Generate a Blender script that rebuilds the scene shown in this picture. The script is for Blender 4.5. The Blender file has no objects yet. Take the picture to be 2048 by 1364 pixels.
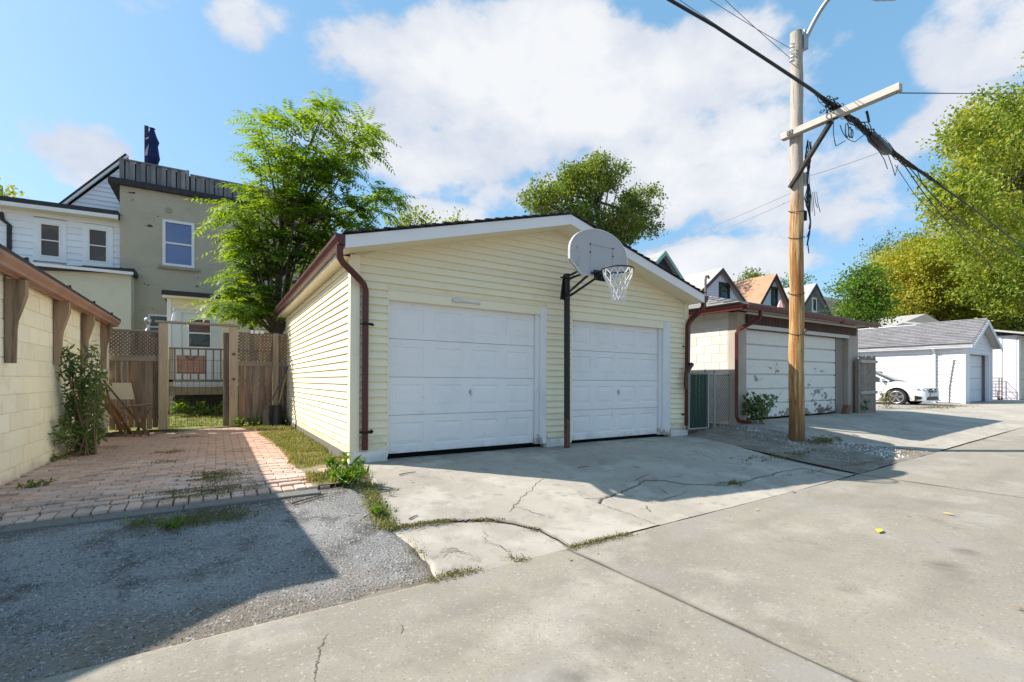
import bpy, bmesh, math, random
import numpy as np
from mathutils import Vector, Matrix
random.seed(7); rng = np.random.default_rng(11)
SC = bpy.context.scene
COL = SC.collection
# ------------------------------------------------------------------ camera, world, sun
F, CX, HY, CH = 935.0, 1024.0, 760.0, 1.4
A0, A1 = .8457, .5336
cam_d = bpy.data.cameras.new('camera'); cam = bpy.data.objects.new('camera', cam_d); COL.objects.link(cam)
cam.location = (0, 0, CH); cam.rotation_euler = (math.pi/2, 0, -math.atan2(A1, A0))
cam_d.sensor_width = 36; cam_d.lens = F/2048*36; cam_d.shift_y = (HY-682)/2048
cam_d.clip_start = .05; cam_d.clip_end = 3000
SC.camera = cam
SUN_EL = math.radians(40.5); TRAV = (.785, -.62)
SUN_STRENGTH, SKY_STRENGTH, EXPO = 4.8, .115, .82
sun_d = bpy.data.lights.new('sun', 'SUN'); sun = bpy.data.objects.new('sun', sun_d); COL.objects.link(sun)
sun_d.energy = SUN_STRENGTH; sun_d.angle = math.radians(.5); sun_d.color = (1, .93, .83)
sd = Vector((TRAV[0]*math.cos(SUN_EL), TRAV[1]*math.cos(SUN_EL), -math.sin(SUN_EL)))
sun.rotation_euler = sd.to_track_quat('-Z', 'Y').to_euler(); sun.location = (-20, 20, 30)
SC.view_settings.view_transform = 'Standard'; SC.view_settings.look = 'None'
SC.view_settings.exposure = EXPO; SC.view_settings.gamma = 1; SC.view_settings.use_curve_mapping = False
SC.render.engine = 'CYCLES'; SC.cycles.use_denoising = True
SC.cycles.max_bounces = 8; SC.cycles.transparent_max_bounces = 16

def ray(x, y):
    u = (x-CX)/F; v = (HY-y)/F
    return Vector((A0*u+A1, -A1*u+A0, v))
def at_q(x, y, q):
    r = ray(x, y); d = q/r.y; return Vector((r.x*d, q, CH+r.z*d))
def at_p(x, y, p):
    r = ray(x, y); d = p/r.x; return Vector((p, r.y*d, CH+r.z*d))

world = bpy.data.worlds.new('World'); SC.world = world; world.use_nodes = True
def build_world():
    nt = world.node_tree; nt.nodes.clear(); N = nt.nodes.new; L = nt.links.new
    out = N('ShaderNodeOutputWorld'); bg = N('ShaderNodeBackground'); bg.inputs['Strength'].default_value = SKY_STRENGTH
    sky = N('ShaderNodeTexSky'); sky.sky_type = 'NISHITA'; sky.sun_disc = False
    sky.sun_elevation = SUN_EL; sky.sun_rotation = math.atan2(-TRAV[0], -TRAV[1])
    sky.air_density = 1.0; sky.dust_density = 1.0; sky.ozone_density = 1.0; sky.altitude = 100
    tc = N('ShaderNodeTexCoord')
    nz = N('ShaderNodeVectorMath'); nz.operation = 'NORMALIZE'; L(tc.outputs['Generated'], nz.inputs[0])
    D = nz.outputs[0]
    def math_(op, a, b=None, c=None):
        n = N('ShaderNodeMath'); n.operation = op
        for i, s in enumerate((a, b, c)):
            if s is None: continue
            if isinstance(s, (int, float)): n.inputs[i].default_value = s
            else: L(s, n.inputs[i])
        return n.outputs[0]
    def dot(v):
        n = N('ShaderNodeVectorMath'); n.operation = 'DOT_PRODUCT'; L(D, n.inputs[0]); n.inputs[1].default_value = v
        return n.outputs['Value']
    def noise(scale, detail, rough, stretch=(1, 1, 1), off=(0, 0, 0)):
        m = N('ShaderNodeMapping'); L(D, m.inputs['Vector']); m.inputs['Scale'].default_value = stretch; m.inputs['Location'].default_value = off
        n = N('ShaderNodeTexNoise'); n.inputs['Scale'].default_value = scale; n.inputs['Detail'].default_value = detail
        n.inputs['Roughness'].default_value = rough; L(m.outputs[0], n.inputs['Vector']); return n.outputs['Fac']
    blobs = [(1000,120,370,125,1), (740,115,180,70,.85), (1260,170,330,140,1), (960,250,330,130,.95), (1380,320,330,150,.95),
             (1640,380,300,140,.95), (1180,350,330,110,.7), (155,305,115,80,1), (-5,295,45,32,.95), (1460,520,190,70,1), (555,60,120,60,.6),
             (790,25,150,45,.6), (1990,60,170,120,.8), (1900,290,220,120,.9), (900,440,130,45,.6), (1640,500,150,40,.5), (960,0,120,40,.5)]
    dirs = [(ray(x, y).normalized(), sx/F, sy/F, w) for x, y, sx, sy, w in blobs]
    rr = random.Random(5)
    for k in range(7):                                   # the same broken cloud goes on round the rest of the sky
        az = math.radians(-32.25) * -1 + math.radians(80 + k*32 + rr.uniform(-8, 8)); el = math.radians(rr.uniform(10, 55))
        d = Vector((math.sin(az)*math.cos(el), math.cos(az)*math.cos(el), math.sin(el)))
        dirs.append((d, rr.uniform(.2, .4), rr.uniform(.1, .18), rr.uniform(.8, 1)))
    cover = None
    for d, sx, sy, w in dirs:
        r = d.cross(Vector((0, 0, 1))).normalized(); u = r.cross(d)
        k = d.dot(ray(CX, HY).normalized()) if d.dot(ray(CX, HY).normalized()) > .5 else 1
        a = math_('POWER', math_('MULTIPLY', dot(r/(sx*k)), 1), 2); b = math_('POWER', math_('MULTIPLY', dot(u/(sy*k)), 1), 2)
        s = math_('ADD', a, math_('ADD', b, math_('MULTIPLY', math_('LESS_THAN', dot(d), 0), 100)))
        mr = N('ShaderNodeMapRange'); mr.interpolation_type = 'SMOOTHSTEP'; L(s, mr.inputs['Value'])
        mr.inputs['From Min'].default_value = 0; mr.inputs['From Max'].default_value = 1.7
        mr.inputs['To Min'].default_value = w; mr.inputs['To Max'].default_value = 0
        cover = mr.outputs[0] if cover is None else math_('MAXIMUM', cover, mr.outputs[0])
    n1 = noise(5.2, 11, .57, (1, 1, 1.5)); n2 = noise(2.0, 4, .5, (1, 1, 1.7), (3, 1, 2)); n3 = noise(4.0, 8, .6, (1, 1, 1.6), (.05, .02, -.06))
    f = math_('ADD', math_('SUBTRACT', cover, .52), math_('MULTIPLY', math_('SUBTRACT', n1, .5), 2.4))
    f = math_('ADD', f, math_('MULTIPLY', math_('SUBTRACT', n2, .5), .55))
    den = N('ShaderNodeMapRange'); den.interpolation_type = 'SMOOTHSTEP'; L(f, den.inputs['Value'])
    den.inputs['From Min'].default_value = -.08; den.inputs['From Max'].default_value = .26; den.inputs['To Max'].default_value = .93
    ramp = N('ShaderNodeMapRange'); L(math_('ADD', math_('MULTIPLY', f, .45), n3), ramp.inputs['Value'])
    ramp.inputs['From Min'].default_value = .40; ramp.inputs['From Max'].default_value = .86
    cm = N('ShaderNodeMix'); cm.data_type = 'RGBA'; L(ramp.outputs[0], cm.inputs['Factor'])
    cm.inputs['A'].default_value = (3.1, 3.4, 4.0, 1); cm.inputs['B'].default_value = (4.75, 4.75, 4.8, 1)
    # thin high haze whitens the blue of the sky a little everywhere
    hz = N('ShaderNodeMix'); hz.data_type = 'RGBA'; hz.inputs['Factor'].default_value = .5
    L(sky.outputs[0], hz.inputs['A']); hz.inputs['B'].default_value = (1.3, 3.2, 5.0, 1)
    mx = N('ShaderNodeMix'); mx.data_type = 'RGBA'; L(den.outputs[0], mx.inputs['Factor']); L(hz.outputs['Result'], mx.inputs['A']); L(cm.outputs['Result'], mx.inputs['B'])
    L(mx.outputs['Result'], bg.inputs['Color']); L(bg.outputs[0], out.inputs[0])
    world.cycles.sampling_method = 'MANUAL'; world.cycles.sample_map_resolution = 512
build_world()

# ------------------------------------------------------------------ ground heights
def sm(t): t = np.clip(t, 0, 1); return t*t*(3-2*t)
def alley_z(p): return .4*sm((np.asarray(p, float)-2)/28)
def plateau_z(p): return np.interp(p, [-30, -2, 1.5, 8.1, 9.2, 10, 14.5, 18, 27, 40, 70], [.3, .3, .32, .27, .40, .46, .48, .42, .37, .42, .45])
def gz(p, q):
    p = np.asarray(p, float); q = np.asarray(q, float); a = alley_z(p)
    t = np.clip((q-3.05)/2.7, 0, 1); t = .65*t + .35*sm(t)
    return a + (plateau_z(p)-a)*t + .075*np.clip(q-12.9, 0, 2.6)
def at_g(x, y, dz=0):
    r = ray(x, y); last = 0
    for d in np.geomspace(1.2, 150, 1200):
        if CH+r.z*d <= float(gz(r.x*d, r.y*d))+dz: break
    return Vector((r.x*d, r.y*d, float(gz(r.x*d, r.y*d))+dz))
G = lambda p, q: float(gz(p, q))

# ------------------------------------------------------------------ materials
def mk(name, col, rough=.8, layers=(), bump=None, rand=0, stretch=(1, 1, 1), metal=0, spec=.35, hue=0, fine=None, wave=None):
    m = bpy.data.materials.new(name); m.use_nodes = True; nt = m.node_tree; N = nt.nodes.new; L = nt.links.new
    b = nt.nodes['Principled BSDF']; b.inputs['Roughness'].default_value = rough; b.inputs['Metallic'].default_value = metal
    b.inputs['Specular IOR Level'].default_value = spec
    geo = N('ShaderNodeNewGeometry'); oi = N('ShaderNodeObjectInfo')
    mp = N('ShaderNodeMapping'); L(geo.outputs['Position'], mp.inputs['Vector']); mp.inputs['Scale'].default_value = stretch
    if rand:
        off = N('ShaderNodeVectorMath'); off.operation = 'SCALE'; cmb = N('ShaderNodeCombineXYZ')
        for k in range(3): L(oi.outputs['Random'], cmb.inputs[k])
        L(cmb.outputs[0], off.inputs[0]); off.inputs['Scale'].default_value = 37.0
        ad = N('ShaderNodeVectorMath'); L(mp.outputs[0], ad.inputs[0]); L(off.outputs[0], ad.inputs[1]); P = ad.outputs[0]
    else: P = mp.outputs[0]
    def nse(scale, detail=5, rg=.6):
        n = N('ShaderNodeTexNoise'); n.inputs['Scale'].default_value = scale; n.inputs['Detail'].default_value = detail
        n.inputs['Roughness'].default_value = rg; L(P, n.inputs['Vector']); return n.outputs['Fac']
    cur = None
    for ly in layers:
        c2, scale, lo, hi, amt = ly[:5]
        f = nse(scale, ly[5] if len(ly) > 5 else 5)
        if len(ly) > 6 and ly[6]:                       # (axis, v0, v1): the layer fades in along a height / distance
            ax, v0, v1 = ly[6]; sp = N('ShaderNodeSeparateXYZ'); L(geo.outputs['Position'], sp.inputs[0])
            gr = N('ShaderNodeMapRange'); L(sp.outputs[ax], gr.inputs['Value']); gr.inputs['From Min'].default_value = v0; gr.inputs['From Max'].default_value = v1
            gr.inputs['To Min'].default_value = -.5; gr.inputs['To Max'].default_value = .25
            sm_ = N('ShaderNodeMath'); L(f, sm_.inputs[0]); L(gr.outputs[0], sm_.inputs[1]); f = sm_.outputs[0]
        r = N('ShaderNodeMapRange'); L(f, r.inputs['Value']); r.inputs['From Min'].default_value = lo; r.inputs['From Max'].default_value = hi
        r.inputs['To Max'].default_value = amt
        mx = N('ShaderNodeMix'); mx.data_type = 'RGBA'; L(r.outputs[0], mx.inputs['Factor'])
        if cur is None: mx.inputs['A'].default_value = (*col, 1)
        else: L(cur, mx.inputs['A'])
        mx.inputs['B'].default_value = (*c2, 1); cur = mx.outputs['Result']
    if rand or hue:
        hs = N('ShaderNodeHueSaturation')
        if cur is None: hs.inputs['Color'].default_value = (*col, 1)
        else: L(cur, hs.inputs['Color'])
        vr = N('ShaderNodeMapRange'); L(oi.outputs['Random'], vr.inputs['Value']); vr.inputs['To Min'].default_value = 1-rand; vr.inputs['To Max'].default_value = 1+rand
        L(vr.outputs[0], hs.inputs['Value'])
        if hue:
            h2 = N('ShaderNodeMath'); h2.operation = 'MULTIPLY_ADD'; L(oi.outputs['Random'], h2.inputs[0]); h2.inputs[1].default_value = 7.31; h2.inputs[2].default_value = 0
            fr = N('ShaderNodeMath'); fr.operation = 'FRACT'; L(h2.outputs[0], fr.inputs[0])
            sr = N('ShaderNodeMapRange'); L(fr.outputs[0], sr.inputs['Value']); sr.inputs['To Min'].default_value = 1-hue; sr.inputs['To Max'].default_value = 1+hue
            L(sr.outputs[0], hs.inputs['Saturation'])
        cur = hs.outputs[0]
    if cur is None: b.inputs['Base Color'].default_value = (*col, 1)
    else: L(cur, b.inputs['Base Color'])
    if bump:
        bp = N('ShaderNodeBump'); bp.inputs['Strength'].default_value = bump[1]; bp.inputs['Distance'].default_value = bump[2] if len(bump) > 2 else .02
        L(nse(bump[0], 6, .65), bp.inputs['Height']); L(bp.outputs[0], b.inputs['Normal'])
    m['last'] = name
    return m
def leafmat(name, cols, trans=.45, clump=.5, rough=.55):
    m = bpy.data.materials.new(name); m.use_nodes = True; nt = m.node_tree; nt.nodes.clear(); N = nt.nodes.new; L = nt.links.new
    out = N('ShaderNodeOutputMaterial'); geo = N('ShaderNodeNewGeometry')
    n = N('ShaderNodeTexNoise'); n.inputs['Scale'].default_value = clump; n.inputs['Detail'].default_value = 3; L(geo.outputs['Position'], n.inputs['Vector'])
    ad = N('ShaderNodeMath'); ad.operation = 'MULTIPLY_ADD'; L(geo.outputs['Random Per Island'], ad.inputs[0]); ad.inputs[1].default_value = .6
    mr = N('ShaderNodeMapRange'); L(n.outputs['Fac'], mr.inputs['Value']); mr.inputs['From Min'].default_value = .3; mr.inputs['From Max'].default_value = .7; mr.inputs['To Max'].default_value = .4
    L(mr.outputs[0], ad.inputs[2])
    rp = N('ShaderNodeValToRGB'); L(ad.outputs[0], rp.inputs['Fac'])
    while len(rp.color_ramp.elements) < len(cols): rp.color_ramp.elements.new(.5)
    for i, c in enumerate(cols):
        e = rp.color_ramp.elements[i]; e.position = i/(len(cols)-1); e.color = (*c, 1)
    pb = N('ShaderNodeBsdfPrincipled'); pb.inputs['Roughness'].default_value = rough; pb.inputs['Specular IOR Level'].default_value = .4; L(rp.outputs[0], pb.inputs['Base Color'])
    tr = N('ShaderNodeBsdfTranslucent'); hs = N('ShaderNodeHueSaturation'); hs.inputs['Hue'].default_value = .485; hs.inputs['Saturation'].default_value = 1.1; hs.inputs['Value'].default_value = 1.5
    L(rp.outputs[0], hs.inputs['Color']); L(hs.outputs[0], tr.inputs['Color'])
    mx = N('ShaderNodeMixShader'); mx.inputs[0].default_value = trans; L(pb.outputs[0], mx.inputs[1]); L(tr.outputs[0], mx.inputs[2]); L(mx.outputs[0], out.inputs[0])
    return m
def glassmat(name, col, rough=.05, spec=.8):
    m = mk(name, col, rough, spec=spec); return m

# ------------------------------------------------------------------ mesh builder
WT = {}                                   # world translation of every object we parent to
class MB:
    def __init__(s): s.v = []; s.f = []
    def add(s, vs, fs):
        o = len(s.v); s.v += [tuple(v) for v in vs]; s.f += [tuple(i+o for i in f) for f in fs]; return s
    def box(s, x0, y0, z0, x1, y1, z1):
        return s.add([(x0,y0,z0),(x1,y0,z0),(x1,y1,z0),(x0,y1,z0),(x0,y0,z1),(x1,y0,z1),(x1,y1,z1),(x0,y1,z1)],
                     [(0,3,2,1),(4,5,6,7),(0,1,5,4),(1,2,6,5),(2,3,7,6),(3,0,4,7)])
    def cbox(s, x0, y0, z0, x1, y1, z1, c):  # chamfered box
        lo = (x0, y0, z0); hi = (x1, y1, z1); idx = {}; vs = []
        for ix in (0, 1):
            for iy in (0, 1):
                for iz in (0, 1):
                    k = (ix, iy, iz)
                    for ax in range(3):
                        p = []
                        for a in range(3):
                            e = hi[a] if k[a] else lo[a]
                            p.append(e if a == ax else e + (-c if k[a] else c))
                        idx[k, ax] = len(vs); vs.append(p)
        fs = []
        for ax in range(3):
            b, c2 = (ax+1) % 3, (ax+2) % 3
            for sgn in (0, 1):
                ring = []
                for (u, w) in ((0,0),(1,0),(1,1),(0,1)):
                    k = [0,0,0]; k[ax] = sgn; k[b] = u; k[c2] = w; ring.append(idx[tuple(k), ax])
                fs.append(ring if sgn else ring[::-1])
            for u in (0, 1):
                for w in (0, 1):
                    k0 = [0,0,0]; k0[b] = u; k0[c2] = w; k1 = list(k0); k1[ax] = 1; k0 = tuple(k0); k1 = tuple(k1)
                    q = [idx[k0, b], idx[k1, b], idx[k1, c2], idx[k0, c2]]
                    fs.append(q if (u == w) else q[::-1])
        for k in [(a,b,c3) for a in (0,1) for b in (0,1) for c3 in (0,1)]:
            t = [idx[k,0], idx[k,1], idx[k,2]]; fs.append(t if sum(k) % 2 else t[::-1])
        return s.add(vs, fs)
    def prism(s, poly, ext):
        n = len(poly); e = Vector(ext); P = [Vector(p) for p in poly]
        nrm = Vector((0,0,0))
        for i in range(n): nrm += P[i].cross(P[(i+1) % n])
        if nrm.dot(e) < 0: P = P[::-1]
        return s.add(P+[p+e for p in P], [tuple(range(n))[::-1], tuple(range(n, 2*n))] + [(i, (i+1) % n, n+(i+1) % n, n+i) for i in range(n)])
    def bar(s, p, q, w, h, up=(0, 0, 1)):
        p, q = Vector(p), Vector(q); d = (q-p).normalized(); r = d.cross(Vector(up))
        if r.length < 1e-4: r = d.cross(Vector((0, 1, 0)))
        r.normalize(); u = r.cross(d); r *= w/2; u *= h/2
        return s.prism([p-r-u, p+r-u, p+r+u, p-r+u], q-p)
    def tube(s, pts, r, n=8, caps=True, rot=0):
        pts = [Vector(p) for p in pts]; R = r if hasattr(r, '__len__') else [r]*len(pts)
        o = len(s.v); N0 = None
        for i, p in enumerate(pts):
            t = (pts[min(i+1, len(pts)-1)]-pts[max(i-1, 0)]).normalized()
            if N0 is None:
                N0 = t.cross(Vector((0, 0, 1)));
                if N0.length < 1e-3: N0 = t.cross(Vector((0, 1, 0)))
            N0 = (N0 - t*N0.dot(t)).normalized(); B = t.cross(N0)
            for k in range(n):
                a = rot + 2*math.pi*k/n; s.v.append(tuple(p + (N0*math.cos(a)+B*math.sin(a))*R[i]))
        for i in range(len(pts)-1):
            for k in range(n): s.f.append((o+i*n+k, o+i*n+(k+1) % n, o+(i+1)*n+(k+1) % n, o+(i+1)*n+k))
        if caps: s.f.append(tuple(o+k for k in range(n))[::-1]); s.f.append(tuple(o+(len(pts)-1)*n+k for k in range(n)))
        return s
    def lathe(s, prof, c, n=16, axis='z'):
        o = len(s.v); c = Vector(c)
        for r, h in prof:
            for k in range(n):
                a = 2*math.pi*k/n; u, w = r*math.cos(a), r*math.sin(a)
                s.v.append(tuple(c + {'z': Vector((u, w, h)), 'x': Vector((h, u, w)), 'y': Vector((w, h, u))}[axis]))
        for i in range(len(prof)-1):
            for k in range(n): s.f.append((o+i*n+k, o+i*n+(k+1) % n, o+(i+1)*n+(k+1) % n, o+(i+1)*n+k))
        s.f.append(tuple(o+k for k in range(n))[::-1]); s.f.append(tuple(o+(len(prof)-1)*n+k for k in range(n)))
        return s
    def ball(s, c, r, n=10, sz=1):
        return s.lathe([(max(.001, r*math.sin(math.pi*i/n)), -r*sz*math.cos(math.pi*i/n)) for i in range(n+1)], c, n+4)
    def mesh(s, name, mat, off=(0, 0, 0), smooth=False):
        me = bpy.data.meshes.new(name); o = Vector(off)
        me.from_pydata([(v[0]-o.x, v[1]-o.y, v[2]-o.z) for v in s.v], [], s.f)
        for m in (mat if isinstance(mat, (list, tuple)) else [mat]): me.materials.append(m)
        if smooth:
            me.polygons.foreach_set('use_smooth', [True]*len(me.polygons))
            try: me.set_sharp_from_angle(angle=math.radians(40))
            except Exception: pass
        me.update(); return me
    def build(s, name, mat, parent=None, smooth=False, local=False):
        if parent is None:
            V = np.array(s.v); off = Vector(((V[:,0].min()+V[:,0].max())/2, (V[:,1].min()+V[:,1].max())/2, V[:,2].min()))
            o = bpy.data.objects.new(name, s.mesh(name, mat, off, smooth)); o.location = off; WT[o] = off
        else:
            off = Vector((0, 0, 0)) if local else WT[parent]
            o = bpy.data.objects.new(name, s.mesh(name, mat, off, smooth)); o.parent = parent; WT[o] = off
        COL.objects.link(o); return o
def npmesh(name, mat, verts, faces, parent=None, off=None, attr=None, smooth=False):
    """verts (n,3), faces (m,k) arrays -> object"""
    me = bpy.data.meshes.new(name); verts = np.asarray(verts, np.float32); faces = np.asarray(faces, np.int32); k = faces.shape[1]
    if off is None: off = WT[parent] if parent else Vector(((verts[:,0].min()+verts[:,0].max())/2, (verts[:,1].min()+verts[:,1].max())/2, verts[:,2].min()))
    verts = verts - np.array(off, np.float32)
    me.vertices.add(len(verts)); me.vertices.foreach_set('co', verts.ravel())
    me.loops.add(faces.size); me.loops.foreach_set('vertex_index', faces.ravel())
    me.polygons.add(len(faces)); me.polygons.foreach_set('loop_start', np.arange(0, faces.size, k, dtype=np.int32))
    try: me.polygons.foreach_set('loop_total', np.full(len(faces), k, np.int32))
    except Exception: pass
    if smooth: me.polygons.foreach_set('use_smooth', np.ones(len(faces), bool))
    me.update(calc_edges=True)
    if attr is not None:
        for an, av in attr.items(): me.attributes.new(an, 'FLOAT', 'POINT').data.foreach_set('value', np.asarray(av, np.float32))
    me.materials.append(mat); o = bpy.data.objects.new(name, me)
    if parent: o.parent = parent
    else: o.location = off
    WT[o] = Vector(off); COL.objects.link(o); return o
def thing(name, label, cat, loc=(0, 0, 0), rot=(0, 0, 0), group=None, kind=None):
    o = bpy.data.objects.new(name, None); COL.objects.link(o); o.location = loc; o.rotation_euler = rot; o.empty_display_size = .2
    WT[o] = Vector(loc); return tag(o, label, cat, group, kind)
def tag(o, label=None, cat=None, group=None, kind=None):
    if label: o['label'] = label
    if cat: o['category'] = cat
    if group: o['group'] = group
    if kind: o['kind'] = kind
    return o
def structure(o, label=None): o['kind'] = 'structure'; o['label'] = label or o.name.replace('_', ' '); return o
def piece(name, me, parent, loc, rot=(0, 0, 0), scale=(1, 1, 1), local=False):
    o = bpy.data.objects.new(name, me); COL.objects.link(o); o.parent = parent; WT[o] = Vector(loc)
    o.location = Vector(loc) - (Vector((0, 0, 0)) if local else WT[parent]); o.rotation_euler = rot; o.scale = scale; return o
def bez(a, b, c, n=10):
    a, b, c = Vector(a), Vector(b), Vector(c); return [a*(1-t)**2+b*2*t*(1-t)+c*t*t for t in [i/n for i in range(n+1)]]
def sag(a, b, s, n=16):
    a, b = Vector(a), Vector(b); return [a.lerp(b, i/n) - Vector((0, 0, s*4*(i/n)*(1-i/n))) for i in range(n+1)]
# ------------------------------------------------------------------ material list
M = {}
M['concrete'] = mk('concrete', (.41,.365,.305), .9, [((.19,.17,.15), 1.6, .42, .62, .75, 6, (1, 4.6, 6.6)), ((.31,.275,.23), .8, .40, .62, .8), ((.48,.44,.375), 1.7, .5, .66, .8), ((.21,.185,.16), 6, .56, .70, .6), ((.48,.455,.41), 55, .62, .70, .75, 2), ((.16,.14,.12), 70, .64, .71, .7, 2), ((.21,.18,.16), 1.1, .66, .74, .65)], (90, .35, .006))  # dirt layer nearing the garages also darkens their shadow on the apron
M['alley_concrete'] = mk('alley_concrete', (.30,.268,.215), .9, [((.245,.22,.178), .6, .42, .60, .85), ((.355,.325,.268), 1.5, .5, .64, .85), ((.235,.215,.185), 7, .55, .68, .55), ((.43,.40,.34), 42, .585, .68, .7, 4), ((.13,.115,.095), 60, .585, .68, .8, 4), ((.19,.165,.135), 3.2, .60, .70, .5, 8), ((.2,.165,.145), 1.25, .67, .735, .75), ((.29,.27,.25), .8, .54, .62, .5, 4)], (95, .3, .006), rand=.05)
M['gravel'] = mk('gravel', (.27,.258,.245), .95, [((.39,.375,.355), 1.3, .42, .62, .8), ((.095,.085,.075), 3.2, .52, .66, .8), ((.26,.21,.155), 1.5, .40, .62, .85, 5, (1, 4.3, 2.9)), ((.10,.08,.055), 2.2, .40, .60, .8, 5, (1, 4.2, 5.3)), ((.52,.51,.50), 48, .575, .64, .9, 3), ((.045,.042,.04), 60, .56, .66, .9, 3)], (60, 1.0, .03))
M['soil'] = mk('soil', (.12,.095,.07), .95, [((.2,.165,.12), 2.5, .45, .65, .8), ((.06,.05,.04), 14, .55, .68, .7), ((.34,.31,.27), 60, .62, .7, .6, 2)], (40, .6, .02))
M['lawn'] = mk('lawn', (.16,.2,.045), .95, [((.27,.25,.08), 1.2, .42, .62, .8), ((.09,.13,.03), 9, .5, .66, .7), ((.3,.25,.13), 3, .58, .68, .6)], (60, .7, .03))
M['edging'] = mk('edging', (.16,.15,.135), .9, [((.16,.15,.14), 2, .45, .65, .8), ((.34,.33,.31), 40, .6, .7, .5, 2)], (80, .4, .006))
M['paver'] = mk('paver', (.58,.40,.32), .9, [((.49,.33,.265), 6, .45, .65, .7), ((.64,.48,.40), 22, .55, .7, .6), ((.2,.15,.12), 1.3, .56, .68, .6), ((.45,.37,.32), 80, .62, .7, .5, 2)], (70, .35, .005), rand=.16, hue=.18)
M['joint'] = mk('joint', (.085,.07,.05), .95, [((.14,.13,.06), 5, .5, .65, .7)], (50, .5, .01))
M['siding'] = mk('siding', (.83,.75,.545), .5, [((.76,.67,.46), 1.1, .48, .7, .6), ((.5,.45,.32), 5, .62, .78, .35), ((.42,.37,.26), 3.0, .46, .70, .65, 6, (2, 1.0, .35))], (30, .08, .004), rand=.035)
M['cream_trim'] = mk('cream_trim', (.82,.74,.54), .5, [((.6,.53,.36), 3, .56, .74, .4)], rand=.02)
M['white_paint'] = mk('white_paint', (.80,.775,.76), .5, [((.68,.68,.68), 1.6, .5, .7, .6), ((.5,.48,.45), 7, .64, .76, .5), ((.47,.43,.38), 6, .50, .72, .5, 8, (2, .68, .33))], (25, .06, .004), rand=.02)
M['worn_white'] = mk('worn_white', (.74,.74,.74), .6, [((.6,.58,.55), 3, .5, .7, .6), ((.3,.24,.2), 9, .64, .70, .8, 6, (2, 1.3, .3))], (25, .15, .004), stretch=(1, 1, .35))
M['shingle_black'] = mk('shingle_black', (.045,.043,.045), .95, [((.09,.085,.085), 30, .5, .7, .7), ((.12,.11,.08), 3, .6, .72, .5)], (90, .6, .01), rand=.15)
M['maroon'] = mk('maroon', (.085,.018,.016), .38, [((.15,.05,.04), 6, .58, .74, .5), ((.05,.012,.012), 2, .5, .7, .6)], spec=.45)
M['black_metal'] = mk('black_metal', (.008,.0075,.0075), .5, [((.14,.05,.03), 9, .60, .68, .8, 6, (2, 1.9, .5)), ((.3,.28,.26), 30, .70, .76, .5)], (40, .2, .003), spec=.5)
M['steel'] = mk('steel', (.5,.5,.5), .4, [((.3,.28,.26), 8, .55, .7, .6)], metal=.85)
M['dark'] = mk('dark', (.012,.012,.013), .8)
M['backboard'] = mk('backboard', (.43,.42,.43), .6, [((.40,.385,.38), 3, .45, .7, .7), ((.2,.18,.16), 14, .66, .73, .7), ((.30,.28,.27), 6, .60, .70, .5, 6, (2, 3.2, 2.9))], (40, .1, .003))
M['board_line'] = mk('board_line', (.32,.30,.30), .7, [((.45,.44,.45), 20, .45, .6, .8)])
M['board_edge'] = mk('board_edge', (.72,.71,.70), .5)
M['net'] = mk('net', (.78,.77,.75), .8)
M['block_cream'] = mk('block_cream', (.86,.815,.67), .85, [((.80,.73,.55), 1.2, .45, .65, .6), ((.68,.60,.44), 3.2, .58, .7, .5), ((.42,.36,.28), 2.2, .5, .72, .6, 5, (2, .75, .25))], (45, .3, .006), rand=.045, hue=.12)
M['mortar_cream'] = mk('mortar_cream', (.74,.67,.50), .9, [((.38,.34,.25), 3, .5, .68, .6)], (60, .3, .006))
M['fence_wood'] = mk('fence_wood', (.255,.185,.135), .85, [((.14,.10,.08), 4, .42, .60, .85), ((.36,.28,.22), 9, .55, .7, .7), ((.40,.20,.09), 1.6, .55, .68, .8), ((.07,.055,.045), 24, .6, .7, .7)], (30, .35, .006), rand=.22, hue=.15, stretch=(3, 3, .22))
M['fence_rail'] = mk('fence_rail', (.31,.25,.195), .85, [((.21,.165,.13), 4, .45, .62, .8), ((.42,.35,.28), 8, .55, .7, .6), ((.09,.075,.06), 20, .6, .7, .7)], (30, .35, .006), rand=.15, stretch=(.3, 3, 3))
M['post_wood'] = mk('post_wood', (.42,.32,.22), .8, [((.29,.215,.15), 3, .45, .62, .8), ((.50,.40,.29), 7, .55, .7, .6), ((.14,.10,.07), 18, .62, .7, .7)], (30, .3, .005), rand=.12, stretch=(3, 3, .22))
M['bracket_wood'] = mk('bracket_wood', (.33,.24,.165), .85, [((.12,.08,.06), 3, .45, .62, .85), ((.40,.30,.21), 7, .55, .7, .6)], (30, .4, .006), rand=.15, stretch=(3, 3, .25))
M['brown_fascia'] = mk('brown_fascia', (.36,.20,.15), .55, [((.27,.145,.11), 2, .45, .65, .7), ((.30,.18,.14), 10, .58, .72, .5)], (20, .12, .004), spec=.4)
M['dark_trim'] = mk('dark_trim', (.03,.026,.03), .6, [((.07,.06,.06), 6, .5, .7, .5)])
M['pole_wood'] = mk('pole_wood', (.42,.225,.075), .8, [((.24,.10,.03), 2.2, .45, .60, .85), ((.60,.43,.22), 5, .50, .62, .85), ((.40,.37,.33), 2.5, .42, .60, .92, 5, (2, 3.6, 5.6)), ((.10,.055,.025), 14, .57, .65, .85), ((.15,.075,.035), 2, .44, .64, .85, 5, (2, 2.0, .2))], (24, .45, .012), stretch=(3, 3, .16))
M['grey_wood'] = mk('grey_wood', (.44,.41,.365), .85, [((.32,.295,.26), 3, .45, .62, .8), ((.55,.53,.49), 8, .55, .7, .6), ((.15,.135,.12), 18, .6, .69, .75)], (24, .4, .008), stretch=(3, .2, 3), rand=.1)
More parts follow.
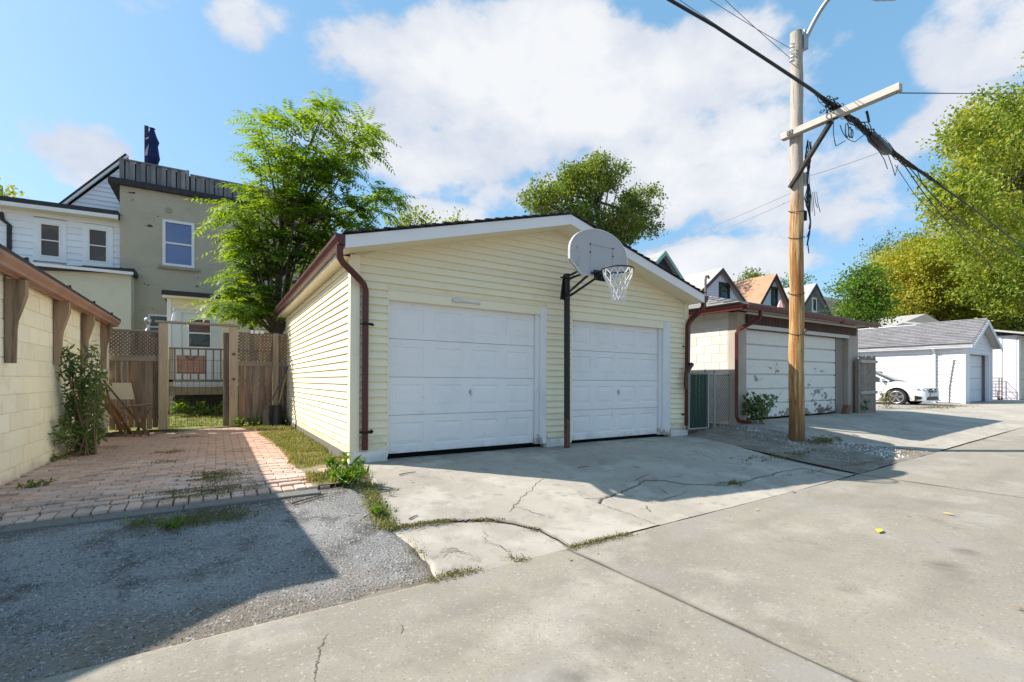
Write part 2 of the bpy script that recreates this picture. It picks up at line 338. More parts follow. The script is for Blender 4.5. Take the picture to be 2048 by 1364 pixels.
M['dark_wood'] = mk('dark_wood', (.035,.03,.03), .8, [((.09,.08,.07), 6, .5, .7, .6)], (20, .3, .006))
M['cable'] = mk('cable', (.011,.011,.014), .5, spec=.4)
M['wire_grey'] = mk('wire_grey', (.32,.33,.35), .5)
M['galv'] = mk('galv', (.36,.38,.39), .45, metal=.6)
M['block_grey'] = mk('block_grey', (.64,.61,.575), .9, [((.58,.535,.475), 1.5, .45, .65, .6), ((.46,.42,.365), 4, .6, .72, .5)], (50, .3, .006), rand=.05)
M['mortar_grey'] = mk('mortar_grey', (.56,.52,.46), .9, bump=(60, .3, .006))
M['pilaster'] = mk('pilaster', (.43,.37,.31), .9, [((.36,.31,.26), 1.6, .45, .65, .7), ((.28,.25,.22), 5, .62, .72, .5)], (40, .3, .006), rand=.04)
M['peeling_paint'] = mk('peeling_paint', (.74,.715,.655), .65, [((.62,.59,.53), 3, .5, .7, .5), ((.27,.235,.205), 3.0, .548, .558, .95, 6, (2, 6, -2)), ((.14,.085,.06), 4.2, .545, .555, .9, 8, (2, 3.2, -.6))], (30, .2, .004), stretch=(.75, 1, 1.5))
M['brown_slat'] = mk('brown_slat', (.055,.022,.014), .7, [((.09,.04,.025), 6, .5, .7, .6)], rand=.15)
M['shingle_grey'] = mk('shingle_grey', (.48,.475,.49), .95, [((.57,.565,.58), 18, .5, .7, .7), ((.33,.325,.355), 3, .5, .68, .6), ((.36,.31,.24), 1.1, .60, .70, .6)], (80, .5, .008), rand=.12)
M['shingle_mid'] = mk('shingle_mid', (.33,.33,.33), .95, [((.42,.42,.42), 14, .5, .7, .7), ((.22,.215,.21), 2, .55, .68, .5)], (60, .5, .01), rand=.1)
M['shingle_light'] = mk('shingle_light', (.40,.39,.37), .95, [((.48,.47,.45), 10, .5, .7, .7), ((.33,.31,.29), 1.5, .5, .68, .5)], (60, .5, .01))
M['shingle_tan'] = mk('shingle_tan', (.40,.235,.145), .95, [((.48,.31,.21), 10, .5, .7, .7), ((.30,.16,.09), 1.5, .52, .68, .5)], (60, .5, .01))
M['vinyl_white'] = mk('vinyl_white', (.68,.69,.72), .5, [((.61,.62,.65), 1.4, .5, .7, .6), ((.55,.54,.52), 2, .5, .7, .4, 5, (2, .9, .3))], rand=.02)
M['vinyl_blue'] = mk('vinyl_blue', (.81,.82,.86), .5, [((.74,.75,.80), 1.2, .5, .7, .6)], rand=.02)
M['siding_dark'] = mk('siding_dark', (.035,.038,.075), .6, rand=.05)
M['siding_green'] = mk('siding_green', (.17,.205,.205), .6, rand=.05)
M['siding_pale'] = mk('siding_pale', (.62,.62,.70), .6, rand=.03)
M['siding_sky'] = mk('siding_sky', (.52,.60,.72), .6, rand=.03)
M['trim_green'] = mk('trim_green', (.22,.42,.36), .6)
M['trim_dark'] = mk('trim_dark', (.02,.022,.03), .6)
M['trim_red'] = mk('trim_red', (.09,.055,.06), .6)
M['brick_paint'] = None
M['beige_wall'] = mk('beige_wall', (.66,.60,.46), .85, [((.52,.47,.35), 1.2, .5, .7, .5)], (25, .15, .005))
M['stone'] = mk('stone', (.36,.31,.23), .9, [((.26,.22,.16), 4, .5, .7, .6)], (30, .3, .006))
M['glass_dark'] = mk('glass_dark', (.02,.022,.022), .04, [((.09,.085,.07), 1.2, .56, .62, .6)], spec=.6)
M['glass_sky'] = mk('glass_sky', (.05,.12,.28), .03, spec=1.0, metal=.35)
M['glass_red'] = mk('glass_red', (.13,.028,.025), .06, [((.05,.03,.025), 5, .5, .6, .7)], spec=.5)
M['fabric_cream'] = mk('fabric_cream', (.58,.53,.43), .9, [((.5,.46,.37), 8, .5, .7, .5)], (120, .2, .003))
M['chair_wood'] = mk('chair_wood', (.17,.095,.055), .6, [((.09,.05,.03), 8, .45, .65, .7)], stretch=(3, 3, .4))
M['slat_wood'] = mk('slat_wood', (.30,.17,.09), .7, [((.17,.09,.05), 6, .45, .65, .8)], (20, .2, .004), stretch=(3, 3, .4), rand=.15)
M['handle_wood'] = mk('handle_wood', (.50,.36,.17), .6, [((.38,.26,.12), 8, .5, .7, .6)])
M['tool_grey'] = mk('tool_grey', (.13,.11,.10), .7, [((.2,.17,.15), 6, .5, .7, .6)])
M['plastic_black'] = mk('plastic_black', (.015,.016,.022), .35, spec=.5)
M['mat_red'] = mk('mat_red', (.37,.21,.175), .9, [((.29,.16,.135), 7, .48, .64, .8), ((.46,.30,.25), 22, .58, .68, .6)], (60, .3, .004))
M['mat_border'] = mk('mat_border', (.17,.12,.11), .9, [((.26,.16,.14), 18, .5, .64, .8)], (60, .3, .004))
M['deck_wood'] = mk('deck_wood', (.24,.19,.15), .85, [((.16,.125,.1), 4, .45, .62, .8)], (30, .3, .005), rand=.1, stretch=(.4, 3, 1))
M['car_paint'] = mk('car_paint', (.80,.80,.81), .22, spec=.6)
M['car_black'] = mk('car_black', (.012,.012,.014), .4)
M['tyre'] = mk('tyre', (.018,.018,.019), .85)
M['rim'] = mk('rim', (.42,.42,.44), .3, metal=.7)
M['rim_dark'] = mk('rim_dark', (.10,.08,.08), .4, metal=.5)
M['lamp_glass'] = mk('lamp_glass', (.5,.53,.56), .08, spec=.9)
M['plate'] = mk('plate', (.55,.1,.12), .5)
M['blue_fabric'] = mk('blue_fabric', (.006,.014,.075), .8, [((.01,.03,.14), 9, .5, .66, .7)], (12, .5, .03))
M['red_fabric'] = mk('red_fabric', (.55,.13,.09), .8)
M['pink_fabric'] = mk('pink_fabric', (.75,.55,.5), .8)
M['roof_wood'] = mk('roof_wood', (.24,.23,.245), .85, [((.15,.145,.155), 4, .45, .62, .7), ((.32,.31,.32), 9, .55, .7, .5)], rand=.2, stretch=(3, 3, .25))
M['metal_lilac'] = mk('metal_lilac', (.58,.56,.60), .5, rand=.03)
M['door_beige'] = mk('door_beige', (.50,.46,.36), .6, [((.43,.39,.3), 2, .5, .7, .5)])
M['pebble'] = mk('pebble', (.50,.48,.46), .9, [((.30,.27,.24), 9, .5, .6, .8, 2), ((.70,.69,.68), 13, .55, .62, .8, 2)])
M['white_pebble'] = mk('white_pebble', (.72,.71,.70), .9, [((.45,.42,.38), 9, .5, .62, .8, 2)])
M['gravel_stone'] = mk('gravel_stone', (.36,.35,.34), .95, [((.14,.13,.12), 20, .46, .58, .9, 2), ((.44,.43,.41), 30, .56, .62, .9, 2)])
M['bark'] = mk('bark', (.10,.075,.055), .95, [((.16,.125,.095), 6, .5, .66, .7)], (20, .6, .02), stretch=(2, 2, .4))
M['twig'] = mk('twig', (.16,.12,.08), .9)
M['flower'] = mk('flower', (.85,.42,.01), .7)
M['dry_leaf'] = mk('dry_leaf', (.30,.17,.07), .8)
M['yellow_leaf'] = mk('yellow_leaf', (.66,.50,.06), .7)
M['red_leaf'] = mk('red_leaf', (.36,.09,.04), .7)
M['chainlink'] = mk('chainlink', (.07,.09,.08), .5, metal=.5)
M['green_slat'] = mk('green_slat', (.012,.055,.03), .6, rand=.2)
M['bowl'] = mk('bowl', (.75,.75,.76), .25, spec=.6)
M['brick_red'] = mk('brick_red', (.22,.10,.07), .9, bump=(40, .3, .006))
M['leaf_ail'] = leafmat('leaf_ailanthus', [(.05,.11,.016), (.11,.195,.024), (.185,.28,.03), (.29,.35,.05)], .54, 1.3)
M['leaf_maple'] = leafmat('leaf_maple', [(.05,.10,.015), (.13,.205,.026), (.24,.31,.036), (.35,.37,.05), (.42,.33,.07)], .42, .3)
M['leaf_autumn'] = leafmat('leaf_autumn', [(.08,.135,.016), (.20,.25,.027), (.33,.35,.036), (.44,.39,.045), (.42,.28,.06)], .4, .3)
M['leaf_green'] = leafmat('leaf_green', [(.035,.075,.013), (.07,.13,.02), (.12,.19,.025), (.19,.24,.035)], .4, .4)
M['leaf_far'] = leafmat('leaf_far', [(.055,.10,.02), (.11,.17,.03), (.18,.24,.038), (.28,.30,.05)], .45, .3)
M['leaf_bush'] = leafmat('leaf_bush', [(.045,.085,.028), (.08,.135,.045), (.13,.19,.058), (.20,.25,.065)], .4, 2.5)
M['leaf_weed'] = leafmat('leaf_weed', [(.04,.09,.012), (.08,.17,.015), (.14,.25,.02), (.20,.27,.04)], .4, 4)
M['grass_mix'] = leafmat('grass_mix', [(.09,.14,.02), (.16,.19,.035), (.26,.24,.06), (.33,.27,.11)], .35, 2)
M['grass_green'] = leafmat('grass_green', [(.08,.15,.02), (.14,.21,.03), (.22,.26,.05)], .35, 2)
M['moss'] = leafmat('moss', [(.10,.085,.02), (.15,.13,.03), (.13,.14,.03), (.20,.17,.06)], .2, 5)
def brickmat():
    m = mk('painted_brick', (.51,.44,.33), .85, [((.42,.37,.275), .9, .48, .68, .6), ((.52,.465,.36), 3, .55, .7, .5)], rand=0)
    nt = m.node_tree; N = nt.nodes.new; L = nt.links.new; b = nt.nodes['Principled BSDF']
    geo = N('ShaderNodeNewGeometry'); sp = N('ShaderNodeSeparateXYZ'); L(geo.outputs['Position'], sp.inputs[0]); cb = N('ShaderNodeCombineXYZ')
    L(sp.outputs[0], cb.inputs[0]); L(sp.outputs[2], cb.inputs[1])
    br = N('ShaderNodeTexBrick'); L(cb.outputs[0], br.inputs['Vector']); br.inputs['Scale'].default_value = 1
    br.inputs['Brick Width'].default_value = .21; br.inputs['Row Height'].default_value = .073; br.inputs['Mortar Size'].default_value = .008
    br.inputs['Color1'].default_value = (1,1,1,1); br.inputs['Color2'].default_value = (.8,.8,.8,1); br.inputs['Mortar'].default_value = (0,0,0,1)
    bp = N('ShaderNodeBump'); bp.inputs['Strength'].default_value = .9; bp.inputs['Distance'].default_value = .01; L(br.outputs['Color'], bp.inputs['Height']); L(bp.outputs[0], b.inputs['Normal'])
    old = b.inputs['Base Color'].links[0].from_socket
    # flaked paint shows red brick and dark joints in patches
    n = N('ShaderNodeTexNoise'); n.inputs['Scale'].default_value = 2.1; n.inputs['Detail'].default_value = 8; mp = N('ShaderNodeMapping'); mp.inputs['Scale'].default_value = (1.1, 1, 2.2)
    L(geo.outputs['Position'], mp.inputs['Vector']); L(mp.outputs[0], n.inputs['Vector'])
    r = N('ShaderNodeMapRange'); L(n.outputs['Fac'], r.inputs['Value']); r.inputs['From Min'].default_value = .665; r.inputs['From Max'].default_value = .68
    mx = N('ShaderNodeMix'); mx.data_type = 'RGBA'; L(r.outputs[0], mx.inputs['Factor']); L(old, mx.inputs['A']); mx.inputs['B'].default_value = (.11,.05,.04,1)
    L(mx.outputs['Result'], b.inputs['Base Color']); return m
M['brick_paint'] = brickmat()
def crackmat(base, name):
    """concrete whose cracks (attribute on the grooved mesh) are filled with dirt"""
    m = M[base].copy(); m.name = name; nt = m.node_tree; N = nt.nodes.new; L = nt.links.new; b = nt.nodes['Principled BSDF']
    old = b.inputs['Base Color'].links[0].from_socket
    at = N('ShaderNodeAttribute'); at.attribute_name = 'crack'
    mx = N('ShaderNodeMix'); mx.data_type = 'RGBA'; L(at.outputs['Fac'], mx.inputs['Factor']); L(old, mx.inputs['A']); mx.inputs['B'].default_value = (.085,.07,.055,1)
    L(mx.outputs['Result'], b.inputs['Base Color']); return m
M['cracked'] = crackmat('concrete', 'cracked_concrete'); M['alley_cracked'] = crackmat('alley_concrete', 'alley_cracked')

# ------------------------------------------------------------------ ground
def grid(xs, ys, zf):
    X, Y = np.meshgrid(xs, ys, indexing='ij'); Z = zf(X, Y); V = np.stack([X, Y, Z], -1).reshape(-1, 3)
    n, m = len(xs), len(ys); i, j = np.meshgrid(np.arange(n-1), np.arange(m-1), indexing='ij'); a = (i*m+j).ravel()
    return V, np.stack([a, a+m, a+m+1, a+1], -1)
def noise2(x, y, s, seed=0):
    r = np.random.default_rng(seed); out = 0
    for k in range(5):
        an = r.uniform(0, 6.28, 2); fr = s*(1.7**k)*r.uniform(.8, 1.2); out = out + np.sin(x*fr*np.cos(an[0])+y*fr*np.sin(an[0])+an[1])/(1.5**k)
    return out/2.6
xs = np.unique(np.concatenate([[-900,-300,-100,-50,-30,-20], np.arange(-12, 50, .3), [60,80,120,200,400,900]]))
ys = np.unique(np.concatenate([[-900,-300,-100,-40,-20], np.arange(-8, 30, .3), [3.05, 5.75, 40,60,100,200,400,900]]))
V, Fc = grid(xs, ys, lambda x, y: gz(x, y)-.024)
structure(npmesh('ground', M['soil'], V, Fc), 'bare soil ground under the yards and the lane')

def poly_y(px):   # image polyline -> ground polyline
    return [at_g(x, y) for x, y in px]
def seg_dist(X, Y, pl, jag=0, seed=1):
    D = np.full(X.shape, 9.0)
    if jag: X = X + jag*noise2(X, Y, 14, seed); Y = Y + jag*noise2(X, Y, 14, seed+5)
    for a, b in zip(pl[:-1], pl[1:]):
        dx, dy = b.x-a.x, b.y-a.y; t = np.clip(((X-a.x)*dx+(Y-a.y)*dy)/(dx*dx+dy*dy+1e-9), 0, 1)
        D = np.minimum(D, np.hypot(X-a.x-t*dx, Y-a.y-t*dy))
    return D
# alley: concrete slabs, each its own piece
alley = structure(thing('alley', None, None), 'wide concrete lane running past the garages')
j1 = at_g(1140, 1100).x; j2 = at_g(1700, 945).x
joints = [-16, j1-11.6, j1-5.7, j1, j2, j2+5.8, j2+11.6, j2+17.4, j2+23.2, j2+31, j2+40, j2+55]
def lean(q): return (3.05-q)*.03
def jagged(px, k=6, amp=.013):
    P = poly_y(px); out = []
    for a, b in zip(P[:-1], P[1:]):
        for i in range(k): out.append(a.lerp(b, i/k)+Vector((rng.normal(0, amp), rng.normal(0, amp*.6), 0)))
    return out+[P[-1]]
crk = [jagged([(655,1270),(640,1300),(632,1340),(628,1364)]), jagged([(800,1225),(806,1240),(802,1262)], 4), jagged([(1500,1330),(1540,1345),(1560,1364)], 4), jagged([(1210,1010),(1250,1080),(1262,1120)], 8)]
SLABS = []
for a, b in zip(joints[:-1], joints[1:]):
    fine = -4 < a < 14
    st = .022 if fine else .3
    qs = np.unique(np.concatenate([np.arange(-3.4, .3, .3), np.arange(.3, 3.0, st), [3.015, 3.035]])); ps = np.linspace(a+.009, b-.009, max(3, int((b-a)/st)))
    X, Y = np.meshgrid(ps, qs, indexing='ij'); Y2 = Y.copy()
    edge = Y > 3.0; Y2[edge] = Y[edge] + .007*noise2(X[edge], Y[edge]*0, 5, 2)
    X2 = X + (3.05-Y)*.03
    off = random.uniform(-.004, .004); SLABS.append((a, b, off))
    Z = gz(X2, Y2*0) + off + .006*noise2(X2, Y2, 1.1, 3) + 0*Y
    cr = np.zeros(X.shape)
    if fine:
        em = np.minimum(np.minimum(X-a, b-X), 9); cr = np.maximum(cr, np.clip(1.2-em/.03, 0, 1)*np.clip(.75+.6*noise2(X2, Y2, 7, 8), .2, 1)); 
        for (sx_, sy_, sr_, sw_) in ((1890,1132,.15,.55),(1932,1104,.10,.5),(1268,1287,.22,.4),(1150,1356,.12,.55),(1700,1180,.09,.4),(1620,1290,.16,.3),(900,1300,.2,.25)):
            c_ = at_g(sx_, sy_); d = np.hypot(X2-c_.x, (Y2-c_.y)*1.2)/sr_ + .45*noise2(X2, Y2, 16, int(sx_)); cr = np.maximum(cr, sw_*np.clip(1.25-d, 0, 1)**.7*np.clip(.8+.5*noise2(X2, Y2, 40, 3), .2, 1))
        for qb in (1.15, 1.95, 2.6): cr = np.maximum(cr, .16*np.exp(-((Y2-qb+.06*noise2(X2, Y2*0, .7, 2))/.10)**2)*np.clip(.5+noise2(X2, Y2, 2.2, 33), 0, 1))
    n, m = X.shape; i, j = np.meshgrid(np.arange(n-1), np.arange(m-1), indexing='ij'); q0 = (i*m+j).ravel()
    Vt = np.stack([X2, Y2, Z], -1).reshape(-1, 3); Ft = np.stack([q0, q0+m, q0+m+1, q0+1], -1)
    # sides
    ring = [k*m for k in range(n)] + [(n-1)*m+k for k in range(1, m)] + [k*m+m-1 for k in range(n-2, -1, -1)] + [k for k in range(m-2, 0, -1)]
    low = Vt[ring] - np.array([0, 0, .12]); o = len(Vt); R = np.array(ring); K = np.arange(len(ring)); Kn = (K+1) % len(ring)
    Vt = np.vstack([Vt, low]); Ft = np.vstack([Ft, np.stack([R, o+K, o+Kn, R[Kn]], -1)])
    npmesh('concrete_slab', M['alley_cracked'], Vt, Ft, alley, attr={'crack': np.concatenate([cr.ravel(), np.zeros(len(low))])}, smooth=False)
# dirt that has filled the joints
M['joint_dirt'] = mk('joint_dirt', (.15,.125,.09), .95, [((.24,.21,.17), 6, .45, .62, .8), ((.10,.10,.04), 2, .52, .64, .7)], (60, .6, .01))
jp = np.arange(-14, 50, .08); jq = np.array([2.9, 3.02, 3.14]); V, Fc = grid(jp, jq, lambda x, y: gz(x, y*0)-.012+.003*noise2(x, y, 7, 4))
structure(npmesh('joint_dirt', M['joint_dirt'], V, Fc), 'dirt filling the long joint between lane and aprons')
for a in joints[1:-2]:
    V, Fc = grid(np.array([a-.02, a+.02]), np.arange(-3.4, 3.0, .08), lambda x, y: gz(x, y*0)-.016+.003*noise2(x, y, 9, 5)); V[:, 0] += (3.05-V[:, 1])*.03
    structure(npmesh('joint_dirt', M['joint_dirt'], V, Fc), 'dirt filling a cross joint of the lane')
# apron in front of the double garage: three pieces parted by the cracks
left_b = poly_y([(706,926),(735,965),(772,1062),(800,1085),(840,1128),(858,1164)])
right_b = poly_y([(1372,872),(1470,890),(1560,915),(1700,945)])
cA = poly_y([(776,1058),(860,1045),(985,1040),(1030,1048),(1080,1060),(1140,1092),(1150,1099)])
cB = poly_y([(1205,1000),(1197,1008),(1215,1014),(1260,1030),(1299,1043),(1310,1048)])
cC = jagged([(1205,1000),(1241,985),(1290,962),(1328,963),(1382,970),(1450,970),(1485,964),(1530,952),(1572,941),(1610,937)], 4, .014)
others = [poly_y(l) for l in ([(966,1067),(970,1085),(1018,1104),(1025,1119),(1040,1126)], [(1043,997),(1030,1015),(1018,1026)], [(1316,977),(1325,985),(1340,990)], [(1300,1008),(1345,995),(1375,985)], [(1290,1012),(1299,1025)], [(1165,1000),(1205,1000)], [(1485,964),(1480,975)])]
def side_interp(pl, q):  # p of a polyline at given q
    P = sorted([(v.y, v.x) for v in pl]); return np.interp(q, [a for a, _ in P], [b for _, b in P])
ps = np.arange(.9, 10.6, .018); qs = np.arange(3.046, 6.31, .018)
X, Y = np.meshgrid(ps, qs, indexing='ij')
lb = side_interp(left_b, Y) + .03*noise2(X*0, Y, 6, 4); rb = side_interp(right_b, Y) + .04*noise2(X*0, Y, 4, 6)
cr = np.zeros(X.shape)
for k, (c, w) in enumerate([(cA, .020), (cB, .014), (cC, .010)]):
    d = seg_dist(X, Y, c, .03, k); cr = np.maximum(cr, np.clip(1.5-(d/w), 0, 1)*np.clip(.75+noise2(X, Y, 3, k), .25, 1))
Z = gz(X, Y) + .006 + .010*noise2(X, Y, 1.3, 9) + .002*noise2(X, Y, 30, 2)
dp = seg_dist(X, Y, poly_y([(890,1105),(930,1118),(900,1130)]), .05, 3); pit = np.clip(1-dp/.16, 0, 1)*np.clip(noise2(X, Y, 26, 12)*1.4-.1, 0, 1); Z -= .03*pit   # spalled patch
Z = Z - .016*cr
cut = np.clip(1-np.minimum(X-lb, rb-X)/.08, 0, 1); Z -= .055*cut
m = len(qs); n = len(ps); i, j = np.meshgrid(np.arange(n-1), np.arange(m-1), indexing='ij')
Xc = X[:-1,:-1]+.009; Yc = Y[:-1,:-1]+.009
ok = (Xc > lb[:-1,:-1]) & (Xc < rb[:-1,:-1])
def on_p(pl, X):
    P = sorted([(v.x, v.y) for v in pl]); return np.interp(X, [a for a, _ in P], [b for _, b in P])
wob = .02*noise2(Xc, Yc, 9, 21)
regA = (Yc < on_p(cA, Xc)+wob) & (Xc < cA[-1].x)
regC = (Yc < on_p(cC, Xc)+wob) & (Xc > side_interp(cB, Yc)+wob) & (Xc < cC[-1].x)
q0 = i*m+j; Fall = np.stack([q0, q0+m, q0+m+1, q0+1], -1)
apron = structure(thing('driveway_apron', None, None), 'cracked concrete apron sloping up to the two garage doors')
for reg, dz in ((ok & regA, -.012), (ok & regC, -.005), (ok & ~regA & ~regC, 0)):
    f = Fall[reg]; u, inv = np.unique(f, return_inverse=True); Vv = np.stack([X.ravel()[u], Y.ravel()[u], Z.ravel()[u]+dz], -1)
    npmesh('concrete_slab', M['cracked'], Vv, inv.reshape(f.shape), apron, attr={'crack': np.maximum(cr, .5*pit).ravel()[u]}, smooth=True)
# hairline cracks, filled with dirt
def slab_top(x, y):
    if y < 3.05:
        xx = x-(3.05-y)*.03
        for a, b, o in SLABS:
            if a <= xx <= b: return G(x, 0)+o+.006*float(noise2(np.float64(x), np.float64(y), 1.1, 3))+.0015
        return G(x, 0)
    x, y = np.float64(x), np.float64(y); return float(gz(x, y)+.006+.010*noise2(x, y, 1.3, 9)+.002*noise2(x, y, 30, 2))+.002
def ribbon(lines):
    Vs = []; Fs = []
    for pl, w in lines:
        k0 = len(Vs)
        for i, p in enumerate(pl):
            t = (pl[min(i+1, len(pl)-1)]-pl[max(i-1, 0)]); t.z = 0; t.normalize(); n = Vector((-t.y, t.x, 0)); e = math.sin(math.pi*(i+.3)/(len(pl)))**.4; ww = w*rng.uniform(.35, 1.2)*max(e, .15)
            for s in (-1, 1): q_ = p+n*ww*s; Vs.append((q_.x, q_.y, slab_top(q_.x, q_.y)))
            if i: Fs.append((k0+2*i-2, k0+2*i-1, k0+2*i+1, k0+2*i))
    return npmesh('hairline_cracks', M['crack_dirt'], np.array(Vs), np.array(Fs))
M['crack_dirt'] = mk('crack_dirt', (.10,.085,.065), .95, [((.19,.165,.13), 20, .5, .62, .8)])
lines = [(jagged([(655,1268),(648,1285),(640,1300),(634,1325),(632,1345),(628,1364)], 7, .007), .0042), (jagged([(803,1248),(806,1258),(801,1268)], 4, .005), .004)]
for k, o in enumerate([[(966,1067),(970,1085),(1018,1104),(1025,1119),(1040,1126)], [(1043,997),(1030,1015),(1018,1026)], [(1316,977),(1325,985),(1340,990)], [(1300,1008),(1345,995),(1375,985)], [(1290,1012),(1299,1025)], [(1165,1000),(1205,1000)], [(1485,964),(1480,975)], [(1030,1015),(1090,1035)], [(1400,905),(1430,925),(1480,930)], [(880,1110),(905,1100),(940,1112)], [(1085,960),(1060,985),(1043,997)]]):
    lines.append((jagged(o, 7, .014), .006))
tag(ribbon(lines), 'thin dirt filled cracks wandering over lane and apron', 'cracks', kind='stuff')
# gravel drive on the left
ps = np.arange(-7, 3.2, .035); qs = np.arange(2.98, 5.16, .035); X, Y = np.meshgrid(ps, qs, indexing='ij')
Z = gz(X, Y) - .004 - .009*np.clip((3.16-Y)/.08, 0, 1) + .010*noise2(X, Y, 2, 14) + .004*noise2(X, Y, 21, 15); lb2 = side_interp(left_b, Y); Z = Z - .05*np.clip((X-lb2)/.12, 0, 1)
V, Fc = grid(ps, qs, lambda x, y: Z)
structure(npmesh('gravel_drive', M['gravel'], V, Fc, smooth=True), 'worn grey gravel drive between the lane and the brick paving')
# stones lying on it
def stones(name, mat, pts, size, label, k=.6):
    base = np.array([(1,0,0),(-.5,.87,0),(-.5,-.87,0),(.2,.1,.9)], float); fc = np.array([(0,1,3),(1,2,3),(2,0,3)])
    Vs = []; Fs = []
    for t, (p, q) in enumerate(pts):
        s = size*rng.uniform(.5, 1.5); a = rng.uniform(0, 6.28); R = np.array([[math.cos(a), -math.sin(a), 0], [math.sin(a), math.cos(a), 0], [0, 0, 1]])
        Vs.append((base*np.array([1, rng.uniform(.6, 1), k])) @ R.T * s + np.array([p, q, G(p, q) - .008])); Fs.append(fc+4*t)
    return tag(npmesh(name, mat, np.vstack(Vs), np.vstack(Fs)), label, name.replace('_', ' '), kind='stuff')
pts = []
while len(pts) < 16000:
    p, q = rng.uniform(-5, 2.2), 3.1 + 2*rng.random()**.9
    if p < side_interp(left_b, q)-.05 and (noise2(p, q, 1.6, 31) > rng.uniform(-1, .9)): pts.append((p, q))
stones('gravel_stones', M['gravel_stone'], pts, .0078, 'small grey stones lying loose over the gravel drive', 1.1)
# edging strip and brick paving
mb = MB()
for a in np.arange(-6, .85, 1.15):
    b = min(a+1.14, .9); z0 = G(a, 5.2)
    mb.cbox(a, 5.06+random.uniform(-.01, .01), z0-.1, b, 5.26, z0+.000+random.uniform(-.004, .004), .006)
structure(mb.build('concrete_edging', M['edging']), 'flush grey concrete strip along the front edge of the brick paving')
paving = structure(thing('brick_paving', None, None), 'pink brick paving leading to the wooden gate')
mb = MB(); mb.prism([(-6, 5.26, .17), (1.1, 5.26, .17), (1.1, 12.6, .24), (-6, 12.6, .24)], (0, 0, .075)); mb.build('joint_bed', M['joint'], paving)
pm = MB().cbox(-.1095, -.052, -.05, .1095, .052, 0, .007).mesh('paver_long', M['paver']); sm_mesh = MB().cbox(-.0515, -.0965, -.05, .0515, .0965, 0, .007).mesh('paver_soldier', M['paver'])
cells = []
q = 5.365
for k in range(26): cells.append((-1.93+.114*k+.05, 5.362, sm_mesh))
row = 0; q = 5.522
while q < 12.4:
    pe = np.interp(q, [5, 6.5, 7, 8, 10, 12.4], [1.05, 1.0, 1.06, 1.02, .95, .75])
    p = -1.95 - (.115 if row % 2 else 0)
    while p < pe + rng.uniform(-.1, .06):
        cells.append((p+.113, q, pm)); p += .2275
    q += .1125; row += 1
cells = [c for c in cells if c[0] > -1.89]
vis = sorted(cells, key=lambda c: c[0]*A1+c[1]*A0 + (0 if c[0] > -.272*c[1]-.1 else 50))
rest = MB()
for n, (p, q, me) in enumerate(vis):
    z = G(p, q) + .004 + .012*float(noise2(p, q, 1.2, 40)) + random.uniform(-.005, .005); z = max(z, .268)
    if n < 300: piece('paver', me, paving, (p+random.uniform(-.003, .003), q, z), (random.uniform(-.02, .02), random.uniform(-.02, .02), random.uniform(-.025, .025)))
    else:
        w, h = (.1095, .052)
        rest.cbox(p-w, q-h, z-.05, p+w, q+h, z, .007)
r = rest.build('paver_field', M['paver'], paving); r['kind'] = 'stuff'
# the strip of soil and grass beside the garage wall; lawn beyond the gate
def sheet(name, mat, p0, p1, q0, q1, dz, label, step=.12, amp=.015, seed=1, stuff=False):
    V, Fc = grid(np.arange(p0, p1+1e-6, step), np.arange(q0, q1+1e-6, step), lambda x, y: gz(x, y)+dz+amp*noise2(x, y, 3, seed))
    o = npmesh(name, mat, V, Fc, smooth=True); return structure(o, label)
sheet('grass_strip', mk('dry_strip', (.27,.22,.12), .95, [((.20,.20,.06), 3, .45, .6, .8), ((.36,.31,.22), 7, .52, .66, .7), ((.11,.09,.06), 18, .56, .68, .7)], (50, .8, .02)), .85, 1.44, 5.28, 12.6, .012, 'strip of bare soil along the foot of the vinyl clad garage', amp=.012)
sheet('lawn', M['lawn'], -3.2, 6, 12.5, 18, .02, 'sunlit lawn behind the wooden gate', .2)
structure(npmesh('garage_two_apron', M['concrete'], *grid(np.arange(9.3, 15.8, .08), np.arange(3.05, 6.15, .08), lambda x, y: gz(x, y)+.012+.008*noise2(x, y, 1.4, 5) - .06*np.clip((np.interp(y, [3.05, 4.2, 6.0], [11.2, 10.0, 9.5])-x)/.25, 0, 1)), smooth=True), 'concrete apron before the peeling white door')
structure(npmesh('side_drive', M['concrete'], *grid(np.arange(15.9, 50, .25), np.arange(3.05, 9, .25), lambda x, y: gz(x, y)+.004+.01*noise2(x, y, 1.4, 6)), smooth=True), 'pale concrete drive before the far garages')
sheet('pole_verge', mk('verge_soil', (.20,.165,.13), .95, [((.30,.265,.22), 2.5, .45, .62, .8), ((.10,.08,.06), 9, .54, .68, .7), ((.45,.43,.40), 50, .60, .68, .7, 2)], (50, .8, .02)), 7.9, 11.4, 3.05, 6.2, .0, 'patch of soil and pebbles round the utility pole', .08, .012)

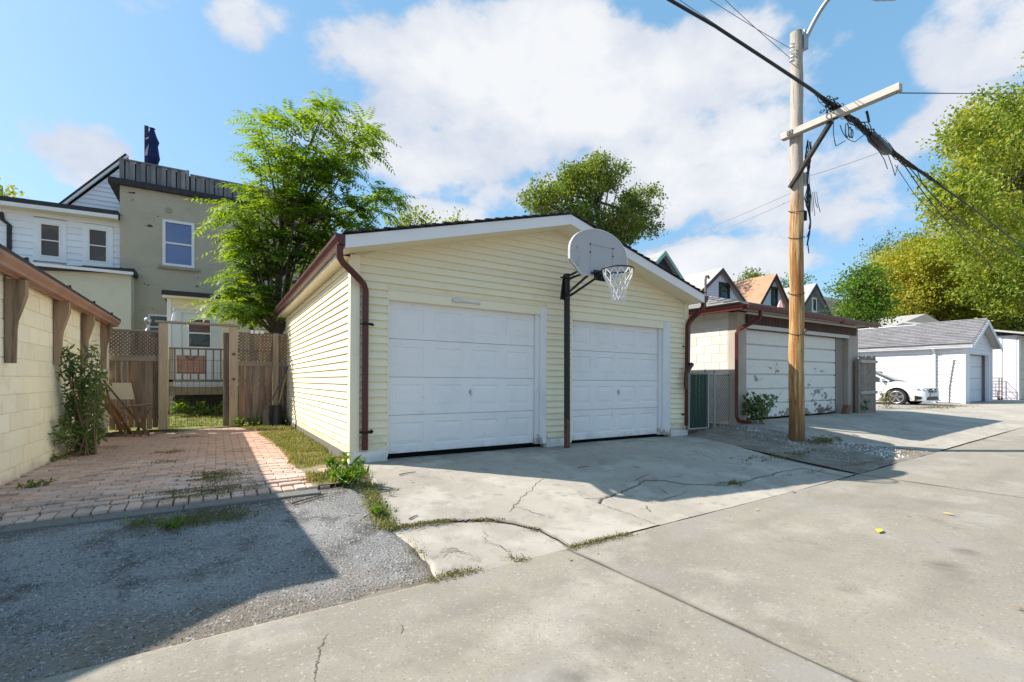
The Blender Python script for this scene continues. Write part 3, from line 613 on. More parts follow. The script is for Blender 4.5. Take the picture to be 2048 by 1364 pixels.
# ------------------------------------------------------------------ tufts
def blades(name, mat, pts, h, w, label, cat='grass', lean_=.5, n=1):
    """pts: (p,q,scale); every point gets a spray of bent blades"""
    Vs = []; Fs = []; k = 0
    for p, q, s in pts:
        z = G(p, q)+.006
        for _ in range(n):
            a = rng.uniform(0, 6.28); hh = h*s*rng.uniform(.5, 1.2); l = lean_*hh*rng.uniform(.3, 1.3); dx, dy = math.cos(a), math.sin(a); ww = w*rng.uniform(.6, 1.3)*(.6+.4*s)
            bx, by = p+rng.normal(0, .012*n**.5), q+rng.normal(0, .012*n**.5)
            Vs += [(bx-dy*ww, by+dx*ww, z), (bx+dy*ww, by-dx*ww, z), (bx+dx*l*.4-dy*ww*.8, by+dy*l*.4+dx*ww*.8, z+hh*.65), (bx+dx*l*.4+dy*ww*.8, by+dy*l*.4-dx*ww*.8, z+hh*.65), (bx+dx*l, by+dy*l, z+hh*rng.uniform(.6, 1))]
            Fs += [(k, k+1, k+3), (k, k+3, k+2), (k+2, k+3, k+4)]; k += 5
    return tag(npmesh(name, mat, np.array(Vs), np.array(Fs)), label, cat, kind='stuff')
pts = []
while len(pts) < 3000:
    q = rng.uniform(5.35, 12.5); lo = np.interp(q, [5, 6.5, 8, 10, 12.4], [1.0, .95, 1.0, .9, .6]); p = rng.uniform(lo-.12, 1.47)
    if noise2(p, q, 3.4, 51) > -.35: pts.append((p, q, rng.uniform(.5, 1.2)))
blades('grass_tufts', M['grass_mix'], pts, .06, .0045, 'dry yellow green grass growing along the foot of the cream garage side', n=9)
pts = [(rng.uniform(-2.5, 3.5), rng.uniform(12.75, 16), rng.uniform(.6, 1.2)) for _ in range(2600)]
blades('lawn_grass', M['grass_mix'], pts, .07, .006, 'sunlit mown grass seen through the open gate', n=5)
def along(px, n, spread):
    pl = poly_y(px); L = [0]
    for a, b in zip(pl[:-1], pl[1:]): L.append(L[-1]+(b-a).length)
    out = []
    for t in rng.uniform(0, L[-1], n):
        i = max(0, int(np.searchsorted(L, t))-1); f = (t-L[i])/(L[i+1]-L[i]); c = pl[i].lerp(pl[i+1], f); out.append((c.x+rng.normal(0, spread), c.y+rng.normal(0, spread*.6), rng.uniform(.4, 1.1)))
    return out
def patch(x, y, n, sp, sq): c = at_g(x, y); return [(c.x+rng.normal(0, sp), c.y+rng.normal(0, sq), rng.uniform(.4, 1.1)) for _ in range(n)]
mp = along([(780,1058),(860,1047),(905,1043)], 230, .028) + along([(940,1041),(1000,1042)], 50, .018) + along([(1142,1096),(1255,1070)], 170, .014) + along([(862,1162),(900,1152),(950,1142)], 110, .03) + along([(1022,1117),(1050,1122)], 25, .02) + along([(1050,1055),(1075,1062)], 14, .012) + along([(1560,955),(1760,920),(1850,893),(1960,870)], 240, .03) + along([(1430,968),(1470,967)], 24, .02) + along([(845,1130),(838,1105),(820,1085)], 20, .015)
blades('crack_moss', M['moss'], mp, .014, .004, 'olive moss and low weeds growing in the concrete cracks', 'moss', .9, 7)
# moss mat over the paving edge and small weeds in the gravel
mp = patch(425, 955, 500, .16, .22) + patch(400, 985, 350, .26, .10) + patch(360, 1045, 260, .22, .10) + patch(440, 1035, 240, .18, .10) + patch(160, 1010, 60, .4, .3) + patch(340, 905, 60, .12, .1) + patch(330, 925, 40, .1, .08) + patch(370, 875, 60, .15, .12)
blades('moss_mat', M['moss'], mp, .014, .004, 'brown green moss spreading over the brick paving edge', 'moss', .9, 8)
mp = along([(742,985),(752,1010),(760,1040),(775,1058)], 200, .05) + patch(735, 975, 50, .07, .06)
blades('edge_grass', M['grass_mix'], mp, .05, .004, 'dry grass at the seam between gravel and concrete', 'grass', .8, 7)
# ------------------------------------------------------------------ double garage (local frame: x along the front, y back, z up)
GR = thing('garage', 'cream vinyl sided double garage with maroon downspouts and two white doors', 'garage', (1.463, 6.2, .324), (0, .0068, 0))
W, DEP = 6.66, 6.8
def zroof(x): return 2.825+.2665*(x+.18) if x < 3.29 else 2.825+.2665*(3.47) - (x-3.29)*(.9248/3.39)
def zsoff(x): return zroof(x)-.165
def board(mbd, x0a, x1a, x0b, x1b, z0, z1, y=0):
    """one lap board on the front: lower edge x0a..x1a, upper edge x0b..x1b"""
    pr = [(y+.004, z0), (y-.032, z0), (y-.0335, z0+.006), (y-.024, z0+.35*(z1-z0)), (y-.003, z1), (y+.004, z1)]
    n = len(pr); vs = []
    for sx in (0, 1):
        for (yy, zz) in pr:
            t = (zz-z0)/(z1-z0); x = (x0a+(x0b-x0a)*t) if sx == 0 else (x1a+(x1b-x1a)*t); vs.append((x, yy, zz))
    mbd.add(vs, [tuple(range(n))[::-1], tuple(range(n, 2*n))] + [(i, (i+1) % n, n+(i+1) % n, n+i) for i in range(n)])
    return mbd
H = .1016
zz = .145; gap_x = [(.09, .452), (3.10, 3.60), (6.158, 6.57)]
gap_x_mid = [(.09, .452), (3.10, 6.57)]
while zz < 3.75:
    z1 = zz+H
    if zz < 2.14: spans = gap_x
    elif zz < 2.27: spans = [(.09, .452), (3.10, 3.62), (6.158, 6.57)]
    elif zz < 2.29: spans = [(.09, .452), (3.10, 6.57)]
    else: spans = [(.09, 6.57)]
    for a, b in spans:
        def lim(z, a=a, b=b):
            if z <= zsoff(0): return a, b
            xl = (z+.165-2.825)/.2665-.18; xr = 3.29+(zroof(3.29)-.165-z)/(.9248/3.39)
            return max(a, xl), min(b, xr)
        zt = min(z1, zsoff(3.29)-.004)
        if zt-zz < .02: continue
        (a0, b0), (a1, b1) = lim(zz), lim(zt)
        if b0-a0 < .05: continue
        if b1 < a1: a1 = b1 = (a1+b1)/2
        board(MB(), a0, b0, a1, b1, zz, zt).build('siding_board', M['siding'], GR, local=True)
    zz = z1
# left side courses, facing -x
zz = .11
k = 0
while zz < 2.62:
    z1 = min(zz+H, 2.66); b = MB(); pr = [(.004, zz), (-.022, zz), (-.023, zz+.004), (-.016, zz+.35*H), (-.003, z1), (.004, z1)]; n = len(pr)
    vs = [(x, y, z) for y in (.085, DEP) for x, z in pr]
    b.add(vs, [tuple(range(n)), tuple(range(n, 2*n))[::-1]] + [(i, n+i, n+(i+1) % n, (i+1) % n) for i in range(n)])
    b.build('siding_board', M['siding'], GR, local=True); zz = z1
# structure behind the siding
b = MB()
b.box(.006, .005, -.25, .13, DEP, 2.67); b.box(W-.13, .005, -.25, W-.005, DEP, 2.67); b.box(.13, DEP-.13, -.25, W-.13, DEP, 2.67)
b.box(.13, .006, .0, .46, .12, 2.67); b.box(3.09, .006, .0, 3.61, .12, 2.67); b.box(6.15, .006, .0, W-.13, .12, 2.67)
b.box(.46, .006, 2.285, 3.09, .12, 2.67); b.box(3.61, .006, 2.265, 6.15, .12, 2.67)
b.prism([(.02, .006, 2.67), (W-.02, .006, 2.67), (W-.02, .006, zsoff(W-.02)), (3.29, .006, zsoff(3.29)), (.02, .006, zsoff(.02))], (0, .12, 0))
b.build('wall_core', M['cream_trim'], GR, local=True)
MB().box(-.03, -.02, -.3, .05, DEP+.02, .10).build('foundation', M['edging'], GR, local=True)
MB().cbox(-.034, -.042, .0, .088, .004, 2.69, .004).box(-.034, .004, .0, .004, .083, 2.69).build('corner_post', M['cream_trim'], GR, local=True)
MB().cbox(W-.09, -.042, .14, W+.02, .02, 2.68, .004).build('corner_post', M['cream_trim'], GR, local=True)
for (a, c, yy, h) in ((.015, .455, -.045, .145), (3.10, 3.60, -.03, .13), (6.16, 6.68, -.035, .12)):
    MB().prism([(a, yy, -.06), (c, yy, -.045), (c, yy, h), (a, yy, h)], (0, .07, 0)).build('plinth_board', M['white_paint'], GR, local=True)
# roof: two pitched slabs, fascias, soffits
def slab(x0, x1, y0, y1, t0, t1): return [(x0, y0, zroof(x0)+t0), (x1, y0, zroof(x1)+t0), (x1, y0, zroof(x1)+t1), (x0, y0, zroof(x0)+t1)]
for x0, x1 in ((-.2, 3.289), (3.291, 6.70)):
    MB().prism(slab(x0, x1, -.40, 0, -.01, .0), (0, DEP+.6, 0)).build('roof_deck', M['shingle_black'], GR, local=True)
    s = 1 if x0 < 1 else -1
    for r in range(23):            # shingle courses: their torn edge shows along the rake
        xa = (x0+.16*r) if s > 0 else (x1-.16*r); xb = xa+s*.2
        if s > 0: xb = min(xb, 3.33)
        else: xb = max(xb, 3.25)
        xa = min(max(xa, -.23), 6.73)
        if (xb-xa)*s < .03: continue
        yo = -.425+random.uniform(-.012, .012); lift = .014
        MB().prism([(xa, yo, zroof(xa)+.012+lift), (xb, yo, zroof(xb)+.003), (xb, yo, zroof(xb)+.012), (xa, yo, zroof(xa)+.026+lift)], (0, DEP+.6, 0)).build('shingle_course', M['shingle_black'], GR, local=True)
MB().prism([(-.18, -.395, zroof(-.18)-.165), (3.289, -.395, zroof(3.289)-.165), (3.289, -.395, zroof(3.289)), (-.18, -.395, zroof(-.18))], (0, .025, 0)).build('fascia', M['white_paint'], GR, local=True)
MB().prism([(3.291, -.395, zroof(3.291)-.165), (6.70, -.395, zroof(6.70)-.165), (6.70, -.395, zroof(6.70)), (3.291, -.395, zroof(3.291))], (0, .025, 0)).build('fascia', M['white_paint'], GR, local=True)
MB().prism([(-.17, -.369, zsoff(-.17)), (3.289, -.369, zsoff(3.289)), (3.289, -.369, zsoff(3.289)+.012), (-.17, -.369, zsoff(-.17)+.012)], (0, .38, 0)).build('soffit', M['cream_trim'], GR, local=True)
MB().prism([(3.291, -.369, zsoff(3.291)), (6.69, -.369, zsoff(6.69)), (6.69, -.369, zsoff(6.69)+.012), (3.291, -.369, zsoff(3.291)+.012)], (0, .38, 0)).build('soffit', M['cream_trim'], GR, local=True)
MB().box(-.18, .012, 2.655, .0, DEP+.2, 2.668).build('soffit', M['cream_trim'], GR, local=True)
MB().box(-.182, -.366, 2.66, -.165, DEP+.2, 2.815).build('fascia', M['white_paint'], GR, local=True)
MB().box(6.69, -.366, 2.66, 6.704, DEP+.2, 2.80).box(W, .012, 2.655, 6.69, DEP+.2, 2.668).build('fascia', M['white_paint'], GR, local=True)
def gutter(mb, x, s, y0, y1, z):   # ogee gutter hung on the eave; s = outward
    pr = [(0, .115), (0, 0), (.07, 0), (.075, .03), (.11, .075), (.11, .115), (.098, .115), (.098, .08), (.06, .012), (.01, .012), (.01, .115)]
    P = [(x+s*a, y0, z+b) for a, b in pr]; mb.prism(P, (0, y1-y0, 0)); mb.prism([(x, y0-.004, z), (x+s*.072, y0-.004, z), (x+s*.112, y0-.004, z+.075), (x+s*.112, y0-.004, z+.117), (x, y0-.004, z+.117)], (0, .004, 0)); return mb
gutter(MB(), -.184, -1, -.40, DEP+.25, 2.70).build('gutter', M['maroon'], GR, local=True)
gutter(MB(), 6.706, 1, -.40, DEP+.25, 2.68).build('gutter', M['maroon'], GR, local=True)
def spout(path, parent, name='downspout', mat='maroon', r=.052, local=True):
    return MB().tube(path, r, 4, rot=math.pi/4).build(name, M[mat], parent, local=local)
dsp = spout([(-.235, -.33, 2.70), (-.235, -.33, 2.60), (-.225, -.32, 2.55), (-.19, -.29, 2.51), (.06, -.12, 2.36), (.12, -.085, 2.31), (.15, -.07, 2.24), (.152, -.068, 1.2), (.155, -.068, .17)], GR)
for z in (1.80, .40):
    b = MB(); b.box(.06, -.028, z-.012, .25, -.019, z+.012); b.box(.095, -.13, z-.014, .21, -.122, z+.014)
    for x in (.062, .248): b.prism([(x-.03, -.03, z), (x, -.03, z-.03), (x+.03, -.03, z), (x, -.03, z+.03)], (0, .012, 0))
    b.build('downspout_strap', M['dark'], GR, local=True)
spout([(6.76, -.33, 2.68), (6.76, -.33, 2.60), (6.74, -.31, 2.55), (6.62, -.12, 2.33), (6.60, -.085, 2.22), (6.60, -.075, 1.2), (6.60, -.075, .2)], GR)
for z in (1.80, .42):
    MB().box(6.50, -.03, z-.014, 6.70, -.018, z+.014).build('downspout_strap', M['dark'], GR, local=True)

def panel_face(mb, x0, x1, z0, z1, y, panels, d=.0095, bev=.024):
    """front skin at y with sunken-edged raised panels"""
    xs_ = sorted({x0, x1} | {v for p in panels for v in p[:2]}); zs_ = sorted({z0, z1} | {v for p in panels for v in p[2:]})
    P = {(p[0], p[2]) for p in panels}
    for xa, xb in zip(xs_[:-1], xs_[1:]):
        for za, zb in zip(zs_[:-1], zs_[1:]):
            if (xa, za) in P:
                r = [[(xa, y, za), (xb, y, za), (xb, y, zb), (xa, y, zb)]]
                for o, yy in ((bev*.5, y+d), (bev, y+d), (bev*3, y+.001)):
                    r.append([(xa+o, yy, za+o), (xb-o, yy, za+o), (xb-o, yy, zb-o), (xa+o, yy, zb-o)])
                vs = [v for q in r for v in q]; fs = [(4*k+i, 4*k+(i+1) % 4, 4*k+4+(i+1) % 4, 4*k+4+i) for k in range(3) for i in range(4)] + [(12, 13, 14, 15)]
                mb.add(vs, fs)
            else: mb.add([(xa, y, za), (xb, y, za), (xb, y, zb), (xa, y, zb)], [(0, 1, 2, 3)])
def garage_door(x0, x1, z0, z1, fr, ftop):
    dr = MB().box(x0, .105, z0, x1, .13, z1).build('garage_door', M['white_paint'], GR, local=True)
    n = 4; h = (z1-z0)/n
    for k in range(n):
        a = z0+k*h+.002; c = z0+(k+1)*h-.004; mb = MB(); w = (x1-x0)/4
        pn = [(x0+w*i+.075, x0+w*(i+1)-.075, a+.10, c-.10) for i in range(4)]
        panel_face(mb, x0+.002, x1-.002, a, c, .06, pn)
        mb.add([(x0+.002, .06, a), (x1-.002, .06, a), (x1-.002, .104, a), (x0+.002, .104, a)], [(0, 3, 2, 1)]); mb.add([(x0+.002, .06, c), (x1-.002, .06, c), (x1-.002, .104, c-.006), (x0+.002, .104, c-.006)], [(0, 1, 2, 3)])
        mb.build('door_section', M['white_paint'], dr, local=True)
    cx = (x0+x1)/2 + .05; hz = z0+.40*(z1-z0)
    MB().lathe([(.022, 0), (.022, -.012)], (cx, .058, hz), 10, 'y').bar((cx, .04, hz+.045), (cx+.012, .04, hz-.055), .016, .012).build('door_handle', M['steel'], dr, local=True)
    # jambs, head, stop
    MB().cbox(fr[0], -.022, z0-.02, x0, .1, ftop, .004).build('door_jamb', M['cream_trim'], GR, local=True)
    MB().cbox(x1+.075, -.024, z0-.02, fr[1], .06, ftop, .004).build('door_jamb', M['worn_white'], GR, local=True)
    MB().box(x1, .02, z0-.02, x1+.075, .104, z1).build('door_stop', M['worn_white'], GR, local=True)
    MB().cbox(x0, -.02, z1-.012, x1+.075, .09, ftop, .004).build('door_head', M['cream_trim'], GR, local=True)
    MB().box(fr[0], -.03, ftop, fr[1], -.018, ftop+.012).build('head_trim', M['cream_trim'], GR, local=True)
garage_door(.473, 2.90, .075, 2.17, (.452, 3.10), 2.29)
garage_door(3.635, 5.864, .06, 2.14, (3.60, 6.158), 2.27)
MB().box(.46, .3, -.1, 6.15, .34, 2.2).build('dark_interior_sheet', M['dark'], GR, local=True)  # black sheet added behind the doors for the dark of the interior
MB().box(1.40, -.05, 2.215, 1.52, -.02, 2.26).bar((1.5, -.04, 2.235), (1.85, -.03, 2.225), .015, .015).build('door_latch', M['steel'], GR, local=True)

# ------------------------------------------------------------------ basketball hoop
bp = at_g(1134, 893)
BQ = 5.93; BP = at_q(1134, 893, BQ).x
HP = thing('basketball_hoop', 'basketball hoop on a black post with rounded grey backboard and white net', 'basketball hoop', (BP, BQ, G(BP, BQ)))
z0 = G(BP, BQ)-.1; zt = at_q(1134, 548, BQ).z
MB().tube([(BP, BQ, z0), (BP, BQ, zt)], .05, 14).build('post', M['black_metal'], HP, smooth=True)
MB().prism([(BP-.12, BQ+.02, zt-.42), (BP-.045, BQ+.02, zt-.42), (BP-.03, BQ+.02, zt-.02), (BP-.06, BQ+.02, zt-.02)], (0, .012, 0)).tube([(BP-.13, BQ, zt-.07), (BP+.09, BQ, zt-.07)], .014, 6).build('post_bracket', M['black_metal'], HP)
YB = 5.28; th = .035
cx = 4.90
for dx in (-.05, .05):
    for (za, zb) in ((zt-.05, zt+.06), (zt-.33, zt-.06)):
        MB().bar((BP+dx, BQ-.02, za-.02), (cx+dx*2.2, YB+.04, zb-.02), .022, .03).build('arm', M['black_metal'], HP)
# backboard outline
def fan_profile(cx, zb, zm, zt2, hw, n=20):
    P = [(cx-hw*.62, zb), (cx+hw*.62, zb), (cx+hw, zb+.20), (cx+hw, zm)]
    for k in range(1, n): a = math.pi*k/n; P.append((cx+hw*math.cos(a), zm+(zt2-zm)*math.sin(a)))
    P.append((cx-hw, zm)); P.append((cx-hw, zb+.20)); return P
prof = fan_profile(cx, 2.96, 3.30, 3.68, .585)
tilt = lambda x: YB
bd = MB().prism([(x, YB, z) for x, z in prof], (0, th, 0)).build('backboard', M['backboard'], HP)
inn = [(cx+(x-cx)*.975, 3.3+(z-3.3)*.97) for x, z in prof]
e = MB()
for i in range(len(prof)):
    a, b_, c, d = prof[i], prof[(i+1) % len(prof)], inn[(i+1) % len(prof)], inn[i]
    e.prism([(a[0], YB-.006, a[1]), (b_[0], YB-.006, b_[1]), (c[0], YB-.006, c[1]), (d[0], YB-.006, d[1])], (0, .005, 0))
e.build('board_rim', M['board_edge'], bd)
l = MB(); x0, x1, za, zb = cx-.19, cx+.27, 3.05, 3.43
l.box(x0, YB-.004, zb-.006, x1, YB-.001, zb+.004)
for x in (x0, x1-.008): l.box(x, YB-.004, za, x+.006, YB-.001, zb-.006)
l.build('target_square', M['board_line'], bd)
for x in (x0, x1):
    for z in (3.31, 3.43): MB().lathe([(.011, 0), (.011, -.012)], (x+.003, YB-.002, z), 8, 'y').build('bolt', M['dark'], bd)
d = MB()
for k, wdt in enumerate((.05, .075, .09, .06, .08)): d.box(cx-.47, YB-.003, 3.07+.02*k, cx-.47+wdt, YB-.001, 3.08+.02*k)
d.prism([(cx-.44, YB-.003, 3.18), (cx-.40, YB-.003, 3.18), (cx-.395, YB-.003, 3.25)], (0, .002, 0)); d.box(cx-.46, YB-.003, 3.28, cx-.39, YB-.001, 3.38)
d.build('worn_decal', mk('decal', (.30, .29, .29), .8, [((.47, .46, .47), 25, .42, .55, .9)]), bd)
RZ, RY, RX, RR = 3.0, YB-.15-.225, cx, .225
rm = MB().tube([(RX+RR*math.cos(2*math.pi*k/28), RY+RR*math.sin(2*math.pi*k/28), RZ) for k in range(29)], .011, 6, False)
rm.box(RX-.12, YB-.03, RZ-.10, RX+.12, YB-.005, RZ+.05); rm.bar((RX-.08, YB-.02, RZ), (RX-.13, RY+.17, RZ), .018, .02).bar((RX+.08, YB-.02, RZ), (RX+.13, RY+.17, RZ), .018, .02).box(RX-.2, YB-.045, RZ-.02, RX+.2, YB-.03, RZ+.012).bar((RX, YB-.02, RZ-.1), (RX, RY+.24, RZ-.01), .1, .02)
rm.build('rim', M['black_metal'], HP)
nt_ = MB(); lv = [(.222, 0), (.20, -.09), (.155, -.19), (.115, -.29), (.10, -.38), (.105, -.45)]
for k in range(12):
    for s in (1, -1):
        pts_ = []
        for i, (r, h) in enumerate(lv):
            a = 2*math.pi*(k+ s*(.5 if i % 2 else 0))/12 + .05*math.sin(k*3+i); pts_.append((RX+r*math.cos(a)+.012*i*.4, RY+r*math.sin(a), RZ+h-.01*(k % 3 == 0)*i/3))
        nt_.tube(pts_, .0065 if (k+s) % 3 else .0085, 4)
nt_.build('net', M['net'], HP)

# ------------------------------------------------------------------ painted block garage on the left
XW = -1.9
LG = thing('block_garage', 'painted cinder block garage with brown gutter and curved wooden brackets', 'garage', (XW, 8, .27))
Y0, Y1 = 5.38, 12.58
b = MB(); b.box(XW-5.8, Y0+.004, .1, XW-.004, Y1, 2.62)
b.prism([(XW-5.8, Y0+.004, 2.62), (XW-.012, Y0+.004, 2.62), (XW-2.9, Y0+.004, 3.85)], (0, Y1-Y0-.004, 0)); b.build('wall_core', M['mortar_cream'], LG)
full = MB().cbox(-.05, -.1955, -.0965, .004, .1955, .0965, .004).mesh('block', M['block_cream']); half = MB().cbox(-.05, -.0955, -.0965, .004, .0955, .0965, .004).mesh('half_block', M['block_cream'])
r = 0; z = .24
while z < 2.5:
    y = Y0+.005 + (0 if r % 2 else 0)
    if r % 2: piece('block', half, LG, (XW, y+.1, z+.1)); y += .2
    while y < Y1-.15:
        piece('block', full, LG, (XW+random.uniform(-.002, .002), y+.2, z+.1), (0, 0, random.uniform(-.004, .004))); y += .4
    z += .2; r += 1
MB().box(-1.88, Y0-.06, 2.50, -1.78, Y1+.05, 2.518).build('soffit', M['brown_fascia'], LG)
sl = .45
for x0, x1 in ((-1.70, -4.8), (-8.0, -4.8)):
    zz_ = lambda x: 2.60+sl*(abs(x+4.8) and (3.18-abs(x+4.8)))
    MB().prism([(x0, Y0-.08, zz_(x0)-.02), (x1, Y0-.08, zz_(x1)-.02), (x1, Y0-.08, zz_(x1)+.03), (x0, Y0-.08, zz_(x0)+.03)], (0, Y1-Y0+.14, 0)).build('roof', M['shingle_black'], LG)
gutter(MB(), -1.775, 1, Y0-.1, 12.35, 2.485).build('gutter', M['brown_fascia'], LG)
MB().box(-1.795, Y0-.1, 2.47, -1.78, 12.3, 2.61).build('fascia', M['brown_fascia'], LG)
for y in (7.08, 8.82, 10.35, 11.9):
    pf = [(.012, 1.58), (.078, 1.58), (.085, 1.94), (.095, 2.04), (.145, 2.22), (.168, 2.31), (.17, 2.47), (.012, 2.47)]
    MB().prism([(XW+x, y-.085, z+(.0 if y < 8 else .03)) for x, z in pf], (0, .105, 0)).build('wooden_bracket', M['bracket_wood'], LG)
    MB().prism([(XW+.11, y-.06, 2.60), (XW+.19, y-.06, 2.60), (XW+.18, y-.06, 2.72), (XW+.13, y-.06, 2.70)], (0, .04, 0)).prism([(XW+.10, y+.015, 2.60), (XW+.19, y+.015, 2.60), (XW+.16, y+.015, 2.69)], (0, .05, 0)).build('rafter_end', M['dark_wood'], LG)
MB().prism([(-1.72, 9.6, 2.605), (-1.72, 11.6, 2.60), (-2.0, 11.6, 2.74), (-2.0, 9.6, 2.745)], (0, 0, .03)).build('roof_flashing', M['galv'], LG)

# ------------------------------------------------------------------ wooden fence with gate posts
FQ = 12.7
FN = thing('wooden_fence', 'weathered board fence with lattice tops either side of an open gateway', 'fence', (-.9, FQ, .31))
def lattice(mb, p0, p1, z0, z1, y):
    s = .075; w = .032
    for dirn in (1, -1):
        c = -(z1-z0)
        while c < p1-p0:
            # slat along x = p0 + c + t, z = t (or mirrored)
            t0 = max(0, -c); t1 = min(z1-z0, p1-p0-c)
            if t1-t0 > .02:
                a = (p0+c+t0, z0+t0); b_ = (p0+c+t1, z0+t1)
                if dirn < 0: a = (p0+p1-a[0], a[1]); b_ = (p0+p1-b_[0], b_[1])
                mb.bar((a[0], y+(0 if dirn > 0 else .009), a[1]), (b_[0], y+(0 if dirn > 0 else .009), b_[1]), .008, w, (0, 1, 0) if False else (-(b_[1]-a[1]), 0, b_[0]-a[0]))
            c += s
def fence_bay(p0, p1, zb, zt, nb, zr):
    w = (p1-p0)/nb
    for k in range(nb):
        a = p0+w*k; j = random.uniform(-.004, .004)
        MB().cbox(a+.004, FQ-.012+j, zb+random.uniform(-.02, .03), a+w-.004, FQ+.010+j, zr+.02, .003).build('fence_board', M['fence_wood'], FN)
    MB().cbox(p0, FQ-.035, zr, p1, FQ-.013, zr+.13, .004).build('fence_rail', M['fence_rail'], FN)
    MB().cbox(p0, FQ-.03, zt-.035, p1, FQ+.03, zt, .004).build('cap_rail', M['fence_rail'], FN)
    MB().cbox(p0, FQ+.012, zb+.2, p1, FQ+.05, zb+.29, .004).build('fence_rail', M['fence_rail'], FN)
    lt = MB(); lattice(lt, p0, p1, zr+.13, zt-.035, FQ-.008); lt.build('lattice', M['fence_wood'], FN)
fence_bay(-1.90, -1.08, .36, 2.47, 8, 1.80)
fence_bay(.42, 1.14, .40, 2.52, 5, 1.72)
fence_bay(1.27, 1.46, .40, 2.52, 2, 1.72)
for a, c, zt in ((-1.07, -.915, 2.64), (.24, .41, 2.62), (1.145, 1.265, 2.53)):
    MB().cbox(a, FQ-.09, .2, c, FQ+.05, zt, .008).build('fence_post', M['post_wood'], FN)
MB().cbox(.12, FQ+.02, .33, .235, FQ+.14, 2.50, .006).build('gate_board', M['fence_wood'], FN)
MB().cbox(-1.13, FQ-.11, 2.645, .45, FQ+.07, 2.69, .005).build('gateway_beam', M['fence_rail'], FN)
for z in (1.42, 2.0):
    MB().lathe([(.035, 0), (.03, -.025), (.012, -.04)], (.33, FQ-.09, z), 10, 'y').build('gate_hook', M['tool_grey'], FN)
for k, (p, s) in enumerate(((.70, .05), (.80, .075), (.91, .06))):
    tag(MB().cbox(p-s*.6, FQ-.08, 2.50, p+s*.6, FQ-.036, 2.58, .005).build('solar_light', M['bowl']), 'small white box light hung on the fence cap, ' + ('leftmost', 'middle', 'rightmost')[k] + ' of three', 'light', 'white boxes on the fence')
# wire gate in the gateway
WG = thing('wire_gate', 'thin black wire gate standing in the gateway between the posts', 'gate', (-.4, FQ+.1, .32))
g = MB(); g.tube([(-.9, FQ+.1, .36), (-.9, FQ+.1, 1.85), (.12, FQ+.1, 1.85), (.12, FQ+.1, .36), (-.9, FQ+.1, .36)], .008, 5)
for k in range(1, 9): g.tube([(-.9+.113*k, FQ+.1, .36), (-.9+.113*k, FQ+.1, 1.85)], .003, 4)
for k in range(1, 5): g.tube([(-.9, FQ+.1, .36+.3*k), (.12, FQ+.1, .36+.3*k)], .003, 4)
g.build('wire_frame', M['dark'], WG)
# lamps on the fence top
L1 = thing('garden_lamp', 'round silver globe lamp on a short stem above the left fence', 'lamp', (-1.26, FQ, 2.47))
MB().lathe([(.05, 0), (.03, .03), (.018, .06), (.018, .12), (.03, .14)], (-1.26, FQ, 2.47), 12).build('stem', M['steel'], L1, smooth=True)
MB().ball((-1.26, FQ, 2.68), .07, 8).build('globe', M['rim'], L1, smooth=True)
L2 = thing('gate_lantern', 'white lantern standing on the left end of the gateway beam', 'lantern', (-.80, FQ, 2.69))
MB().lathe([(.05, 0), (.055, .02), (.045, .10), (.03, .17), (.012, .2)], (-.80, FQ, 2.69), 12).build('body', M['board_edge'], L2, smooth=True)
MB().tube([(-.83, FQ, 2.87), (-.84, FQ, 2.93), (-.80, FQ, 2.97), (-.76, FQ, 2.93), (-.77, FQ, 2.87)], .008, 6).build('handle', M['steel'], L2)

# ------------------------------------------------------------------ chair, slats and tools by the fence
def W3(x, y, q): return at_q(x, y, q)
CHQ = 11.75
a = at_g(255, 852); CB = Vector((-1.35, 11.6, G(-1.35, 11.6)))
FC = thing('folding_chair', 'wooden folding chair with cream canvas back in front of the fence', 'chair', CB)
zc = CB.z
def lp(x, y, q=11.6): return at_q(x, y, q)
for dq, nm in ((-.22, 'leg'), (.24, 'leg')):
    q = 11.65+dq
    MB().bar(lp(206, 760, q)+Vector((0, 0, 0)), Vector((lp(298, 845, q).x, q, G(-1, q)+.01)), .028, .045, (0, 1, 0)).build('leg', M['chair_wood'], FC)
MB().bar(lp(262, 800, 11.4), (lp(285, 858, 11.4).x-.02, 11.4, zc), .028, .04, (0, 1, 0)).build('leg', M['chair_wood'], FC)
MB().bar(lp(301, 815, 11.4), (lp(268, 858, 11.4).x, 11.4, zc), .028, .04, (0, 1, 0)).build('leg', M['chair_wood'], FC)
MB().bar(lp(301, 815, 11.9), (lp(268, 858, 11.9).x, 11.9, zc), .028, .04, (0, 1, 0)).build('leg', M['chair_wood'], FC)
tl, tr_, br_, bl = lp(212, 766, 11.55), lp(262, 766, 11.62), lp(271, 799, 11.72), lp(221, 799, 11.66)
MB().bar(lp(209, 760, 11.57), lp(228, 838, 11.72), .03, .04, (0, 1, 0)).bar(lp(263, 762, 11.64), lp(280, 822, 11.74), .03, .04, (0, 1, 0)).build('back_post', M['chair_wood'], FC)
MB().prism([tl, tr_, br_, bl], (0, -.018, .004)).build('back_canvas', M['fabric_cream'], FC)
c0, c1 = lp(240, 816, 11.35), lp(303, 812, 11.35)
for yy in (11.35, 11.85): MB().bar((c0.x, yy, c0.z), (c1.x, yy, c1.z+.02), .03, .045, (0, 0, 1)).build('seat_rail', M['chair_wood'], FC)
MB().prism([(c0.x+.04, 11.37, c0.z+.012), (c1.x-.03, 11.37, c1.z+.02), (c1.x-.03, 11.83, c1.z+.02), (c0.x+.04, 11.83, c0.z+.012)], (0, 0, .012)).build('seat_canvas', M['fabric_cream'], FC)
SL = thing('folded_chair', 'brown wooden slatted frame leaning folded against the leafy bush', 'folded chair', (-1.4, 11.1, G(-1.4, 11.1)))
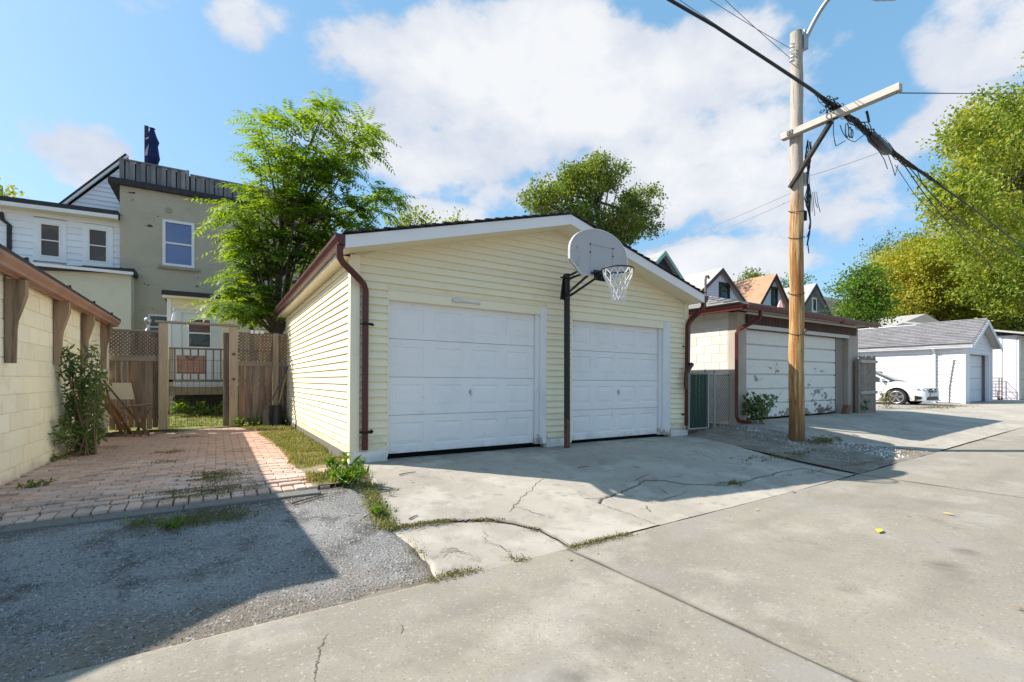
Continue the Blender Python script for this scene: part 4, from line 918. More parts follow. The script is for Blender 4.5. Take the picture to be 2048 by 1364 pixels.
for k, (x0, y0, x1, y1) in enumerate(((203, 782, 245, 870), (212, 790, 262, 868), (208, 808, 250, 862))):
    a = lp(x0, y0, 11.0+.12*k); e_ = at_g(x1, y1); e_.z = G(e_.x, e_.y)+.01
    MB().bar(a, e_, .05, .03, (0, 1, .3)).build('slat', M['slat_wood'], SL)
for t in (.2, .45, .7):
    a = lp(203, 782, 11.0).lerp(at_g(245, 870), t); c = lp(212, 790, 11.12).lerp(at_g(262, 868), t)
    MB().bar(a-Vector((.03, 0, -.015)), c+Vector((.05, 0, .015)), .035, .018, (0, 0, 1)).build('cross_slat', M['slat_wood'], SL)
SP = thing('spade', 'long grey handled spade leaning on the right fence panel', 'spade', (1.0, 12.3, .33))
h0, h1 = at_q(579, 728, 12.5), at_q(540, 808, 12.2)
hb = Vector((at_g(520, 838).x, 12.05, G(1, 12.0)))
MB().tube([h0, h1, h1+Vector((-.10, -.05, -.10))], .018, 8).build('handle', M['tool_grey'], SP, smooth=True)
q_ = h1+Vector((-.10, -.05, -.10)); MB().prism([q_+Vector((-.05, 0, 0)), q_+Vector((.05, 0, -.02)), hb+Vector((.07, .03, .06)), hb+Vector((0, .02, .0)), hb+Vector((-.06, .02, .05))], (0, .015, .004)).build('blade', M['tool_grey'], SP)
SS = thing('snow_shovel', 'black bladed shovel with pale wooden handle in the fence corner', 'shovel', (1.2, 12.35, .33))
a = at_q(573, 748, 12.55); c = at_q(558, 806, 12.4); MB().tube([a, c], .018, 8).build('handle', M['handle_wood'], SS, smooth=True)
k_ = MB(); n = 9
for i in range(n):
    t0, t1 = i/n, (i+1)/n; f = lambda t: (.19*math.cos(math.pi*t), -.10*math.sin(math.pi*t))
    (xa, ya), (xb, yb) = f(t0), f(t1); B = Vector((at_q(553, 822, 12.3).x, 12.3, 0))
    k_.prism([(B.x+xa*.8, B.y+ya, .34), (B.x+xb*.8, B.y+yb, .34), (B.x+xb*.7, B.y+yb+.05, c.z-.04), (B.x+xa*.7, B.y+ya+.05, c.z-.04)], (0, .008, 0))
k_.build('blade', M['plastic_black'], SS)
CN = tag(MB().lathe([(.04, 0), (.042, .09), (.036, .1)], (at_g(570, 845).x, at_g(570, 845).y, .31), 12).build('paint_tin', M['steel'], smooth=True), 'small grey tin on the ground beside the black shovel blade', 'tin')

# ------------------------------------------------------------------ deck, railing, mat and porch behind the gate
DQ = 15.0
DK = thing('deck', 'raised wooden deck with balusters before the white porch door', 'deck', (-.6, DQ, .3))
zr = at_q(400, 697, DQ).z; zd = at_q(400, 773, DQ).z; xl, xr = at_q(338, 700, DQ).x, at_q(560, 700, DQ).x
MB().cbox(xl, DQ-.05, zr-.03, xr, DQ+.07, zr+.01, .004).build('top_rail', M['deck_wood'], DK)
MB().cbox(xl, DQ-.02, zd+.12, xr, DQ+.03, zd+.19, .004).build('bottom_rail', M['deck_wood'], DK)
MB().cbox(xl, DQ-.06, zd-.22, xr, DQ-.02, zd, .004).build('rim_joist', M['deck_wood'], DK)
MB().box(xl, DQ-.015, zd-.03, xr, DQ+2.5, zd-.003).build('deck_floor', M['deck_wood'], DK)
x = xl+.12
bm_ = MB().cbox(-.018, -.018, 0, .018, .018, zr-zd-.22, .003).mesh('baluster', M['deck_wood'])
while x < xr: piece('baluster', bm_, DK, (x, DQ+.0, zd+.19)); x += .17
for x in (xl+.04, xr-.3): MB().cbox(x-.045, DQ-.02, .25, x+.045, DQ+.06, zr+.0, .004).build('deck_post', M['post_wood'], DK)
MB().box(xl+.1, DQ+.35, .25, xr, DQ+.38, zd-.04).build('skirt', M['dark_wood'], DK)
m0, m1 = at_q(353, 710, DQ-.08), at_q(410, 748, DQ-.08)
DM = thing('door_mat', 'faded red patterned mat hung over the deck railing', 'mat', ((m0.x+m1.x)/2, DQ-.09, m1.z))
MB().cbox(m0.x, DQ-.10, m1.z, m1.x, DQ-.085, m0.z, .003).build('mat_field', M['mat_red'], DM)
t = MB(); wv = .035
t.box(m0.x+.03, DQ-.104, m1.z+.03, m1.x-.03, DQ-.1005, m1.z+.045); t.box(m0.x+.03, DQ-.104, m1.z+.03, m0.x+.045, DQ-.1005, m0.z-.03); t.box(m1.x-.045, DQ-.104, m1.z+.03, m1.x-.03, DQ-.1005, m0.z-.03)
cxm = (m0.x+m1.x)/2
for k in range(7):
    a0, a1 = math.pi+math.pi*k/7, math.pi+math.pi*(k+1)/7
    t.prism([(cxm+.13*math.cos(a0), DQ-.104, m0.z-.02+.12*math.sin(a0)), (cxm+.13*math.cos(a1), DQ-.104, m0.z-.02+.12*math.sin(a1)), (cxm+.06*math.cos(a1), DQ-.104, m0.z-.02+.06*math.sin(a1)), (cxm+.06*math.cos(a0), DQ-.104, m0.z-.02+.06*math.sin(a0))], (0, .0035, 0))
t.build('mat_pattern', M['mat_border'], DM)

# ------------------------------------------------------------------ olive brick house with porch and roof deck
HQ = 20.0
HX0, HX1, HZ = -2.72, 3.8, 7.87
BH = thing('brick_house', 'olive painted brick house with white sash window and flat roof', 'house', (.5, HQ, .3))
def ht(x, y): return at_q(x, y, HQ)
w0, w1 = ht(325, 438), ht(389, 537)
b = MB()
b.box(HX0, HQ, .0, HX1, HQ+9, .02)
zf = HZ; v0, v1 = w1.z, w0.z; g0, g1 = ht(296, 628), ht(341, 680)
for (xa, xb, za, zb) in ((HX0, w0.x, v0, v1), (w1.x, HX1, v0, v1), (HX0, HX1, v1, zf), (HX0, g0.x, 0, v0), (g1.x, HX1, 0, v0), (g0.x, g1.x, g0.z, v0), (g0.x, g1.x, 0, g1.z)):
    b.box(xa, HQ, za, xb, HQ+.25, zb)
b.box(HX0, HQ+.25, 0, HX0+.25, HQ+9, zf); b.box(HX1-.25, HQ+.25, 0, HX1, HQ+9, zf)
b.build('wall', M['brick_paint'], BH)
def sash(parent, x0, x1, z0, z1, y, mat, glass, fw=.07, mid=True, name='window', gl2=None):
    f = MB(); f.box(x0, y-.03, z0, x0+fw, y+.06, z1).box(x1-fw, y-.03, z0, x1, y+.06, z1).box(x0+fw, y-.03, z1-fw, x1-fw, y+.06, z1).box(x0+fw, y-.03, z0, x1-fw, y+.06, z0+fw)
    zm = (z0+z1)/2
    if mid: f.box(x0+fw, y-.01, zm-fw*.35, x1-fw, y+.05, zm+fw*.35)
    o = f.build(name, mat, parent)
    MB().box(x0+fw*.9, y+.03, z0+fw*.9, x1-fw*.9, y+.038, zm).build('pane', gl2 or glass, o)
    MB().box(x0+fw*.9, y+.022, zm+.001, x1-fw*.9, y+.03, z1-fw*.9).build('pane', glass, o); return o
sash(BH, w0.x, w1.x, v0, v1, HQ+.0, M['white_paint'], M['glass_sky'], .085)
MB().box(w0.x+.04, HQ+.2, v0, w1.x-.04, HQ+.24, v1).box(g0.x, HQ+.2, g1.z, g1.x, HQ+.24, g0.z).build('dark_window_backing', M['dark'], BH)  # near-black sheets put behind the panes in place of dark rooms
MB().box(w0.x-.12, HQ-.09, v0-.11, w1.x+.13, HQ+.1, v0-.01).build('window_sill', M['stone'], BH)
sash(BH, g0.x, g1.x, g1.z, g0.z, HQ, M['white_paint'], M['glass_dark'], .06)
e0 = ht(217, 372)
MB().box(e0.x, HQ-.14, HZ-.02, HX1+.1, HQ+9, HZ+.17).build('roof_edge', M['dark_trim'], BH)
MB().lathe([(.09, 0), (.10, -.015), (.06, -.03)], (ht(337, 421).x, HQ, ht(337, 421).z), 14, 'y').build('vent_cover', M['stone'], BH)
RF = thing('rooftop_fence', 'grey board privacy fence along the flat roof of the brick house', 'fence', (0, HQ+.3, HZ+.17))
x = ht(238, 320).x; zt_ = ht(240, 316).z; n = 0; split = ht(376, 345).x
rb = MB().cbox(0, 0, 0, .125, .022, zt_-HZ-.17, .003).mesh('fence_board', M['roof_wood']); rb2 = MB().cbox(0, 0, 0, .125, .022, zt_-HZ-.25, .003).mesh('fence_board', M['roof_wood'])
while x < HX1-.1:
    if abs(x+.07-split) > .09: piece('fence_board', rb if x < split else rb2, RF, (x, HQ+.05+(.05 if n % 2 else 0), HZ+.172), (0, random.uniform(-.006, .006), 0))
    x += .125 if n % 2 else .155; n += 1
MB().box(ht(238, 320).x-.02, HQ+.035, zt_-.012, split-.06, HQ+.14, zt_+.03).build('cap_rail', M['roof_wood'], RF)
MB().box(split+.06, HQ+.035, zt_-.10, HX1, HQ+.14, zt_-.06).build('cap_rail', M['roof_wood'], RF)
MB().box(split-.05, HQ+.03, HZ+.172, split+.03, HQ+.13, zt_+.05).build('fence_post', M['roof_wood'], RF)
MB().box(ht(238, 320).x, HQ+.13, HZ+.172, split, HQ+.14, zt_-.03).box(split, HQ+.13, HZ+.172, HX1, HQ+.14, zt_-.11).build('dark_back_panel', M['dark_wood'], RF)  # dark panel added behind the boards so their gaps look shaded
UQ = HQ+1.2
u0, u1, u2 = at_q(303, 258, UQ), at_q(303, 330, UQ), at_q(293, 252, UQ)
UM = thing('folded_parasol', 'closed dark blue parasol beside a post on the flat roof', 'parasol', (u1.x, UQ, HZ+.17))
MB().lathe([(.10, HZ+.2), (.16, u1.z), (.23, u1.z+.25), (.17, u1.z+.7), (.21, u1.z+.85), (.13, u0.z-.25), (.06, u0.z), (.10, u0.z+.02), (.02, u0.z+.05)], (u1.x+.02, UQ, 0), 9).build('canopy', M['blue_fabric'], UM)
MB().cbox(u2.x-.06, UQ-.05, HZ+.17, u2.x+.06, UQ+.05, u2.z, .01).build('post', M['siding_dark'], UM)
# porch
PQ = 16.6
def pt(x, y): return at_q(x, y, PQ)
PO = thing('porch', 'cream sided back porch with white door and brown flat roof', 'porch', (-.5, PQ, .3))
px0, px1 = pt(335, 600).x, 3.0; pz = pt(400, 597).z
d0, d1 = pt(351, 617), pt(443, 720); zfl = zd
def porch_boards():
    za = zfl-.3
    while za < pz-.02:
        zb = min(za+.115, pz)
        spans = [(px0+.09, px1)] if za > d0.z-.03 else [(d1.x, px1)]
        for a, c in spans:
            bb = MB(); board(bb, a, c, a, c, za, zb, PQ); bb.build('siding_board', M['siding'], PO)
        za = zb
porch_boards()
b = MB(); b.box(px0, PQ+.005, .2, px0+.1, HQ, pz); b.box(d1.x, PQ+.006, .2, px1, PQ+.1, pz); b.box(px0+.1, PQ+.006, d0.z, d1.x, PQ+.1, pz); b.build('wall_core', M['cream_trim'], PO)
MB().cbox(px0-.01, PQ-.03, .4, px0+.09, PQ+.05, pz, .004).build('corner_post', M['white_paint'], PO)
dx0, dx1 = pt(363, 640).x, pt(436, 640).x
MB().box(px0+.1, PQ+.0, zfl-.3, dx0, PQ+.08, d0.z).box(dx1, PQ, zfl-.3, d1.x, PQ+.08, d0.z).box(dx0, PQ, d0.z-.1, dx1, PQ+.08, d0.z).build('door_casing', M['vinyl_white'], PO)
dw0, dw1 = pt(378, 638), pt(420, 694)
dr = MB(); dr.box(dx0, PQ+.03, zfl-.3, dw0.x, PQ+.08, d0.z-.1).box(dw1.x, PQ+.03, zfl-.3, dx1, PQ+.08, d0.z-.1).box(dw0.x, PQ+.03, dw0.z, dw1.x, PQ+.08, d0.z-.1).box(dw0.x, PQ+.03, zfl-.3, dw1.x, PQ+.08, dw1.z)
dr = dr.build('door', M['vinyl_white'], PO)
zm = (dw0.z+dw1.z)/2
MB().box(dw0.x, PQ+.05, zm+.02, dw1.x, PQ+.06, dw0.z).build('upper_pane', M['glass_red'], dr)
MB().box(dw0.x, PQ+.055, dw1.z, dw1.x, PQ+.065, zm-.02).build('lower_pane', M['glass_dark'], dr)
MB().box(dw0.x-.02, PQ+.01, zm-.02, dw1.x+.02, PQ+.066, zm+.02).box(dw0.x-.03, PQ+.012, dw0.z, dw1.x+.03, PQ+.03, dw0.z+.03).box(dw0.x-.03, PQ+.012, dw1.z, dw0.x, PQ+.03, dw0.z).box(dw1.x, PQ+.012, dw1.z, dw1.x+.03, PQ+.03, dw0.z).build('window_frame', M['white_paint'], dr)
MB().prism([(px0-.12, PQ-.25, pz+.0), (px1, PQ-.25, pz), (px1, PQ-.25, pz+.13), (px0-.12, PQ-.25, pz+.13)], (0, HQ-PQ+.25-.002, 0)).build('roof', M['dark_trim'], PO)
MB().box(px0-.1, PQ-.22, pz-.07, px1, PQ+.0, pz-.001).build('soffit', M['cream_trim'], PO)
wl = pt(479, 631)
WL = MB(); WL.box(wl.x-.05, PQ-.10, wl.z-.12, wl.x+.05, PQ-.02, wl.z+.06); WL.prism([(wl.x-.07, PQ-.12, wl.z+.06), (wl.x+.07, PQ-.12, wl.z+.06), (wl.x, PQ-.12, wl.z+.13)], (0, .1, 0)); WL.build('wall_lantern', M['dark_wood'], PO)
dk0 = pt(518, 640).x
MB().box(pt(500, 600).x, PQ-.05, zfl-.3, pt(507, 600).x, PQ-.02, pz-.07).build('downpipe', M['dark_trim'], PO)
sash(PO, dk0, px1-.6, zfl-.1, pt(500, 617).z, PQ-.03, M['white_paint'], M['glass_dark'], .05, False, 'window')
# beige one-storey part and white clapboard neighbour
AQ = 19.25
BE = thing('beige_addition', 'plain beige one storey addition with flat roof beside the brick house', 'addition', (-3.6, AQ, .3))
a1 = at_q(262, 548, AQ); a0 = at_q(110, 560, AQ)
MB().box(-8, AQ, .1, a1.x, HQ+.2, a1.z).build('wall', M['beige_wall'], BE)
MB().prism([(-8, AQ-.15, a0.z+.02), (a1.x+.1, AQ-.15, a1.z+.003), (a1.x+.1, AQ-.15, a1.z+.16), (-8, AQ-.15, a0.z+.18)], (0, HQ-AQ+.14, 0)).build('roof', M['dark_trim'], BE)
MB().box(-8, AQ-.17, a1.z-.05, a1.x+.08, AQ-.152, a1.z+.04).build('fascia', M['white_paint'], BE)
NB = thing('clapboard_house', 'white clapboard house with two dark sash windows and flat black roof', 'house', (-5, HQ+.1, .3))
NQ = HQ+.12
def nt3(x, y): return at_q(x, y, NQ)
n0 = nt3(240, 437); n1 = nt3(0, 412); zt_ = n0.z-.12
WN = [(nt3(78, 444), nt3(122, 517)), (nt3(175, 455), nt3(216, 527))]
MB().box(-10.6, NQ+.09, .1, HX0-.005, NQ+8, zt_+.02).build('wall_core', M['vinyl_blue'], NB)
za = 3.0
while za < zt_-.05:
    zb = min(za+.205, zt_); cuts = sorted([(a.x-.13, c.x+.13) for a, c in WN if c.z-.13 < (za+zb)/2 < a.z+.13]); x = -10.5
    for lo, hi in cuts + [(HX0-.01, 0)]:
        if lo-x > .05:
            bb = MB(); board(bb, x, lo, x, lo, za, zb, NQ+.045); bb.build('siding_board', M['vinyl_blue'], NB)
        x = hi
    za = zb
for a, c in WN:
    MB().box(a.x-.13, NQ, c.z-.13, a.x, NQ+.06, a.z+.13).box(c.x, NQ, c.z-.13, c.x+.13, NQ+.06, a.z+.13).box(a.x, NQ, a.z, c.x, NQ+.06, a.z+.13).box(a.x, NQ, c.z-.13, c.x, NQ+.06, c.z).build('window_casing', M['vinyl_blue'], NB)
    sash(NB, a.x, c.x, c.z, a.z, NQ+.02, M['white_paint'], M['glass_dark'], .05)
MB().prism([(-10.6, NQ-.35, zt_-.08), (HX0-.01, NQ-.35, zt_+.12), (HX0-.01, NQ-.35, zt_+.27), (-10.6, NQ-.35, zt_+.07)], (0, 8.4, 0)).build('roof', M['dark_trim'], NB)
MB().prism([(-10.6, NQ-.37, zt_-.20), (HX0-.01, NQ-.37, zt_+.0), (HX0-.01, NQ-.37, zt_+.12), (-10.6, NQ-.37, zt_-.08)], (0, .02, 0)).build('fascia', M['white_paint'], NB)
MB().prism([(-10.6, NQ-.35, zt_-.20), (HX0-.01, NQ-.35, zt_+.0), (HX0-.01, NQ-.35, zt_+.01), (-10.6, NQ-.35, zt_-.19)], (0, .4, 0)).build('soffit', M['cream_trim'], NB)
spout([nt3(2, 425), nt3(6, 440), nt3(19, 450), nt3(19, 495), nt3(14, 520), (nt3(14, 520).x, NQ-.05, .5)], NB, 'downpipe', 'dark_trim', .07, False)
# gable of the house behind the white one
KQ = 22.6
g0_, g1_, g2_ = at_q(128, 420, KQ), at_q(240, 335, KQ), at_q(240, 440, KQ)
KG = thing('gabled_house', 'blue grey sided gable rising behind the white clapboard house', 'house', (-3.6, KQ, .3))
za = g0_.z-.3; s_ = (g1_.z-g0_.z)/(g1_.x-g0_.x)
xr_ = HX0-.02
MB().prism([(g0_.x-.3, KQ+.06, g0_.z-.3), (xr_, KQ+.06, g0_.z-.3), (xr_, KQ+.06, g0_.z+s_*(xr_-g0_.x))], (0, 5, 0)).build('wall_core', M['vinyl_blue'], KG)
while za < g1_.z-.1:
    zb = za+.17; xa = g0_.x+max(0, (za-g0_.z)/s_); xb = g0_.x+max(0, (zb-g0_.z)/s_); bb = MB(); board(bb, xa, xr_, min(xb, xr_-.01), xr_, za, zb, KQ+.05); bb.build('siding_board', M['vinyl_blue'], KG); za = zb
dv = Vector((1, 0, s_)).normalized(); nv = Vector((-s_, 0, 1)).normalized()*.16
p0 = Vector((g0_.x-.5, KQ-.12, g0_.z-.5*s_)); p1 = Vector((xr_, KQ-.12, g0_.z+s_*(xr_-g0_.x)))
MB().prism([p0+nv*.45, p1+nv*.45, p1+nv*.85, p0+nv*.85], (0, .1, 0)).build('bargeboard', M['white_paint'], KG)
MB().prism([p0+nv*.85, p1+nv*.85, p1+nv*1.3, p0+nv*1.3], (0, 5.2, 0)).build('roof', M['shingle_black'], KG)
# ------------------------------------------------------------------ chain link gate between the two garages
GQ = 6.1
gx0, gx1, gx2 = at_q(1377, 750, GQ).x, at_q(1416, 750, GQ).x, at_q(1437, 750, GQ).x
CG = thing('chain_link_gate', 'chain link gate with dark green slats beside the double garage', 'gate', ((gx0+gx1)/2, GQ, G(gx0, GQ)))
gt, gb = at_q(1395, 747, GQ).z, at_q(1395, 857, GQ).z
MB().tube([(gx0, GQ, gb), (gx0, GQ, gt), (gx1, GQ, gt), (gx1, GQ, gb), (gx0, GQ, gb)], .022, 8).build('gate_frame', M['galv'], CG, smooth=True)
def mesh_net(mb, x0, x1, z0, z1, y, s=.075, r=.003):
    for dirn in (1, -1):
        c = -(z1-z0)
        while c < x1-x0:
            t0, t1 = max(0, -c), min(z1-z0, x1-x0-c)
            if t1-t0 > .02:
                a = x0+c+t0; b = x0+c+t1
                if dirn < 0: a, b = x0+x1-a, x0+x1-b
                mb.tube([(a, y, z0+t0), (b, y, z0+t1)], r, 3, False)
            c += s
g = MB(); mesh_net(g, gx0, gx1, gb, gt, GQ); g.build('wire_mesh', M['chainlink'], CG)
sl_ = MB().box(-.026, 0, gb+.02, .026, .006, gt-.02).mesh('privacy_slat', M['green_slat'])
x = gx0+.05
while x < gx1-.03: piece('privacy_slat', sl_, CG, (x, GQ+.006, 0), (0, random.uniform(-.01, .01), 0)); x += .058
CP = thing('chain_link_fence', 'short run of chain link fence between the gate and the block garage', 'fence', (gx2, GQ+.1, G(gx2, GQ)))
for xx in (gx1+.06, gx2):
    MB().tube([(xx, GQ+.1, .2), (xx, GQ+.1, gt+.03)], .026, 8).ball((xx, GQ+.1, gt+.06), .034, 6).build('post', M['galv'], CP, smooth=True)
g = MB(); mesh_net(g, gx1+.06, 9.66, gb+.1, gt-.02, GQ+.1); g.build('wire_mesh', M['chainlink'], CP)
MB().tube([(gx1+.06, GQ+.1, gt-.02), (9.66, GQ+.1, gt-.02)], .018, 6).build('top_rail', M['galv'], CP)
sp0 = at_q(1372, 766, GQ-.05); sp1 = at_q(1373, 745, GQ-.05); sp2 = at_q(1384, 728, GQ-.05)
tag(MB().tube([sp0+Vector((0, 0, -.12)), sp0, sp1, sp2], .045, 10).build('pipe_end', M['maroon'], smooth=True), 'stub of dark red pipe angled up behind the gate post', 'pipe')

# ------------------------------------------------------------------ block garage with peeling door
PQ2 = 6.0
QG = thing('concrete_block_garage', 'concrete block garage with red gutters and one wide peeling white door', 'garage', (12.5, PQ2, .46))
bx0, bx1 = 9.62, 15.44; ez = 2.92
d0, d1 = at_q(1493, 655, PQ2), at_q(1681, 827, PQ2); dz1 = at_q(1493, 656, PQ2).z; dz0 = .51
pw = at_q(1697, 700, PQ2).x
b = MB(); b.box(bx0+.002, PQ2+.22, .0, bx0+.2, PQ2+6.3, ez); b.box(bx1-.2, PQ2+.01, 0, bx1-.01, PQ2+6.3, ez); b.box(bx0+.2, PQ2+6.1, 0, bx1-.2, PQ2+6.3, ez)
b.box(d0.x, PQ2+.03, dz1, bx1-.2, PQ2+.2, ez); b.build('wall_core', M['mortar_grey'], QG)
MB().cbox(bx0, PQ2, .0, d0.x, PQ2+.23, ez-.02, .008).build('pilaster', M['pilaster'], QG)
MB().cbox(pw, PQ2, .0, bx1, PQ2+.23, ez-.02, .008).build('pilaster', M['pilaster'], QG)
MB().box(d1.x, PQ2+.12, .1, pw, PQ2+.2, dz1).build('side_panel', mk('putty_panel', (.25,.215,.18), .8), QG)
full = MB().cbox(-.05, -.196, -.097, .004, .196, .097, .003).mesh('block', M['block_grey'])
full2 = bpy.data.objects
z = .2; r = 0
while z < ez-.05:
    y = PQ2+.235 + (.2 if r % 2 else 0)
    if r % 2: piece('block', full, QG, (bx0, PQ2+.235+.1, z+.1), (0, math.pi, 0), (1, .5, 1))
    while y < PQ2+3.6:
        piece('block', full, QG, (bx0, y+.2, z+.1), (0, math.pi, 0)); y += .4
    z += .2; r += 1
n = 6; hh = (dz1-dz0)/n
GD = MB().box(d0.x, PQ2+.17, dz0, d1.x, PQ2+.2, dz1).build('garage_door', M['peeling_paint'], QG)
for k in range(n): MB().cbox(d0.x+.01, PQ2+.125, dz0+hh*k+.012, d1.x-.01, PQ2+.168, dz0+hh*(k+1)-.012, .012).build('door_board', M['peeling_paint'], GD)
MB().box(d0.x-.03, PQ2-.02, dz1, pw, PQ2+.1, dz1+.09).build('door_head', M['block_grey'], QG)
x = d0.x-.05
while x < pw+.35:
    MB().cbox(x, PQ2-.06, dz1+.09, min(x+.135, pw+.36), PQ2-.022, dz1+.30, .006).build('header_slat', M['brown_slat'], QG); x += .14
MB().box(d0.x-.05, PQ2-.05, dz1+.301, pw+.36, PQ2+.0, ez-.01).build('fascia', M['block_grey'], QG)
# hip roof
ox = .28; rx0, rx1, ry0, ry1 = bx0-ox, bx1+ox, PQ2-.31, PQ2+6.6; sl2 = .31
pk = (rx1-rx0)/2; rz = ez+.06
A_, B_, C_, D_ = (rx0, ry0, rz), (rx1, ry0, rz), (rx1, ry1, rz), (rx0, ry1, rz); k1 = ((rx0+rx1)/2, ry0+pk, rz+pk*sl2); k2 = ((rx0+rx1)/2, ry1-pk, rz+pk*sl2)
b = MB(); b.add([A_, B_, C_, D_, k1, k2], [(0, 1, 4), (1, 2, 5, 4), (2, 3, 5), (3, 0, 4, 5), (0, 3, 2, 1)]); b.build('roof_deck', M['shingle_mid'], QG)
def shingles(parent, mat, org, ux, uy, length, width, trim=None, tab=(.31, .14), limit=300, kind='stuff'):
    """shingle tabs on a roof plane: org + ux*s (along the eave) + uy*t (up the slope)"""
    org, ux, uy = Vector(org), Vector(ux).normalized(), Vector(uy).normalized(); nn = ux.cross(uy).normalized()
    if nn.z < 0: nn = -nn
    mb = MB(); cnt = 0; t = 0; r = 0; items = []
    while t < width:
        s = -(tab[0]/2 if r % 2 else 0)
        while s < length:
            a, c = max(s+.004, 0), min(s+tab[0]-.004, length)
            if c-a > .05 and (trim is None or trim((a+c)/2, t, (c-a)/2)):
                items.append((a, c, t+random.uniform(-.006, .006)))
            s += tab[0]
        t += tab[1]; r += 1
    M_ = Matrix((ux, uy, nn)).transposed()
    me = MB().prism([(-.5, -.0, .022), (.5, 0, .022), (.5, 1.25, .002), (-.5, 1.25, .002)], (0, 0, -.012)).mesh('shingle', mat)
    for i, (a, c, t) in enumerate(items):
        p = org + ux*((a+c)/2)+uy*t + nn*.004
        if i < limit:
            o = piece('shingle', me, parent, p, M_.to_euler(), ((c-a), tab[1], 1))
        else:
            q = [p-ux*(c-a)/2+nn*.014, p+ux*(c-a)/2+nn*.014, p+ux*(c-a)/2+uy*tab[1]*1.25+nn*.002, p-ux*(c-a)/2+uy*tab[1]*1.25+nn*.002]; mb.prism(q, -nn*.012)
    if mb.v: o = mb.build('shingle_field', mat, parent); o['kind'] = 'stuff'
Ls = ry1-ry0; sw = math.hypot(pk, pk*sl2)
shingles(QG, M['shingle_mid'], A_, (0, 1, 0), (1, 0, sl2), Ls*.8, sw*.97, lambda s, t, h: s-h > t*pk/sw, (.9, .15), 150)
shingles(QG, M['shingle_mid'], A_, (1, 0, 0), (0, 1, sl2), rx1-rx0, sw*.97, lambda s, t, h: t*pk/sw < s-h and s+h < rx1-rx0-t*pk/sw, (.6, .15), 150)
def gut_y(mb, y, x0, x1, z):
    pr = [(0, .115), (0, 0), (.07, 0), (.11, .075), (.11, .115), (.098, .115), (.098, .08), (.06, .012), (.01, .012), (.01, .115)]
    return mb.prism([(x0, y-a, z+b_) for a, b_ in pr], (x1-x0, 0, 0))
M['red_gutter'] = mk('red_gutter', (.11,.024,.018), .45, [((.16,.05,.035), 5, .55, .7, .5), ((.09,.02,.016), 2, .52, .7, .5)])
gut_y(MB(), ry0, rx0, rx0+4.25, rz-.09).build('gutter', M['red_gutter'], QG); gut_y(MB(), ry0, rx0+4.26, rx1, rz-.115).build('gutter', M['red_gutter'], QG)
gutter(MB(), rx0, -1, ry0, ry1, rz-.10).build('gutter', M['red_gutter'], QG)
MB().box(rx0+.01, ry0+.01, rz-.05, bx0+.01, ry1, rz-.012).box(bx0+.01, ry0+.01, rz-.05, rx1, PQ2+.0, rz-.012).build('soffit', M['block_grey'], QG)
dx = at_q(1468, 700, PQ2).x
spout([(dx+.38, ry0-.06, rz-.1), (dx+.38, ry0-.06, rz-.2), (dx+.38, ry0, rz-.28), (dx+.06, PQ2-.08, rz-.48), (dx-.02, PQ2-.07, rz-.57), (dx-.02, PQ2-.07, .62), (dx+.02, PQ2-.09, .52), (dx+.28, PQ2-.2, .475)], QG, 'downspout', 'red_gutter', .048, False)
vp = at_q(1409, 592, 9); VPp = [at_q(1411, 600, 9), at_q(1411, 560, 9), at_q(1412, 553, 9), at_q(1416, 552, 9), at_q(1418, 557, 9)]
MB().tube(VPp, .035, 8).build('vent_pipe', M['tool_grey'], QG, smooth=True)
# rubbish by the right jamb
jb = at_q(1690, 826, PQ2-.12)
RB = thing('brick_stack', 'two loose red bricks stacked against the right jamb', 'bricks', (jb.x, jb.y, G(jb.x, jb.y)))
for k in range(3): MB().cbox(jb.x-.14+.05*k, jb.y-.08, .475+.085*k, jb.x+.12+.03*k, jb.y+.04, .556+.085*k, .006).build('brick', M['brick_red'], RB)

# ------------------------------------------------------------------ grey picket panel
FQ2 = 5.87
f0, f1 = at_q(1718, 720, FQ2).x, at_q(1752, 720, FQ2).x
PF = thing('picket_fence', 'weathered grey picket fence panel between garage and white car', 'fence', ((f0+f1)/2, FQ2, .46))
zt_ = at_q(1735, 712, FQ2).z; n = 11; w = (f1-f0)/n
for k in range(n):
    a = f0+w*k; t = zt_+random.uniform(-.05, .03); MB().prism([(a+.01, FQ2, .44), (a+w-.01, FQ2, .44), (a+w-.01, FQ2, t-.09), (a+w/2, FQ2, t), (a+.01, FQ2, t-.09)], (0, .022, 0)).build('picket', M['grey_wood'] if False else M['fence_rail'], PF)
for z in (1.0, 1.88): MB().cbox(f0, FQ2-.045, z, f1, FQ2-.003, z+.09, .004).build('rail', M['grey_wood'], PF)
MB().cbox(f0-.10, FQ2-.03, .4, f0-.01, FQ2+.06, zt_-.1, .005).build('post', M['fence_rail'], PF)

# ------------------------------------------------------------------ white clad garage further along
wq = 6.6
WX0 = 27.2; fr0 = at_q(1937, 700, wq).x; fr1 = at_q(1984, 700, wq+.0).x
WG3 = thing('white_garage', 'white clapboard single garage with grey shingle roof beside the car', 'garage', (28.6, wq, .37))
ez3 = at_p(1925, 690, WX0).z+.05; WX1 = fr1
b = MB().box(WX0+.01, wq+.02, .1, WX0+.15, wq+8, ez3).box(WX1-.15, wq+.02, .1, WX1, wq+8, ez3).box(WX0+.15, wq+7.8, .1, WX1-.15, wq+8, ez3)
wc = (WX0+WX1)/2; pz3 = at_q(1967, 640, wq-.3).z
dxa, dxb = at_q(1941, 750, wq).x, at_q(1969, 750, wq).x
dzt = at_q(1945, 708, wq).z
b.box(WX0+.15, wq+.02, .1, dxa, wq+.15, ez3); b.box(dxb+.75, wq+.02, .1, WX1-.15, wq+.15, ez3); b.box(dxa, wq+.02, dzt, dxb+.75, wq+.15, ez3)
